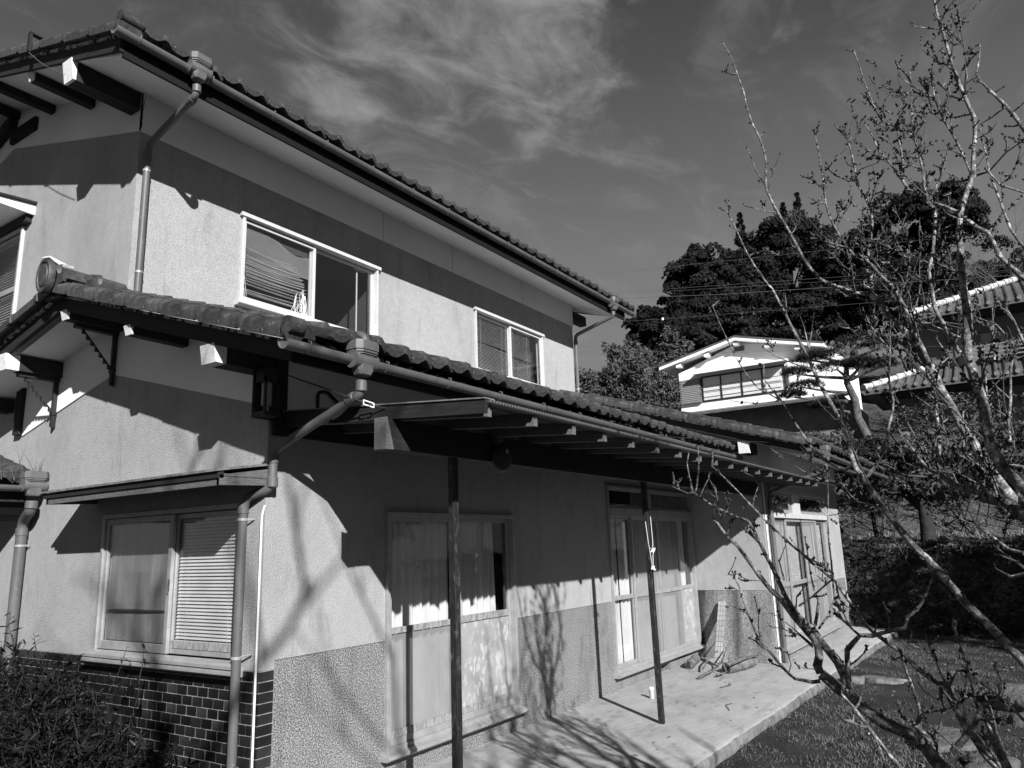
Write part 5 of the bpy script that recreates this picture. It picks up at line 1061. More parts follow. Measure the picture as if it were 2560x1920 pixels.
# ------------------------------------------------------------------ tiled neighbour house
TN = empty('tiled_house', (24, -6, 4.8), 'large old house with two tiers of grey tiled roof on the slope at right', 'house'); n24 = mapB(25.0)
b = MB(); b.box(25.0, 31, -12, -2.9, 4.6, 8.75); b.build('wall', 'neighbour_wall', TN)
def hip_roof(ex, ey, z, dx, dz, y1, name):      # eave corner (ex,ey), hip runs back and to -y
    pch = dz / dx; b = MB(); ey2 = ey - dx
    b.add([(ex, ey, z), (ex, y1, z), (ex + dx, y1, z + dz), (ex + dx, ey2, z + dz), (ex + 2 * dx, ey, z), (ex + 2 * dx, y1, z), (ex, ey, z - .12), (ex, y1, z - .12), (ex + 2 * dx, ey, z - .12), (ex + 2 * dx, y1, z - .12)],
          [(0, 1, 2, 3), (0, 3, 4), (3, 2, 5, 4), (0, 6, 7, 1), (0, 4, 8, 6), (6, 8, 9, 7)])
    rf = b.build(name, 'neighbour_tile', TN)
    y = ey - 0.18; R = random.Random(3)
    while y > max(y1, -9.5):                       # rows of barrel tiles running down the slope, with round end caps
        up = min(dx, ey - y); b = MB(); b.tube([(ex - 0.03, y, z + 0.03), (ex + up, y, z + 0.03 + up * pch)], 0.055, 6); sub(b.build('tile_row', 'neighbour_tile', TN, 40), rf)
        b = MB(); b.tube([(ex - 0.06, y, z + 0.035), (ex - 0.03, y, z + 0.035)], 0.07, 10); sub(b.build('tile_cap', 'neighbour_wall', TN), rf); y -= 0.27
    n = int(dx * 1.414 / 0.33)
    for i in range(n + 1):
        t0, t1 = i / (n + 1), (i + 1.12) / (n + 1); b = MB(); b.tube([(ex + dx * t0, ey - dx * t0, z + 0.13 + dz * t0), (ex + dx * t1, ey - dx * t1, z + 0.12 + dz * t1)], [0.12, 0.09], 10); sub(b.build('hip_tile', 'tile_sunlit', TN, 40), rf)  # hip tiles coloured paler to stand for the sunlight on them
    b = MB(); b.tube([(ex + dx, ey2 + 0.1, z + dz + 0.15), (ex + dx, y1, z + dz + 0.15)], 0.16, 10); sub(b.build('ridge', 'neighbour_tile', TN, 40), rf); return rf
hip_roof(24.0, -2.02, 8.72, 3.3, 1.45, -13, 'upper_roof'); hip_roof(23.2, -0.55, 6.30, 2.0, 0.80, -13, 'lower_roof')
b = MB(); b.box(24.1, 25, -13, -2.6, 8.52, 8.66); b.build('eaves', 'dark_bark', TN)
b = MB(); b.box(23.3, 25, -13, -1.0, 6.1, 6.24); b.build('eaves', 'dark_bark', TN)
b = MB(); b.box(24.4, 25, -12, -1.3, 4.5, 6.1); b.build('lower_wall', 'neighbour_wall', TN)
for (a, c) in ((-2.95, -3.5), (-3.9, -4.7), (-5.1, -6.3), (-6.6, -7.8)):
    w = frame_part(n24, c, a, 7.0, 8.1, 0.0, 0.06, 0.07, 'window', 'neighbour_tile', TN); b = MB(); b.mbox(n24, c + .07, a - .07, 0.01, 0.015, 7.07, 8.03); sub(b.build('pane', 'glass', TN), w)
    b = MB(); b.mbox(n24, (a + c) / 2 - .03, (a + c) / 2 + .03, 0.016, 0.05, 7.07, 8.03); sub(b.build('stile', 'neighbour_tile', TN), w); curtain(w, n24, c + .1, a - .1, 7.07, 8.0, 0.005, 5, 0.003, 'dark_curtain', 44)
b = MB()
for z in (7.12, 7.25, 7.38, 7.51): b.mbox(n24, -8.4, -3.6, 0.42, 0.46, z, z + 0.045)
for y in np.arange(-8.4, -3.5, 0.8): b.mbox(n24, y, y + 0.05, 0.0, 0.45, 7.0, 7.56)
b.build('balcony_rail', 'neighbour_wall', TN)

# ------------------------------------------------------------------ pine, shrubs and trees on the terrace
def pine():
    rng = np.random.default_rng(5); t = empty('pine_tree', (20, -0.8, gz(20, -0.8)), 'cloud-pruned pine with a crooked pale trunk in front of the white house', 'tree')
    z0 = gz(20, -0.8); b = MB(); b.tube([(20, -0.95, z0 - .2), (20, -0.90, 4.5), (20.05, -0.72, 5.0), (20, -0.72, 5.55), (20.1, -0.55, 6.1), (20.1, -0.6, 6.6), (20.1, -0.9, 7.0)], [0.15, 0.14, 0.13, 0.11, 0.09, 0.07, 0.04], 10)
    pads = [((20, 0.35, 6.95), (0.5, 0.55, 0.17)), ((20.1, 0.05, 7.0), (0.5, 0.7, 0.25)), ((20.2, -0.9, 7.25), (0.7, 0.85, 0.30)), ((20.1, -1.6, 7.05), (0.6, 0.6, 0.25)), ((19.9, -0.35, 6.55), (0.6, 0.8, 0.22)), ((19.8, 0.75, 6.55), (0.5, 0.45, 0.16)), ((19.8, 0.55, 6.10), (0.5, 0.55, 0.17)), ((19.9, -1.0, 6.55), (0.6, 0.55, 0.2)), ((19.7, 0.9, 5.85), (0.45, 0.4, 0.14)), ((20, 0.1, 5.5), (0.5, 0.5, 0.15)), ((20.2, -1.5, 6.5), (0.5, 0.5, 0.2))]
    for c, r in pads: b.tube([(20.05, -0.65, c[2] - 0.35), (20, (c[1] - 0.65) / 2, c[2] - 0.22), (c[0], c[1], c[2] - 0.06)], [0.06, 0.045, 0.02], 6)
    b.build('trunk', 'pine_bark', t, 60); VV = []; 
    for c, r in pads:
        n = 260; d = rng.normal(size=(n, 3)); d /= np.linalg.norm(d, axis=1, keepdims=True); d[:, 2] = np.abs(d[:, 2]) - 0.25; C = np.array(c) + d * np.array(r) * (0.5 + 0.5 * rng.random((n, 1)))
        for q in range(9):
            e = d * 0.6 + rng.normal(size=(n, 3)) * 0.55 + np.array([0, 0, 0.55]); e /= np.linalg.norm(e, axis=1, keepdims=True); s = np.cross(e, rng.normal(size=(n, 3))); s /= np.linalg.norm(s, axis=1, keepdims=True); L = 0.11 + 0.06 * rng.random((n, 1))
            VV.append(np.stack([C - s * 0.006, C + s * 0.006, C + e * L], 1))
    V = np.concatenate(VV).reshape(-1, 3); rawmesh('needles', V, np.arange(len(V)).reshape(-1, 3), 'pine_needle', t)
pine()
def shrub(name, label, c, r, n, leaf, mat, seed, group, ratio=0.35, stems=6, cat='shrub'):
    rng = np.random.default_rng(seed); z0 = gz(c[0], c[1]); t = empty(name, (c[0], c[1], z0), label, cat, group); P, N = crown_points(c, r, n, rng, 40, 0.30); N[:, 2] += 0.3; V, F = leaf_quads(P, N, leaf, ratio, rng); rawmesh('crown', V, F, mat, t)
    b = MB(); R = random.Random(seed)
    for k in range(stems):
        e = Vector(c) + Vector((R.uniform(-.9, .9) * r[0], R.uniform(-.9, .9) * r[1], R.uniform(0.2, 1.1) * r[2])); p = Vector((c[0] + R.uniform(-.3, .3) * r[0], c[1] + R.uniform(-.3, .3) * r[1], z0 - 0.1)); b.tube([p, p.lerp(e, .5) + Vector((R.uniform(-.1, .1), R.uniform(-.1, .1), 0.1)), e], [0.018, 0.011, 0.004], 5)
    b.build('stems', 'dark_bark', t); return t
SG = 'shrubs on the slope below the houses'
for i, (c, r, n, lf, lab) in enumerate([((18.3, 0.5, 3.35), (0.9, 1.0, 0.7), 2600, 0.10, 'spiky pale-leaved shrub at the foot of the pine, left side'), ((18.6, -1.3, 3.3), (1.0, 1.2, 0.8), 3000, 0.10, 'spiky pale-leaved shrub just right of the pine trunk'), ((18.8, -3.2, 3.6), (1.1, 1.3, 1.2), 3400, 0.10, 'tall leafy shrub under the lower tiled roof'), ((18.6, -5.2, 3.6), (1.1, 1.4, 1.3), 3200, 0.10, 'leafy shrub under the balcony of the tiled house'), ((18.6, -7.4, 3.6), (1.1, 1.4, 1.4), 3000, 0.10, 'leafy shrub on the slope at the far right edge'), ((20.5, -3.0, 4.6), (0.9, 1.6, 0.9), 2600, 0.10, 'higher shrub against the lower wall of the tiled house'), ((20.5, -6.2, 4.6), (0.9, 1.8, 1.0), 2600, 0.10, 'higher shrub under the right half of the tiled house'), ((21.5, 2.2, 4.5), (0.9, 1.3, 0.6), 2200, 0.10, 'low dark hedge plant under the pent roof of the white house')]):
    shrub('shrub', lab, c, r, n, lf, 'shrub_leaf' if i < 7 else 'bank_leaf', 200 + i, SG)
TG = 'small broadleaf trees on the terrace'
def btree(label, base, lean, c, r, n, seed, tr):
    t = empty('broadleaf_tree', base, label, 'tree', TG); rng = np.random.default_rng(seed); P, N = crown_points(c, r, n, rng, 70, 0.27); V, F = leaf_quads(P, N, 0.11, 0.45, rng); rawmesh('crown', V, F, 'shrub_leaf' if seed % 2 else 'dark_leaf', t)
    b = MB(); p0 = Vector(base) - Vector((0, 0, .2)); top = Vector(c); b.tube([p0, p0.lerp(top, .35) + Vector(lean), p0.lerp(top, .7) + Vector(lean) * .8, top], [tr, tr * .8, tr * .55, tr * .2], 9); R = random.Random(seed)
    for k in range(9):
        q = p0.lerp(top, R.uniform(.45, .8)) + Vector(lean) * .8; e = Vector(c) + Vector((R.uniform(-.8, .8) * r[0], R.uniform(-.8, .8) * r[1], R.uniform(-.7, .6) * r[2])); b.tube([q, q.lerp(e, .5) + Vector((0, 0, .1)), e], [tr * .35, tr * .2, tr * .06], 6)
    b.build('trunk', 'dark_bark', t, 60); return t
btree('dark leaning tree on the terrace just right of the wing', (16.2, -0.95, 1.38), (-0.1, 0.25, 0), (16.6, -0.2, 3.5), (0.9, 1.3, 0.8), 3200, 301, 0.13)
btree('thin dark tree beside the leaning one on the terrace', (16.0, -1.45, 1.38), (0, .03, 0), (16.4, -1.3, 3.4), (0.7, 0.8, 0.6), 1700, 302, 0.06)
btree('thick-trunked bushy tree in the middle of the terrace', (15.8, -2.45, 1.38), (0, -.05, 0), (15.9, -2.4, 2.95), (0.9, 1.25, 0.85), 4200, 303, 0.19)
btree('bushy tree on the terrace at right of the thick-trunked one', (15.7, -4.6, 1.38), (0, .1, 0), (15.8, -4.2, 3.1), (0.9, 1.2, 0.8), 3600, 305, 0.14)
btree('leafy tree low on the terrace at the right edge', (15.6, -6.3, 1.38), (0, .1, 0), (15.7, -6.1, 3.0), (0.9, 1.3, 0.9), 3400, 306, 0.14)
# creeping plants that cover the bank
n = 16000; rng = np.random.default_rng(77); y = -10 + 9.6 * rng.random(n); s = rng.random(n); x = 13.2 + 1.75 * s; z = np.array([gz(a, c_) for a, c_ in zip(x, y)]) + 0.10 * rng.random(n) + 0.05
lumps = 0.16 * (np.sin(x * 4 + y * 2.3) * np.sin(y * 3.1 - x)).clip(0, 1); P = np.stack([x - lumps, y, z + lumps], 1); N = np.stack([-0.8 + 0 * x, -0.1 + 0 * x, 0.7 + 0 * x], 1) + rng.normal(size=(n, 3)) * 0.5
V, F = leaf_quads(P, N, 0.075, 0.6, rng); o = rawmesh('bank_foliage', V, F, 'bank_leaf', None, 'stuff')
# evergreens added out of view on the right to shade the bank
for i, (c, r, lab) in enumerate((((8.9, -9.6, 3.3), (1.5, 1.6, 3.0), 'unseen dense evergreen added beyond the lawn to shade the bank, nearest the camera'), ((10.6, -10.6, 3.3), (1.7, 1.7, 3.2), 'unseen dense evergreen added beyond the lawn to shade the bank, middle one'), ((12.6, -11.8, 3.4), (1.8, 1.8, 3.4), 'unseen dense evergreen added beyond the lawn to shade the bank, farthest one'))):
    tree('shade_evergreen', lab, 'tree', c, r, 9000, 0.17, 'dark_leaf', (c[0], c[1], -0.2), 400 + i, 'added shade evergreens', clumps=80, cr=0.30, trunk_r=0.18)

# ------------------------------------------------------------------ nandina bush in front of the brick plinth
def bush():
    t = empty('nandina_bush', (-0.6, 1.8, -0.2), 'dark glossy-leaved nandina bush in front of the glazed brick plinth', 'bush'); rng = np.random.default_rng(9); R = random.Random(9)
    stems = MB(); tips = []
    def spray(p, d, L, nl):
        q = p; pts = [p]
        for k in range(5): d = (d + Vector((R.uniform(-.25, .25), R.uniform(-.25, .25), R.uniform(-.05, .12)))).normalized(); q = q + d * L / 5; pts.append(q)
        stems.tube(pts, [0.006 - 0.0009 * k for k in range(6)], 4)
        for k in range(nl): s = R.uniform(.25, 1.0) * 5; i = min(int(s), 4); tips.append((pts[i].lerp(pts[i + 1], s - i), d))
    for k in range(850):
        y = R.uniform(0.35, 3.7); top = 1.04 - 0.03 * abs(y - 2.6) - max(0, 1.55 - y) * 0.50; x = R.uniform(-1.15, -0.18)
        spray(Vector((x, y, R.uniform(-.2, top * 0.7))), Vector((R.uniform(-.5, .2), R.uniform(-.6, .6), 1)).normalized(), R.uniform(.22, .42), 24)
    for (y, x, z, L, dy) in ((3.05, -0.25, 0.85, 0.50, -0.55), (2.72, -0.28, 0.85, 0.38, -0.25), (3.3, -.3, .9, .25, .1), (1.25, -0.30, 0.72, 0.42, -0.5), (1.05, -0.2, 0.7, 0.45, -.45), (2.45, -.2, .9, .25, .1)): spray(Vector((x, y, z)), Vector((-.05, dy, 1)).normalized(), L, 7)
    stems.build('stems', 'dark_bark', t)
    V = []; F = []
    prot = MB(); prot.add([(0, 0, 0), (0.26, 0.10, 0.02), (0.62, 0.11, 0.0), (1, 0, -0.10), (0.62, -0.11, 0.0), (0.26, -0.10, 0.02), (0.3, 0, -0.015), (0.62, 0, -0.035)], [(0, 1, 6), (1, 2, 7, 6), (2, 3, 7), (0, 6, 5), (6, 7, 4, 5), (7, 3, 4)])
    ob = prot.build('leaf', 'bush_leaf', None); me = ob.data; bpy.data.objects.remove(ob); R.shuffle(tips); tips.sort(key=lambda q: (q[0].x > -0.55) + R.random() * 0.9)
    joined = MB()
    for i, (p, d) in enumerate(tips):
        q = Quaternion((0, 0, 1), R.uniform(0, 2 * pi)) @ Quaternion((0, 1, 0), R.uniform(-.9, .7)) @ Quaternion((1, 0, 0), R.uniform(-.7, .7)); s = R.uniform(.05, .10)
        if i < 290:
            o = bpy.data.objects.new('leaf', me); COL.objects.link(o); o.parent = t; o.location = p - Vector(BASE[t.name]); o.rotation_mode = 'QUATERNION'; o.rotation_quaternion = q; o.scale = (s, s, s)
        else: joined.add([tuple(p + q @ (Vector(v) * s)) for v in prot.v], prot.f)
    joined.build('foliage', 'bush_leaf', t, kind='stuff')
bush()

# ------------------------------------------------------------------ overhead wires
def wire(pts, r, label):
    P = [Vector(p) for p in pts]; d0 = (P[0] - P[1]); d1 = (P[-1] - P[-2]); P = [P[0] + d0.normalized() * 5] + P + [P[-1] + d1.normalized() * 12]
    o = MB().tube(P, r, 5).build('power_line', 'wire_grey', None); tag(o, label, 'cable', 'overhead lines across the hill')
wire([(12.621, 4.253, 8.316), (16.113, -1.226, 8.784)], 0.003, 'thin highest wire crossing the sky and the wooded hill')
wire([(13.046, 3.779, 7.88), (13.749, 2.696, 7.926), (16.2, -1.05, 8.1)], 0.0035, 'upper wire of the close pair beside the end of the upper gutter')
wire([(13.1, 3.7, 7.83), (13.749, 2.696, 7.87), (16.2, -1.05, 8.0)], 0.003, 'lower wire of the close pair beside the end of the upper gutter')
wire([(13.214, 3.579, 7.743), (14.807, 1.154, 7.767), (16.264, -1.09, 7.854)], 0.006, 'thickest overhead cable, third from the top across the hill')
wire([(13.228, 3.787, 7.162), (14.012, 2.582, 7.202), (16.339, -1.022, 7.397)], 0.003, 'wire with a small insulator just above the bamboo tops')
wire([(13.829, 3.158, 6.448), (14.559, 2.1, 6.321), (15.931, 0.022, 6.314)], 0.003, 'lowest sagging wire in front of the white gable')
o = MB().tube([(14.012, 2.582, 7.17), (14.012, 2.582, 7.23)], 0.03, 8).build('insulator', 'white_plastic', None); tag(o, 'tiny white insulator on the wire above the bamboo', 'insulator')

PLUM = [
 [(0.706,-3.828,0.623,0.0264),(0.703,-3.763,0.701,0.0251),(0.703,-3.717,0.772,0.0243),(0.694,-3.661,0.803,0.0239),(0.679,-3.572,0.841,0.0232),(0.668,-3.507,0.898,0.0226),(0.658,-3.449,0.951,0.0221),(0.649,-3.404,0.988,0.0217),(0.642,-3.368,1.020,0.0214),(0.634,-3.331,1.050,0.0211)],
 [(0.634,-3.331,1.050,0.0182),(0.639,-3.318,1.086,0.0172),(0.656,-3.324,1.126,0.0164),(0.667,-3.321,1.167,0.0157),(0.671,-3.308,1.204,0.0150),(0.670,-3.285,1.236,0.0144),(0.668,-3.261,1.262,0.0138),(0.667,-3.228,1.311,0.0130),(0.663,-3.179,1.377,0.0119),(0.656,-3.115,1.456,0.0105),(0.649,-3.041,1.567,0.0088),(0.642,-2.980,1.663,0.0075),(0.634,-2.937,1.706,0.0067),(0.629,-2.896,1.773,0.0058),(0.624,-2.869,1.805,0.0053)],
 [(0.659,-3.439,0.991,0.0161),(0.668,-3.422,1.040,0.0151),(0.676,-3.401,1.095,0.0143),(0.677,-3.374,1.136,0.0137),(0.679,-3.342,1.188,0.0131),(0.682,-3.324,1.225,0.0127),(0.682,-3.306,1.251,0.0123),(0.678,-3.276,1.273,0.0120),(0.676,-3.242,1.311,0.0115),(0.677,-3.195,1.393,0.0106),(0.684,-3.162,1.483,0.0097),(0.688,-3.135,1.553,0.0091),(0.692,-3.086,1.671,0.0080),(0.694,-3.037,1.786,0.0070),(0.683,-2.981,1.812,0.0065),(0.671,-2.925,1.839,0.0060),(0.659,-2.869,1.873,0.0055),(0.646,-2.813,1.916,0.0049),(0.637,-2.773,1.946,0.0045),(0.635,-2.762,1.962,0.0044)],
 [(0.637,-2.765,1.962,0.0044),(0.651,-2.750,2.037,0.0035),(0.667,-2.737,2.116,0.0029),(0.690,-2.743,2.175,0.0025)],
 [(0.647,-2.777,1.953,0.0044),(0.667,-2.780,1.985,0.0040),(0.702,-2.781,2.050,0.0034),(0.737,-2.780,2.124,0.0029),(0.765,-2.771,2.192,0.0025)],
 [(0.642,-2.768,1.950,0.0033),(0.598,-2.749,1.946,0.0027),(0.534,-2.729,1.966,0.0021),(0.472,-2.709,1.982,0.0016)],
 [(0.617,-2.815,1.927,0.0032),(0.611,-2.844,1.978,0.0029),(0.609,-2.874,2.019,0.0027),(0.618,-2.887,1.981,0.0026),(0.626,-2.900,1.950,0.0024),(0.633,-2.906,1.864,0.0021)],
 [(0.666,-2.867,1.873,0.0043),(0.633,-2.889,1.920,0.0029),(0.609,-2.906,1.955,0.0021)],
 [(0.705,-2.914,1.841,0.0049),(0.669,-2.942,1.875,0.0036),(0.586,-2.956,1.932,0.0021)],
 [(0.646,-2.890,1.774,0.0048),(0.618,-2.928,1.814,0.0036),(0.591,-2.968,1.854,0.0027),(0.556,-2.987,1.893,0.0021)],
 [(0.630,-2.876,1.798,0.0043),(0.587,-2.891,1.845,0.0031),(0.570,-2.906,1.868,0.0026)],
 [(0.774,-3.002,1.801,0.0043),(0.702,-3.016,1.848,0.0029),(0.643,-3.022,1.882,0.0021)],
 [(0.682,-3.068,1.850,0.0032),(0.713,-3.074,1.911,0.0025),(0.750,-3.091,1.967,0.0020),(0.762,-3.071,2.022,0.0016)],
 [(0.689,-3.082,1.856,0.0026),(0.738,-3.108,1.831,0.0021),(0.745,-3.046,1.786,0.0016)],
 [(0.605,-3.455,1.006,0.0121),(0.576,-3.461,1.057,0.0112),(0.543,-3.474,1.118,0.0104),(0.509,-3.488,1.183,0.0097),(0.502,-3.518,1.216,0.0092),(0.497,-3.552,1.248,0.0087),(0.506,-3.599,1.248,0.0082),(0.511,-3.647,1.262,0.0076),(0.520,-3.734,1.286,0.0067),(0.501,-3.756,1.333,0.0063),(0.495,-3.797,1.368,0.0058),(0.482,-3.832,1.414,0.0053),(0.462,-3.858,1.464,0.0048),(0.449,-3.879,1.499,0.0045),(0.406,-3.885,1.564,0.0040),(0.404,-3.905,1.578,0.0038),(0.388,-3.924,1.617,0.0034)],
 [(0.484,-3.554,1.249,0.0054),(0.451,-3.534,1.277,0.0045),(0.427,-3.521,1.299,0.0040),(0.391,-3.514,1.352,0.0031),(0.372,-3.517,1.389,0.0026),(0.378,-3.533,1.368,0.0022)],
 [(0.440,-3.685,1.283,0.0035),(0.399,-3.693,1.321,0.0028),(0.337,-3.699,1.375,0.0020),(0.292,-3.696,1.407,0.0015)],
 [(0.590,-3.469,1.101,0.0037),(0.572,-3.505,1.126,0.0030),(0.542,-3.549,1.167,0.0023),(0.512,-3.578,1.207,0.0018)],
 [(0.620,-3.865,1.046,0.0097),(0.617,-3.825,1.044,0.0093),(0.615,-3.796,1.067,0.0090),(0.611,-3.747,1.108,0.0086),(0.609,-3.703,1.166,0.0082),(0.603,-3.652,1.204,0.0079),(0.596,-3.600,1.249,0.0075),(0.592,-3.561,1.289,0.0072),(0.592,-3.528,1.350,0.0069),(0.590,-3.495,1.408,0.0066),(0.589,-3.457,1.482,0.0063),(0.582,-3.416,1.521,0.0060),(0.568,-3.342,1.593,0.0056),(0.552,-3.262,1.678,0.0051),(0.535,-3.180,1.772,0.0046),(0.517,-3.099,1.874,0.0041),(0.498,-3.019,1.978,0.0036),(0.477,-2.938,2.072,0.0031)],
 [(0.623,-3.856,1.012,0.0062),(0.556,-3.891,1.077,0.0035),(0.513,-3.917,1.118,0.0021)],
 [(0.605,-3.838,1.032,0.0070),(0.596,-3.829,0.995,0.0057),(0.595,-3.839,0.937,0.0042),(0.545,-3.831,1.013,0.0026)],
 [(0.551,-3.859,1.062,0.0043),(0.450,-3.848,1.151,0.0031),(0.350,-3.838,1.237,0.0021),(0.293,-3.838,1.289,0.0017)],
 [(0.544,-3.858,1.086,0.0026),(0.479,-3.836,1.174,0.0019),(0.438,-3.809,1.206,0.0016),(0.380,-3.761,1.235,0.0013)],
 [(0.469,-4.054,0.690,0.0176),(0.498,-4.011,0.751,0.0161),(0.512,-3.976,0.787,0.0155),(0.532,-3.945,0.837,0.0147),(0.550,-3.917,0.885,0.0141),(0.569,-3.889,0.939,0.0135),(0.588,-3.869,0.990,0.0129),(0.613,-3.857,1.052,0.0123)],
 [(0.340,-4.062,0.737,0.0178),(0.348,-4.045,0.799,0.0162),(0.356,-4.029,0.854,0.0152),(0.366,-4.016,0.923,0.0141),(0.371,-4.010,0.956,0.0136)],
 [(0.313,-3.875,0.838,0.0128),(0.289,-3.925,0.900,0.0108),(0.267,-3.969,0.955,0.0094),(0.239,-3.993,1.009,0.0084),(0.221,-4.019,1.048,0.0076),(0.218,-4.062,1.060,0.0068),(0.217,-4.092,1.063,0.0062),(0.209,-4.116,1.025,0.0053),(0.203,-4.141,0.992,0.0045)],
 [(0.285,-3.990,1.000,0.0055),(0.250,-3.981,1.061,0.0044),(0.205,-3.981,1.157,0.0032),(0.165,-3.974,1.230,0.0023),(0.132,-3.964,1.285,0.0017)],
 [(0.237,-3.979,1.157,0.0031),(0.213,-4.018,1.120,0.0025),(0.186,-4.067,1.087,0.0019),(0.161,-4.103,1.057,0.0015)],
 [(0.256,-4.060,1.053,0.0031),(0.239,-4.082,1.100,0.0025),(0.169,-4.080,1.202,0.0015)],
 [(0.596,-3.731,0.797,0.0105),(0.550,-3.733,0.882,0.0086),(0.536,-3.749,0.923,0.0078),(0.504,-3.746,0.976,0.0070),(0.454,-3.739,1.054,0.0057),(0.404,-3.732,1.132,0.0046),(0.369,-3.725,1.183,0.0038)],
 [(0.369,-3.725,1.183,0.0034),(0.326,-3.702,1.174,0.0024),(0.281,-3.692,1.202,0.0017)],
 [(0.573,-3.738,0.901,0.0070),(0.519,-3.768,0.952,0.0043)],
 [(0.433,-3.753,1.008,0.0026),(0.412,-3.732,1.037,0.0016),(0.403,-3.727,1.057,0.0013)],
 [(0.564,-3.712,0.872,0.0105),(0.545,-3.735,0.860,0.0094),(0.496,-3.775,0.823,0.0077)],
 [(0.309,-3.785,1.094,0.0025),(0.279,-3.805,1.065,0.0018),(0.244,-3.851,1.043,0.0012)],
 [(0.348,-3.782,0.939,0.0029),(0.287,-3.831,0.916,0.0027),(0.202,-3.889,0.885,0.0024),(0.110,-3.948,0.859,0.0022)],
 [(0.505,-3.871,1.032,0.0034),(0.456,-3.908,0.997,0.0026),(0.417,-3.950,0.981,0.0022),(0.365,-4.013,0.987,0.0016)],
 [(-0.371,-3.796,0.910,0.0067),(-0.326,-3.747,0.951,0.0060),(-0.292,-3.710,0.988,0.0056),(-0.262,-3.676,1.024,0.0053),(-0.223,-3.630,1.075,0.0048),(-0.195,-3.585,1.115,0.0045)],
 [(-0.229,-3.676,1.002,0.0025),(-0.298,-3.658,0.988,0.0014)],
 [(-0.329,-3.709,0.999,0.0021),(-0.382,-3.731,0.969,0.0016),(-0.418,-3.741,0.950,0.0013)],
 [(0.636,-3.322,1.020,0.0077),(0.635,-3.289,1.011,0.0073),(0.624,-3.212,1.023,0.0066),(0.620,-3.183,1.043,0.0063),(0.618,-3.159,1.074,0.0061),(0.613,-3.096,1.153,0.0054),(0.609,-3.053,1.209,0.0050),(0.614,-3.027,1.284,0.0045),(0.617,-3.006,1.343,0.0041),(0.624,-2.991,1.406,0.0038),(0.628,-2.976,1.456,0.0035),(0.628,-2.957,1.500,0.0032),(0.628,-2.948,1.518,0.0031)],
 [(0.650,-2.997,1.322,0.0031),(0.609,-2.978,1.340,0.0024),(0.545,-2.949,1.369,0.0016)],
 [(0.611,-2.983,1.434,0.0031),(0.561,-2.967,1.453,0.0022),(0.523,-2.957,1.471,0.0016)],
 [(0.629,-2.949,1.514,0.0031),(0.604,-2.933,1.519,0.0026),(0.594,-2.958,1.549,0.0020),(0.573,-2.990,1.598,0.0012)],
 [(0.558,-3.110,1.489,0.0030),(0.505,-3.068,1.492,0.0025),(0.464,-3.043,1.511,0.0022),(0.429,-3.026,1.537,0.0020)],
 [(0.601,-3.067,1.217,0.0035),(0.575,-3.072,1.268,0.0029),(0.550,-3.085,1.326,0.0024),(0.504,-3.089,1.409,0.0018)],
 [(0.602,-3.187,1.046,0.0029),(0.585,-3.208,1.092,0.0023),(0.543,-3.208,1.156,0.0018),(0.505,-3.188,1.184,0.0014)],
 [(0.615,-3.311,1.073,0.0024),(0.557,-3.283,1.085,0.0018),(0.518,-3.264,1.092,0.0014)],
 [(0.645,-3.306,1.180,0.0039),(0.654,-3.244,1.230,0.0030),(0.663,-3.170,1.293,0.0023),(0.666,-3.116,1.326,0.0018)],
 [(0.649,-3.306,1.169,0.0039),(0.642,-3.251,1.221,0.0029),(0.630,-3.175,1.253,0.0021),(0.621,-3.116,1.263,0.0016)],
 [(0.582,-3.341,1.279,0.0077),(0.605,-3.353,1.330,0.0060),(0.630,-3.360,1.398,0.0045),(0.634,-3.339,1.453,0.0033),(0.644,-3.336,1.496,0.0025)],
 [(0.594,-3.353,1.262,0.0048),(0.652,-3.389,1.316,0.0044),(0.709,-3.419,1.393,0.0041),(0.741,-3.412,1.485,0.0038),(0.772,-3.410,1.569,0.0035),(0.799,-3.404,1.654,0.0033),(0.839,-3.403,1.771,0.0030),(0.893,-3.410,1.921,0.0026),(0.926,-3.412,2.020,0.0023)],
 [(0.855,-3.404,1.800,0.0031),(0.896,-3.442,1.805,0.0028),(0.977,-3.510,1.791,0.0024),(1.053,-3.588,1.837,0.0020),(1.134,-3.671,1.877,0.0016)],
 [(0.852,-3.399,1.800,0.0031),(0.801,-3.383,1.824,0.0024),(0.761,-3.371,1.841,0.0021)],
 [(0.577,-3.277,1.369,0.0049),(0.545,-3.349,1.415,0.0041),(0.504,-3.426,1.471,0.0035),(0.483,-3.464,1.498,0.0033)],
 [(0.571,-3.261,1.353,0.0039),(0.539,-3.280,1.415,0.0027),(0.526,-3.332,1.470,0.0017)],
 [(0.623,-3.207,1.487,0.0040),(0.569,-3.208,1.579,0.0027),(0.547,-3.256,1.668,0.0018)],
 [(0.659,-3.337,1.440,0.0034),(0.620,-3.338,1.520,0.0028),(0.569,-3.346,1.631,0.0021),(0.540,-3.348,1.692,0.0018)],
 [(0.647,-3.349,1.518,0.0034),(0.653,-3.381,1.485,0.0027),(0.611,-3.404,1.563,0.0019)],
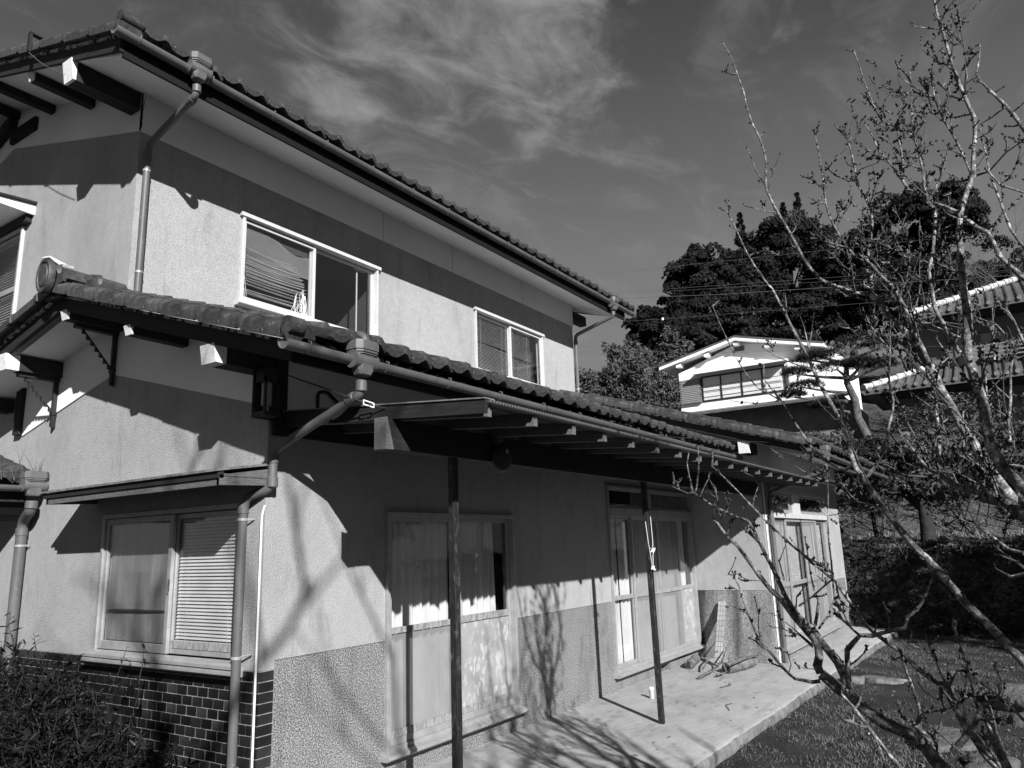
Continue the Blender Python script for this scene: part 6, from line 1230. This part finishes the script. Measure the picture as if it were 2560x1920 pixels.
 [(-0.035,-4.224,1.173,0.0152),(0.019,-4.170,1.235,0.0144),(0.063,-4.117,1.295,0.0138),(0.105,-4.067,1.359,0.0134),(0.142,-4.013,1.423,0.0129),(0.172,-3.972,1.482,0.0126),(0.191,-3.940,1.521,0.0123),(0.195,-3.937,1.530,0.0122),(0.218,-3.896,1.584,0.0119),(0.244,-3.843,1.650,0.0115),(0.278,-3.781,1.748,0.0109),(0.304,-3.733,1.830,0.0105),(0.324,-3.697,1.899,0.0101),(0.339,-3.672,1.953,0.0099),(0.349,-3.646,1.992,0.0096),(0.368,-3.631,2.053,0.0094),(0.400,-3.620,2.137,0.0090),(0.422,-3.591,2.225,0.0086),(0.445,-3.552,2.328,0.0081),(0.466,-3.507,2.437,0.0075),(0.485,-3.485,2.520,0.0072),(0.504,-3.443,2.632,0.0066),(0.523,-3.400,2.753,0.0060),(0.539,-3.357,2.872,0.0055),(0.552,-3.322,2.971,0.0050),(0.553,-3.301,3.002,0.0048),(0.559,-3.245,3.117,0.0043),(0.570,-3.192,3.253,0.0036),(0.583,-3.155,3.375,0.0030),(0.590,-3.112,3.494,0.0025)],
 [(0.385,-3.679,1.950,0.0072),(0.423,-3.712,1.992,0.0066),(0.465,-3.747,2.050,0.0060),(0.515,-3.780,2.176,0.0051),(0.551,-3.806,2.259,0.0046),(0.567,-3.813,2.316,0.0042),(0.578,-3.805,2.400,0.0037),(0.615,-3.821,2.547,0.0029),(0.658,-3.840,2.723,0.0020)],
 [(0.435,-3.654,1.928,0.0055),(0.439,-3.568,1.924,0.0045),(0.439,-3.504,1.945,0.0039),(0.436,-3.415,1.990,0.0031),(0.436,-3.376,2.021,0.0027),(0.435,-3.322,2.076,0.0021),(0.432,-3.261,2.121,0.0016)],
 [(0.452,-3.618,2.010,0.0075),(0.470,-3.576,1.995,0.0070),(0.493,-3.499,2.047,0.0062),(0.505,-3.469,2.079,0.0060),(0.520,-3.433,2.124,0.0056),(0.551,-3.381,2.213,0.0050),(0.576,-3.338,2.292,0.0045),(0.601,-3.300,2.372,0.0040),(0.619,-3.261,2.437,0.0037),(0.673,-3.267,2.402,0.0034),(0.695,-3.221,2.487,0.0029),(0.706,-3.190,2.536,0.0026),(0.744,-3.188,2.621,0.0022)],
 [(0.771,-3.243,2.423,0.0043),(0.746,-3.188,2.466,0.0038),(0.727,-3.147,2.494,0.0035),(0.707,-3.108,2.558,0.0032),(0.688,-3.071,2.639,0.0028),(0.665,-3.029,2.765,0.0023),(0.646,-2.994,2.884,0.0019),(0.633,-2.971,2.972,0.0016)],
 [(0.772,-3.242,2.415,0.0032),(0.777,-3.125,2.418,0.0023),(0.777,-3.041,2.434,0.0018),(0.775,-2.982,2.453,0.0015)],
 [(0.740,-3.293,2.433,0.0032),(0.707,-3.364,2.502,0.0022),(0.660,-3.415,2.577,0.0015)],
 [(0.792,-3.423,2.562,0.0037),(0.760,-3.331,2.610,0.0028),(0.729,-3.246,2.661,0.0021),(0.699,-3.172,2.755,0.0014)],
 [(0.764,-3.426,2.680,0.0043),(0.785,-3.448,2.776,0.0030),(0.801,-3.462,2.864,0.0022)],
 [(0.760,-3.424,2.688,0.0032),(0.763,-3.415,2.794,0.0022),(0.759,-3.400,2.866,0.0016)],
 [(0.121,-3.894,1.623,0.0032),(0.086,-3.940,1.641,0.0014)],
 [(0.133,-4.023,1.434,0.0023),(0.123,-3.966,1.439,0.0017),(0.118,-3.899,1.414,0.0012)],
 [(0.319,-3.717,1.827,0.0022),(0.324,-3.686,1.813,0.0019),(0.337,-3.608,1.777,0.0014),(0.344,-3.541,1.754,0.0011)],
 [(0.263,-3.787,1.748,0.0021),(0.296,-3.734,1.716,0.0015),(0.332,-3.678,1.678,0.0011)],
 [(0.663,-4.346,1.627,0.0230),(0.716,-4.259,1.840,0.0210),(0.783,-4.247,1.758,0.0205),(0.798,-4.209,1.838,0.0200),(0.813,-4.176,1.921,0.0195),(0.819,-4.138,1.978,0.0191),(0.841,-4.102,2.095,0.0184),(0.854,-4.063,2.195,0.0179),(0.870,-4.032,2.298,0.0174),(0.877,-3.997,2.380,0.0169),(0.889,-3.977,2.461,0.0165),(0.893,-3.957,2.513,0.0162),(0.901,-3.935,2.584,0.0159),(0.907,-3.912,2.657,0.0155),(0.907,-3.873,2.726,0.0151),(0.905,-3.836,2.776,0.0148),(0.903,-3.809,2.819,0.0146),(0.905,-3.775,2.904,0.0141),(0.902,-3.741,2.949,0.0139)],
 [(0.902,-3.741,2.949,0.0096),(0.879,-3.661,2.963,0.0089),(0.857,-3.600,3.004,0.0085),(0.843,-3.558,3.026,0.0082),(0.826,-3.512,3.064,0.0079),(0.811,-3.474,3.129,0.0076),(0.799,-3.442,3.200,0.0073),(0.785,-3.402,3.329,0.0067),(0.761,-3.341,3.495,0.0061),(0.747,-3.305,3.614,0.0056),(0.748,-3.302,3.673,0.0054),(0.761,-3.314,3.781,0.0051),(0.764,-3.311,3.881,0.0048),(0.757,-3.294,3.963,0.0045),(0.743,-3.263,4.057,0.0042),(0.738,-3.247,4.161,0.0038),(0.737,-3.239,4.265,0.0035),(0.727,-3.217,4.382,0.0031),(0.714,-3.188,4.522,0.0027),(0.699,-3.158,4.605,0.0024)],
 [(0.782,-3.289,3.672,0.0040),(0.761,-3.255,3.762,0.0029),(0.741,-3.226,3.910,0.0017)],
 [(0.799,-3.303,3.646,0.0034),(0.748,-3.351,3.725,0.0023),(0.707,-3.408,3.794,0.0015)],
 [(0.743,-3.335,3.472,0.0034),(0.756,-3.274,3.503,0.0023),(0.768,-3.218,3.548,0.0016)],
 [(0.902,-3.741,2.949,0.0096),(0.919,-3.755,3.035,0.0086),(0.915,-3.735,3.104,0.0080),(0.926,-3.745,3.152,0.0077),(0.932,-3.752,3.172,0.0075),(0.961,-3.777,3.307,0.0066),(0.981,-3.791,3.448,0.0058),(0.968,-3.748,3.596,0.0048),(0.973,-3.739,3.733,0.0040),(0.974,-3.725,3.893,0.0032),(0.954,-3.674,3.990,0.0025)],
 [(0.940,-3.803,3.429,0.0044),(0.928,-3.866,3.488,0.0027),(0.901,-3.880,3.537,0.0019)],
 [(0.976,-3.751,3.631,0.0045),(0.972,-3.697,3.651,0.0036),(0.965,-3.637,3.696,0.0027),(0.962,-3.595,3.757,0.0021)],
 [(0.962,-3.752,3.687,0.0034),(0.939,-3.803,3.684,0.0023),(0.914,-3.861,3.677,0.0014)],
 [(0.961,-3.735,3.884,0.0034),(0.957,-3.779,3.905,0.0025),(0.929,-3.810,3.958,0.0017)],
 [(0.954,-3.747,3.704,0.0034),(0.927,-3.713,3.722,0.0023),(0.912,-3.704,3.757,0.0017)],
 [(0.948,-3.796,3.379,0.0033),(0.883,-3.870,3.348,0.0014)],
 [(0.945,-3.782,3.355,0.0033),(0.949,-3.702,3.387,0.0022),(0.950,-3.635,3.435,0.0015)],
 [(0.872,-3.760,3.111,0.0064),(0.867,-3.697,3.152,0.0059),(0.871,-3.658,3.235,0.0055),(0.879,-3.608,3.370,0.0049),(0.896,-3.580,3.505,0.0045),(0.927,-3.577,3.651,0.0040),(0.958,-3.569,3.822,0.0035),(0.984,-3.556,3.987,0.0030),(0.987,-3.551,4.021,0.0029)],
 [(0.892,-3.577,3.514,0.0039),(0.864,-3.539,3.524,0.0030),(0.835,-3.506,3.551,0.0022)],
 [(0.938,-3.600,3.393,0.0039),(0.914,-3.634,3.440,0.0026),(0.890,-3.655,3.481,0.0018)],
 [(0.937,-3.595,3.385,0.0028),(0.904,-3.549,3.395,0.0019),(0.880,-3.524,3.422,0.0013)],
 [(0.991,-3.633,3.272,0.0039),(0.967,-3.567,3.305,0.0026),(0.936,-3.487,3.348,0.0015)],
 [(0.796,-3.966,2.511,0.0108),(0.806,-3.950,2.593,0.0098),(0.815,-3.934,2.669,0.0091),(0.823,-3.913,2.760,0.0084),(0.829,-3.883,2.861,0.0076),(0.830,-3.868,2.908,0.0073),(0.830,-3.847,2.957,0.0069),(0.824,-3.806,3.015,0.0064),(0.821,-3.775,3.079,0.0059),(0.813,-3.728,3.140,0.0054),(0.976,-3.844,3.115,0.0043),(0.955,-3.745,3.223,0.0033)],
 [(0.868,-3.864,2.919,0.0052),(0.863,-3.808,2.943,0.0044),(0.859,-3.755,2.960,0.0039),(0.855,-3.720,2.992,0.0035),(0.867,-3.723,3.034,0.0032)],
 [(0.867,-3.910,2.564,0.0061),(0.868,-3.862,2.609,0.0051),(0.866,-3.791,2.636,0.0043),(0.871,-3.755,2.703,0.0036),(0.876,-3.723,2.766,0.0030),(0.890,-3.694,2.872,0.0021)],
 [(0.855,-3.756,2.696,0.0031),(0.819,-3.802,2.713,0.0015)],
 [(0.963,-3.851,2.518,0.0042),(0.907,-3.842,2.571,0.0028),(0.872,-3.840,2.607,0.0021)],
 [(0.759,-4.105,2.533,0.0096),(0.753,-4.083,2.582,0.0091),(0.749,-4.064,2.654,0.0087),(0.745,-4.041,2.740,0.0082),(0.743,-4.032,2.783,0.0080),(0.751,-4.030,2.887,0.0076),(0.758,-4.030,2.968,0.0073),(0.780,-4.054,3.048,0.0070),(0.807,-4.080,3.172,0.0065),(0.825,-4.096,3.301,0.0060),(0.815,-4.069,3.357,0.0058),(0.825,-4.069,3.526,0.0052),(0.830,-4.065,3.662,0.0048),(0.827,-4.053,3.736,0.0045),(0.799,-3.982,3.794,0.0041),(0.776,-3.924,3.840,0.0038),(0.766,-3.898,3.927,0.0035),(0.759,-3.880,4.024,0.0032),(0.751,-3.859,4.160,0.0028),(0.745,-3.843,4.278,0.0024)],
 [(0.787,-4.053,3.709,0.0052),(0.805,-4.066,3.875,0.0035),(0.817,-4.076,3.968,0.0028),(0.829,-4.085,4.101,0.0019)],
 [(0.786,-4.055,3.716,0.0031),(0.752,-3.990,3.750,0.0026),(0.722,-3.944,3.824,0.0021),(0.683,-3.888,3.925,0.0016)],
 [(0.787,-3.990,3.785,0.0053),(0.789,-3.988,3.715,0.0049),(0.795,-3.991,3.627,0.0046),(0.795,-3.982,3.497,0.0042)],
 [(0.792,-4.060,3.708,0.0031),(0.758,-4.104,3.747,0.0023),(0.710,-4.158,3.800,0.0015)],
 [(0.774,-4.068,3.324,0.0051),(0.737,-4.149,3.437,0.0036),(0.679,-4.204,3.562,0.0025)],
 [(0.847,-4.075,3.533,0.0042),(0.826,-4.018,3.578,0.0030),(0.808,-3.971,3.657,0.0021)],
 [(0.818,-3.993,3.437,0.0062),(0.827,-3.950,3.565,0.0048),(0.828,-3.885,3.705,0.0035),(0.837,-3.864,3.799,0.0028),(0.841,-3.836,3.891,0.0022)],
 [(0.857,-4.044,3.415,0.0052),(0.856,-3.992,3.457,0.0043),(0.865,-3.970,3.530,0.0037),(0.887,-3.977,3.600,0.0032)],
 [(0.687,-4.105,3.280,0.0069),(0.672,-4.142,3.247,0.0073),(0.647,-4.195,3.190,0.0077)],
 [(0.674,-4.140,2.477,0.0177),(0.687,-4.146,2.591,0.0163),(0.705,-4.161,2.706,0.0153),(0.717,-4.167,2.823,0.0144),(0.721,-4.164,2.913,0.0138),(0.734,-4.176,3.003,0.0131),(0.744,-4.180,3.123,0.0123),(0.761,-4.199,3.223,0.0117),(0.801,-4.247,3.348,0.0108),(0.829,-4.281,3.433,0.0103),(0.849,-4.304,3.580,0.0094),(0.873,-4.331,3.756,0.0084),(0.864,-4.309,3.866,0.0077),(0.856,-4.289,3.977,0.0070),(0.849,-4.275,4.070,0.0065),(0.846,-4.265,4.183,0.0059),(0.845,-4.260,4.277,0.0053),(0.840,-4.249,4.354,0.0049),(0.839,-4.246,4.469,0.0043)],
 [(0.492,-4.321,1.750,0.0198),(0.520,-4.263,1.869,0.0192),(0.535,-4.208,1.953,0.0189),(0.557,-4.171,2.059,0.0186),(0.590,-4.164,2.167,0.0183),(0.611,-4.170,2.218,0.0182),(0.632,-4.159,2.303,0.0181),(0.654,-4.152,2.389,0.0179),(0.674,-4.140,2.477,0.0177)],
 [(0.882,-4.281,3.451,0.0051),(0.864,-4.351,3.447,0.0043),(0.803,-4.432,3.499,0.0035),(0.766,-4.504,3.519,0.0029)],
 [(0.934,-4.279,3.478,0.0062),(0.949,-4.254,3.607,0.0052),(0.959,-4.228,3.728,0.0045),(0.965,-4.198,3.832,0.0040),(0.978,-4.173,3.978,0.0033),(1.007,-4.178,4.124,0.0027)],
 [(0.926,-4.174,3.951,0.0043),(0.922,-4.136,4.000,0.0034),(0.914,-4.084,4.054,0.0025),(0.907,-4.031,4.134,0.0016)],
 [(0.890,-4.262,4.314,0.0032),(0.872,-4.200,4.336,0.0022),(0.851,-4.132,4.368,0.0014)],
 [(0.889,-4.262,4.318,0.0032),(0.888,-4.316,4.344,0.0023),(0.885,-4.370,4.373,0.0016)],
 [(0.890,-4.261,4.310,0.0027),(0.879,-4.233,4.282,0.0019),(0.867,-4.204,4.255,0.0013)],
 [(0.912,-4.263,4.232,0.0027),(0.899,-4.231,4.201,0.0018),(0.881,-4.203,4.198,0.0013)],
 [(0.910,-4.308,3.881,0.0042),(0.917,-4.245,3.937,0.0030),(0.927,-4.218,4.008,0.0023),(0.941,-4.227,4.030,0.0021)],
 [(0.979,-4.291,4.044,0.0032),(0.982,-4.305,4.068,0.0022),(0.984,-4.315,4.088,0.0016)],
 [(0.956,-4.306,3.934,0.0032),(0.917,-4.345,3.951,0.0021)],
 [(0.854,-4.311,3.632,0.0030),(0.826,-4.380,3.637,0.0019),(0.794,-4.416,3.660,0.0013)],
 [(0.844,-4.320,3.693,0.0040),(0.800,-4.350,3.704,0.0020)],
 [(0.957,-4.229,3.736,0.0026),(0.964,-4.228,3.839,0.0019),(0.959,-4.210,3.917,0.0014)],
 [(0.972,-4.198,3.836,0.0032),(0.936,-4.237,3.840,0.0019)],
 [(0.527,-4.403,2.767,0.0105),(0.558,-4.358,2.846,0.0097),(0.584,-4.328,2.917,0.0092),(0.634,-4.297,3.054,0.0084),(0.650,-4.253,3.103,0.0081),(0.668,-4.216,3.167,0.0077)],
 [(0.541,-4.506,3.448,0.0091),(0.589,-4.477,3.577,0.0072),(0.612,-4.450,3.647,0.0063),(0.642,-4.413,3.743,0.0053),(0.667,-4.379,3.829,0.0043),(0.685,-4.364,3.887,0.0038),(0.740,-4.389,3.986,0.0030),(0.795,-4.406,4.104,0.0020)],
 [(0.602,-4.474,3.601,0.0047),(0.592,-4.500,3.609,0.0037),(0.573,-4.532,3.627,0.0028)],
 [(0.579,-4.447,3.623,0.0037),(0.616,-4.388,3.607,0.0026),(0.638,-4.342,3.602,0.0019)],
 [(0.651,-4.419,3.745,0.0029),(0.616,-4.458,3.744,0.0014)],
 [(0.706,-4.373,3.887,0.0030),(0.707,-4.325,3.873,0.0024),(0.721,-4.329,3.957,0.0020)],
 [(0.812,-4.349,3.421,0.0039),(0.837,-4.350,3.525,0.0030),(0.866,-4.343,3.669,0.0020)],
 [(0.707,-4.349,3.352,0.0048),(0.643,-4.366,3.194,0.0050),(0.569,-4.385,3.023,0.0052),(0.513,-4.429,2.889,0.0053)],
 [(0.684,-4.331,3.397,0.0038),(0.683,-4.379,3.293,0.0038),(0.692,-4.463,3.231,0.0037)],
 [(0.366,-4.289,1.681,0.0272),(0.525,-4.246,1.754,0.0233),(0.621,-4.205,1.793,0.0213),(0.705,-4.160,1.823,0.0196),(0.769,-4.121,1.843,0.0182),(0.849,-4.087,1.891,0.0165),(0.960,-4.002,1.907,0.0139),(1.079,-3.928,1.983,0.0109),(1.157,-3.863,2.023,0.0088),(1.240,-3.821,2.094,0.0066),(1.356,-3.766,2.206,0.0034)],
 [(0.794,-4.089,1.888,0.0056),(0.951,-4.041,2.006,0.0046),(1.042,-3.971,2.053,0.0040),(1.148,-3.888,2.123,0.0034),(1.236,-3.804,2.177,0.0028),(1.323,-3.735,2.258,0.0022)],
 [(0.614,-4.162,1.820,0.0088),(0.763,-4.154,1.920,0.0076),(0.888,-4.107,2.007,0.0067),(1.013,-4.051,2.102,0.0058),(1.148,-4.049,2.216,0.0050),(1.275,-4.061,2.322,0.0043)],
 [(1.025,-3.939,2.031,0.0091),(1.046,-3.938,2.116,0.0084),(1.076,-3.944,2.220,0.0078),(1.097,-3.948,2.301,0.0074),(1.116,-3.951,2.377,0.0071),(1.134,-3.946,2.470,0.0066),(1.137,-3.931,2.524,0.0064)],
 [(1.093,-3.995,1.914,0.0040),(1.163,-3.975,1.990,0.0035),(1.204,-3.922,2.009,0.0032),(1.282,-3.810,2.042,0.0025),(1.348,-3.712,2.100,0.0020)],
 [(0.531,-4.276,1.957,0.0068),(0.554,-4.227,1.973,0.0050),(0.577,-4.175,1.999,0.0035)],
 [(0.961,-4.022,2.019,0.0039),(1.087,-4.059,2.119,0.0028),(1.149,-4.003,2.191,0.0021)],
 [(0.528,-4.192,1.757,0.0068),(0.579,-4.165,1.809,0.0055),(0.650,-4.117,1.885,0.0041),(0.678,-4.112,1.918,0.0036)],
 [(0.848,-3.739,2.206,0.0040),(0.931,-3.764,2.146,0.0031),(1.037,-3.776,2.046,0.0021)],
 [(0.344,-4.224,1.602,0.0064),(0.385,-4.174,1.620,0.0051),(0.431,-4.131,1.663,0.0041),(0.484,-4.069,1.713,0.0028),(0.529,-4.008,1.756,0.0018)],
 [(0.353,-4.216,1.548,0.0056),(0.380,-4.177,1.584,0.0038),(0.405,-4.138,1.621,0.0025)],
 [(0.238,-4.220,1.530,0.0077),(0.271,-4.169,1.516,0.0051),(0.297,-4.129,1.542,0.0032)],
 [(0.721,-4.241,2.083,0.0063),(0.755,-4.250,2.176,0.0056),(0.804,-4.274,2.288,0.0050),(0.855,-4.294,2.429,0.0043),(0.902,-4.323,2.536,0.0038)],
 [(0.895,-4.160,2.147,0.0058),(0.941,-4.175,2.264,0.0048),(0.970,-4.181,2.350,0.0043),(1.007,-4.190,2.461,0.0037),(1.046,-4.194,2.599,0.0030)],
 [(0.857,-4.239,2.495,0.0048),(0.940,-4.250,2.627,0.0034),(1.042,-4.267,2.798,0.0020)],
 [(0.685,-4.359,2.518,0.0054),(0.718,-4.340,2.639,0.0030),(0.732,-4.318,2.709,0.0019)],
 [(0.865,-4.298,2.613,0.0038),(0.897,-4.272,2.672,0.0032),(0.942,-4.193,2.739,0.0024),(0.967,-4.147,2.785,0.0020)],
 [(0.861,-4.135,2.690,0.0039),(0.919,-4.071,2.728,0.0027),(0.989,-3.988,2.767,0.0016)],
 [(0.872,-4.125,2.623,0.0039),(0.905,-4.056,2.685,0.0029),(0.929,-3.999,2.732,0.0022),(0.952,-3.940,2.786,0.0016)],
 [(0.944,-4.012,2.531,0.0040),(0.992,-4.044,2.565,0.0033),(1.000,-4.037,2.593,0.0030),(1.023,-4.005,2.677,0.0021)],
 [(0.862,-4.024,2.876,0.0051),(0.864,-4.084,2.906,0.0036),(0.847,-4.129,2.964,0.0025)],
 [(0.805,-4.148,2.938,0.0049),(0.830,-4.109,2.958,0.0042),(0.867,-4.051,3.008,0.0034),(0.910,-3.994,3.085,0.0026)],
 [(0.866,-4.004,2.808,0.0051),(0.897,-3.940,2.904,0.0037),(0.923,-3.915,2.980,0.0030),(0.942,-3.836,3.036,0.0021)],
 [(0.836,-3.985,2.878,0.0025),(0.846,-4.023,2.934,0.0012)],
 [(0.495,-4.208,0.512,0.0309),(0.476,-4.111,0.605,0.0245),(0.468,-4.056,0.700,0.0208)],
 [(0.565,-4.205,0.469,0.0299),(0.665,-3.941,0.549,0.0273),(0.706,-3.828,0.623,0.0264)],
]

# ------------------------------------------------------------------ plum tree: traced limbs, then spurs and buds
def plum():
    t = empty('plum_tree', (0.9, -4.55, -0.2), 'bare lichen-spotted plum tree with twiggy spurs and buds in the right foreground', 'tree'); R = random.Random(21)
    b = MB()
    for pts in ([(0.95, -4.62, -0.3), (0.75, -4.40, 0.1), PLUM[-2][0][:3]], [(0.9, -4.5, -0.3), (0.7, -4.35, 0.1), PLUM[-1][0][:3]], [(1.1, -4.75, -0.3), (0.9, -4.85, 0.5), (0.75, -4.95, 1.0)]): b.tube(pts, [0.11, 0.07, 0.04], 10)
    b.build('trunk', 'bark', t, 60)
    tw = MB(); buds = MB()
    oct_ = [(1, 0, 0), (0, 1, 0), (-1, 0, 0), (0, -1, 0), (0, 0, 1.5), (0, 0, -1)]; octf = [(0, 1, 4), (1, 2, 4), (2, 3, 4), (3, 0, 4), (1, 0, 5), (2, 1, 5), (3, 2, 5), (0, 3, 5)]
    def bud(p, s):
        s *= 1.18; buds.add([(p.x + a * s, p.y + c * s, p.z + d * s) for a, c, d in oct_], octf)
    def spur(p, d, L, lvl=0):
        q = p; pts = [p]; n = 3
        for k in range(n): d = (d + Vector((R.uniform(-.35, .35), R.uniform(-.35, .35), R.uniform(-.15, .4)))).normalized(); q = q + d * L / n; pts.append(q)
        tw.tube(pts, [0.0044 + L * 0.012, 0.0040 + L * 0.009, 0.0032 + L * .005, 0.0018], 5)
        for k in range(2 + int(L * 34)):
            s = R.random() * n; i = min(int(s), n - 1); pp = pts[i].lerp(pts[i + 1], s - i); bud(pp + Vector((R.uniform(-1, 1), R.uniform(-1, 1), R.uniform(-1, 1))) * 0.007, R.uniform(.0035, .0065))
        bud(q, 0.005)
        if L > 0.07 and lvl < 2:
            for k in range(R.randint(1, 3)): spur(pts[R.randint(1, n - 1)], (d + Vector((R.uniform(-1, 1), R.uniform(-1, 1), R.uniform(-.4, .9)))).normalized(), L * R.uniform(.35, .6), lvl + 1)
    for k, br in enumerate(PLUM):
        P = [Vector(q[:3]) for q in br]; rad = [q[3] * 1.18 for q in br]
        # subdivide with a slight wander and knobbly radius
        Q = []; RR = []
        for i in range(len(P) - 1):
            n = max(1, int((P[i + 1] - P[i]).length / 0.06))
            for j in range(n):
                s = j / n
                a = P[i - 1] if i else P[i]; e = P[i + 2] if i + 2 < len(P) else P[i + 1]
                c = 0.5 * ((2 * P[i]) + (P[i + 1] - a) * s + (2 * a - 5 * P[i] + 4 * P[i + 1] - e) * s * s + (3 * P[i] - a - 3 * P[i + 1] + e) * s ** 3)
                r = rad[i] + (rad[i + 1] - rad[i]) * s; Q.append(c + Vector((R.uniform(-1, 1), R.uniform(-1, 1), R.uniform(-1, 1))) * min(r * 0.22, 0.004)); RR.append(max(0.0016, r * R.uniform(.88, 1.14)))
        Q.append(P[-1]); RR.append(max(0.0014, rad[-1]))
        bb = MB().tube(Q, RR, 9 if rad[0] > 0.012 else 7); bb.build('branch', 'bark', t, 70)
        L = 0; nxt = R.uniform(.02, .08)
        for i in range(1, len(Q)):
            L += (Q[i] - Q[i - 1]).length
            if L > nxt:
                nxt = L + R.uniform(0.026, 0.080) * (1.6 if RR[i] > 0.012 else 1); ax = (Q[i] - Q[i - 1]).normalized(); d = Vector((R.uniform(-1, 1), R.uniform(-1, 1), R.uniform(-.5, 1))); d = (d - ax * d.dot(ax) + ax * 0.4).normalized()
                if RR[i] < 0.016:
                    if R.random() < 0.42: bud(Q[i] + d * RR[i] * 1.3, R.uniform(.004, .007))
                    else: spur(Q[i] + d * RR[i] * 0.7, d, R.choice((0.02, 0.03, 0.03, 0.04, 0.06, 0.10)) * R.uniform(.7, 1.3))
                elif R.random() < 0.25: spur(Q[i] + d * RR[i] * 0.8, d, R.uniform(.04, .14))
    def side(p, d, L, r, lv):
        q = p; pts = [p]; n = 5
        for k in range(n): d = (d + Vector((R.uniform(-.28, .28), R.uniform(-.28, .28), R.uniform(-.08, .30)))).normalized(); q = q + d * L / n; pts.append(q)
        rr = [r * (1 - 0.13 * k) for k in range(n + 1)]; tw.tube(pts, rr, 6)
        for k in range(int(L / 0.035)):
            s = R.random() * n; i = min(int(s), n - 1); pp = pts[i].lerp(pts[i + 1], s - i); e = Vector((R.uniform(-1, 1), R.uniform(-1, 1), R.uniform(-.5, 1))).normalized()
            if R.random() < .6: bud(pp + e * r, R.uniform(.004, .0065))
            else: spur(pp, e, R.uniform(.02, .06))
        if lv < 1:
            for k in range(R.randint(1, 3)): side(pts[R.randint(1, n - 1)], (d + Vector((R.uniform(-1, 1), R.uniform(-1, 1), R.uniform(-.4, .8)))).normalized(), L * R.uniform(.4, .7), r * .6, lv + 1)
    for br in PLUM[:-2]:
        for a, e in zip(br[:-1], br[1:]):
            p, q = Vector(a[:3]), Vector(e[:3]); v = p - Vector(CAM_LOC); lat = v.dot(r_) / v.dot(f_); hgt = -v.dot(d_) / v.dot(f_)
            if (lat > 0.46 or (lat > 0.30 and hgt > 0.16 and R.random() < .35)) and hgt < 0.50 and a[3] > 0.0035 and R.random() < (0.50 if hgt > -0.22 else 0.06):
                ax = (q - p).normalized(); d = Vector((R.uniform(-1, 1), R.uniform(-1, 1), R.uniform(-.4, 1.0))); d = (d - ax * d.dot(ax) * .5 + ax * .5).normalized()
                side(p.lerp(q, R.random()), d, R.uniform(.15, .5), min(a[3] * .55, .0055), 0)
    tw.build('spurs', 'twig', t, 60, kind='stuff'); buds.build('buds', 'bud', t, kind='stuff')
plum()
# ---- bare tree generator (a far one on the hill, and one behind the camera whose branches shade the gable)
def bare_tree(name, label, base, H, r0, seed, levels, mat='twig', spread=0.6, parent_group=None, lean=(0, 0, 0), count=4):
    R = random.Random(seed); t = empty(name, base, label, 'tree', parent_group); b = MB(); c = MB()
    def grow(p, d, L, r, lv):
        pts = [p]; q = p
        for k in range(4): d = (d + Vector((R.uniform(-.18, .18), R.uniform(-.18, .18), R.uniform(-.05, .12)))).normalized(); q = q + d * L / 4; pts.append(q)
        (b if lv < 2 else c).tube(pts, [r, r * .85, r * .7, r * .58, r * .45], 8 if lv < 2 else 5)
        if lv >= levels: return
        for k in range(R.randint(count - 1, count + 1)):
            s = R.uniform(.35, 1.0) * 4; i = min(int(s), 3); e = (d + Vector((R.uniform(-1, 1), R.uniform(-1, 1), R.uniform(-.25, .7))) * spread * 1.5).normalized(); grow(pts[i].lerp(pts[i + 1], s - i), e, L * R.uniform(.5, .78), r * R.uniform(.38, .55), lv + 1)
    grow(Vector(base) - Vector((0, 0, .2)), (Vector((0, 0, 1)) + Vector(lean)).normalized(), H * 0.42, r0, 0)
    b.build('trunk', mat, t, 60); c.build('twigs', mat, t, 60, kind='stuff'); return t
bare_tree('bare_tree', 'pale bare tree on the hill at the right edge, behind the plum', (40, -5.5, gz(40, -5.5)), 13, 0.2, 3, 5, 'twig', 0.55)
bare_tree('garden_tree', 'tall bare garden tree behind the camera', (-5.2, -7.0, -0.2), 12.5, 0.19, 14, 4, 'twig', 0.5, count=3)
bare_tree('garden_tree', 'bare garden tree behind the camera to the right', (-1.4, -7.4, -0.2), 6.0, 0.16, 33, 4, 'twig', 0.55)
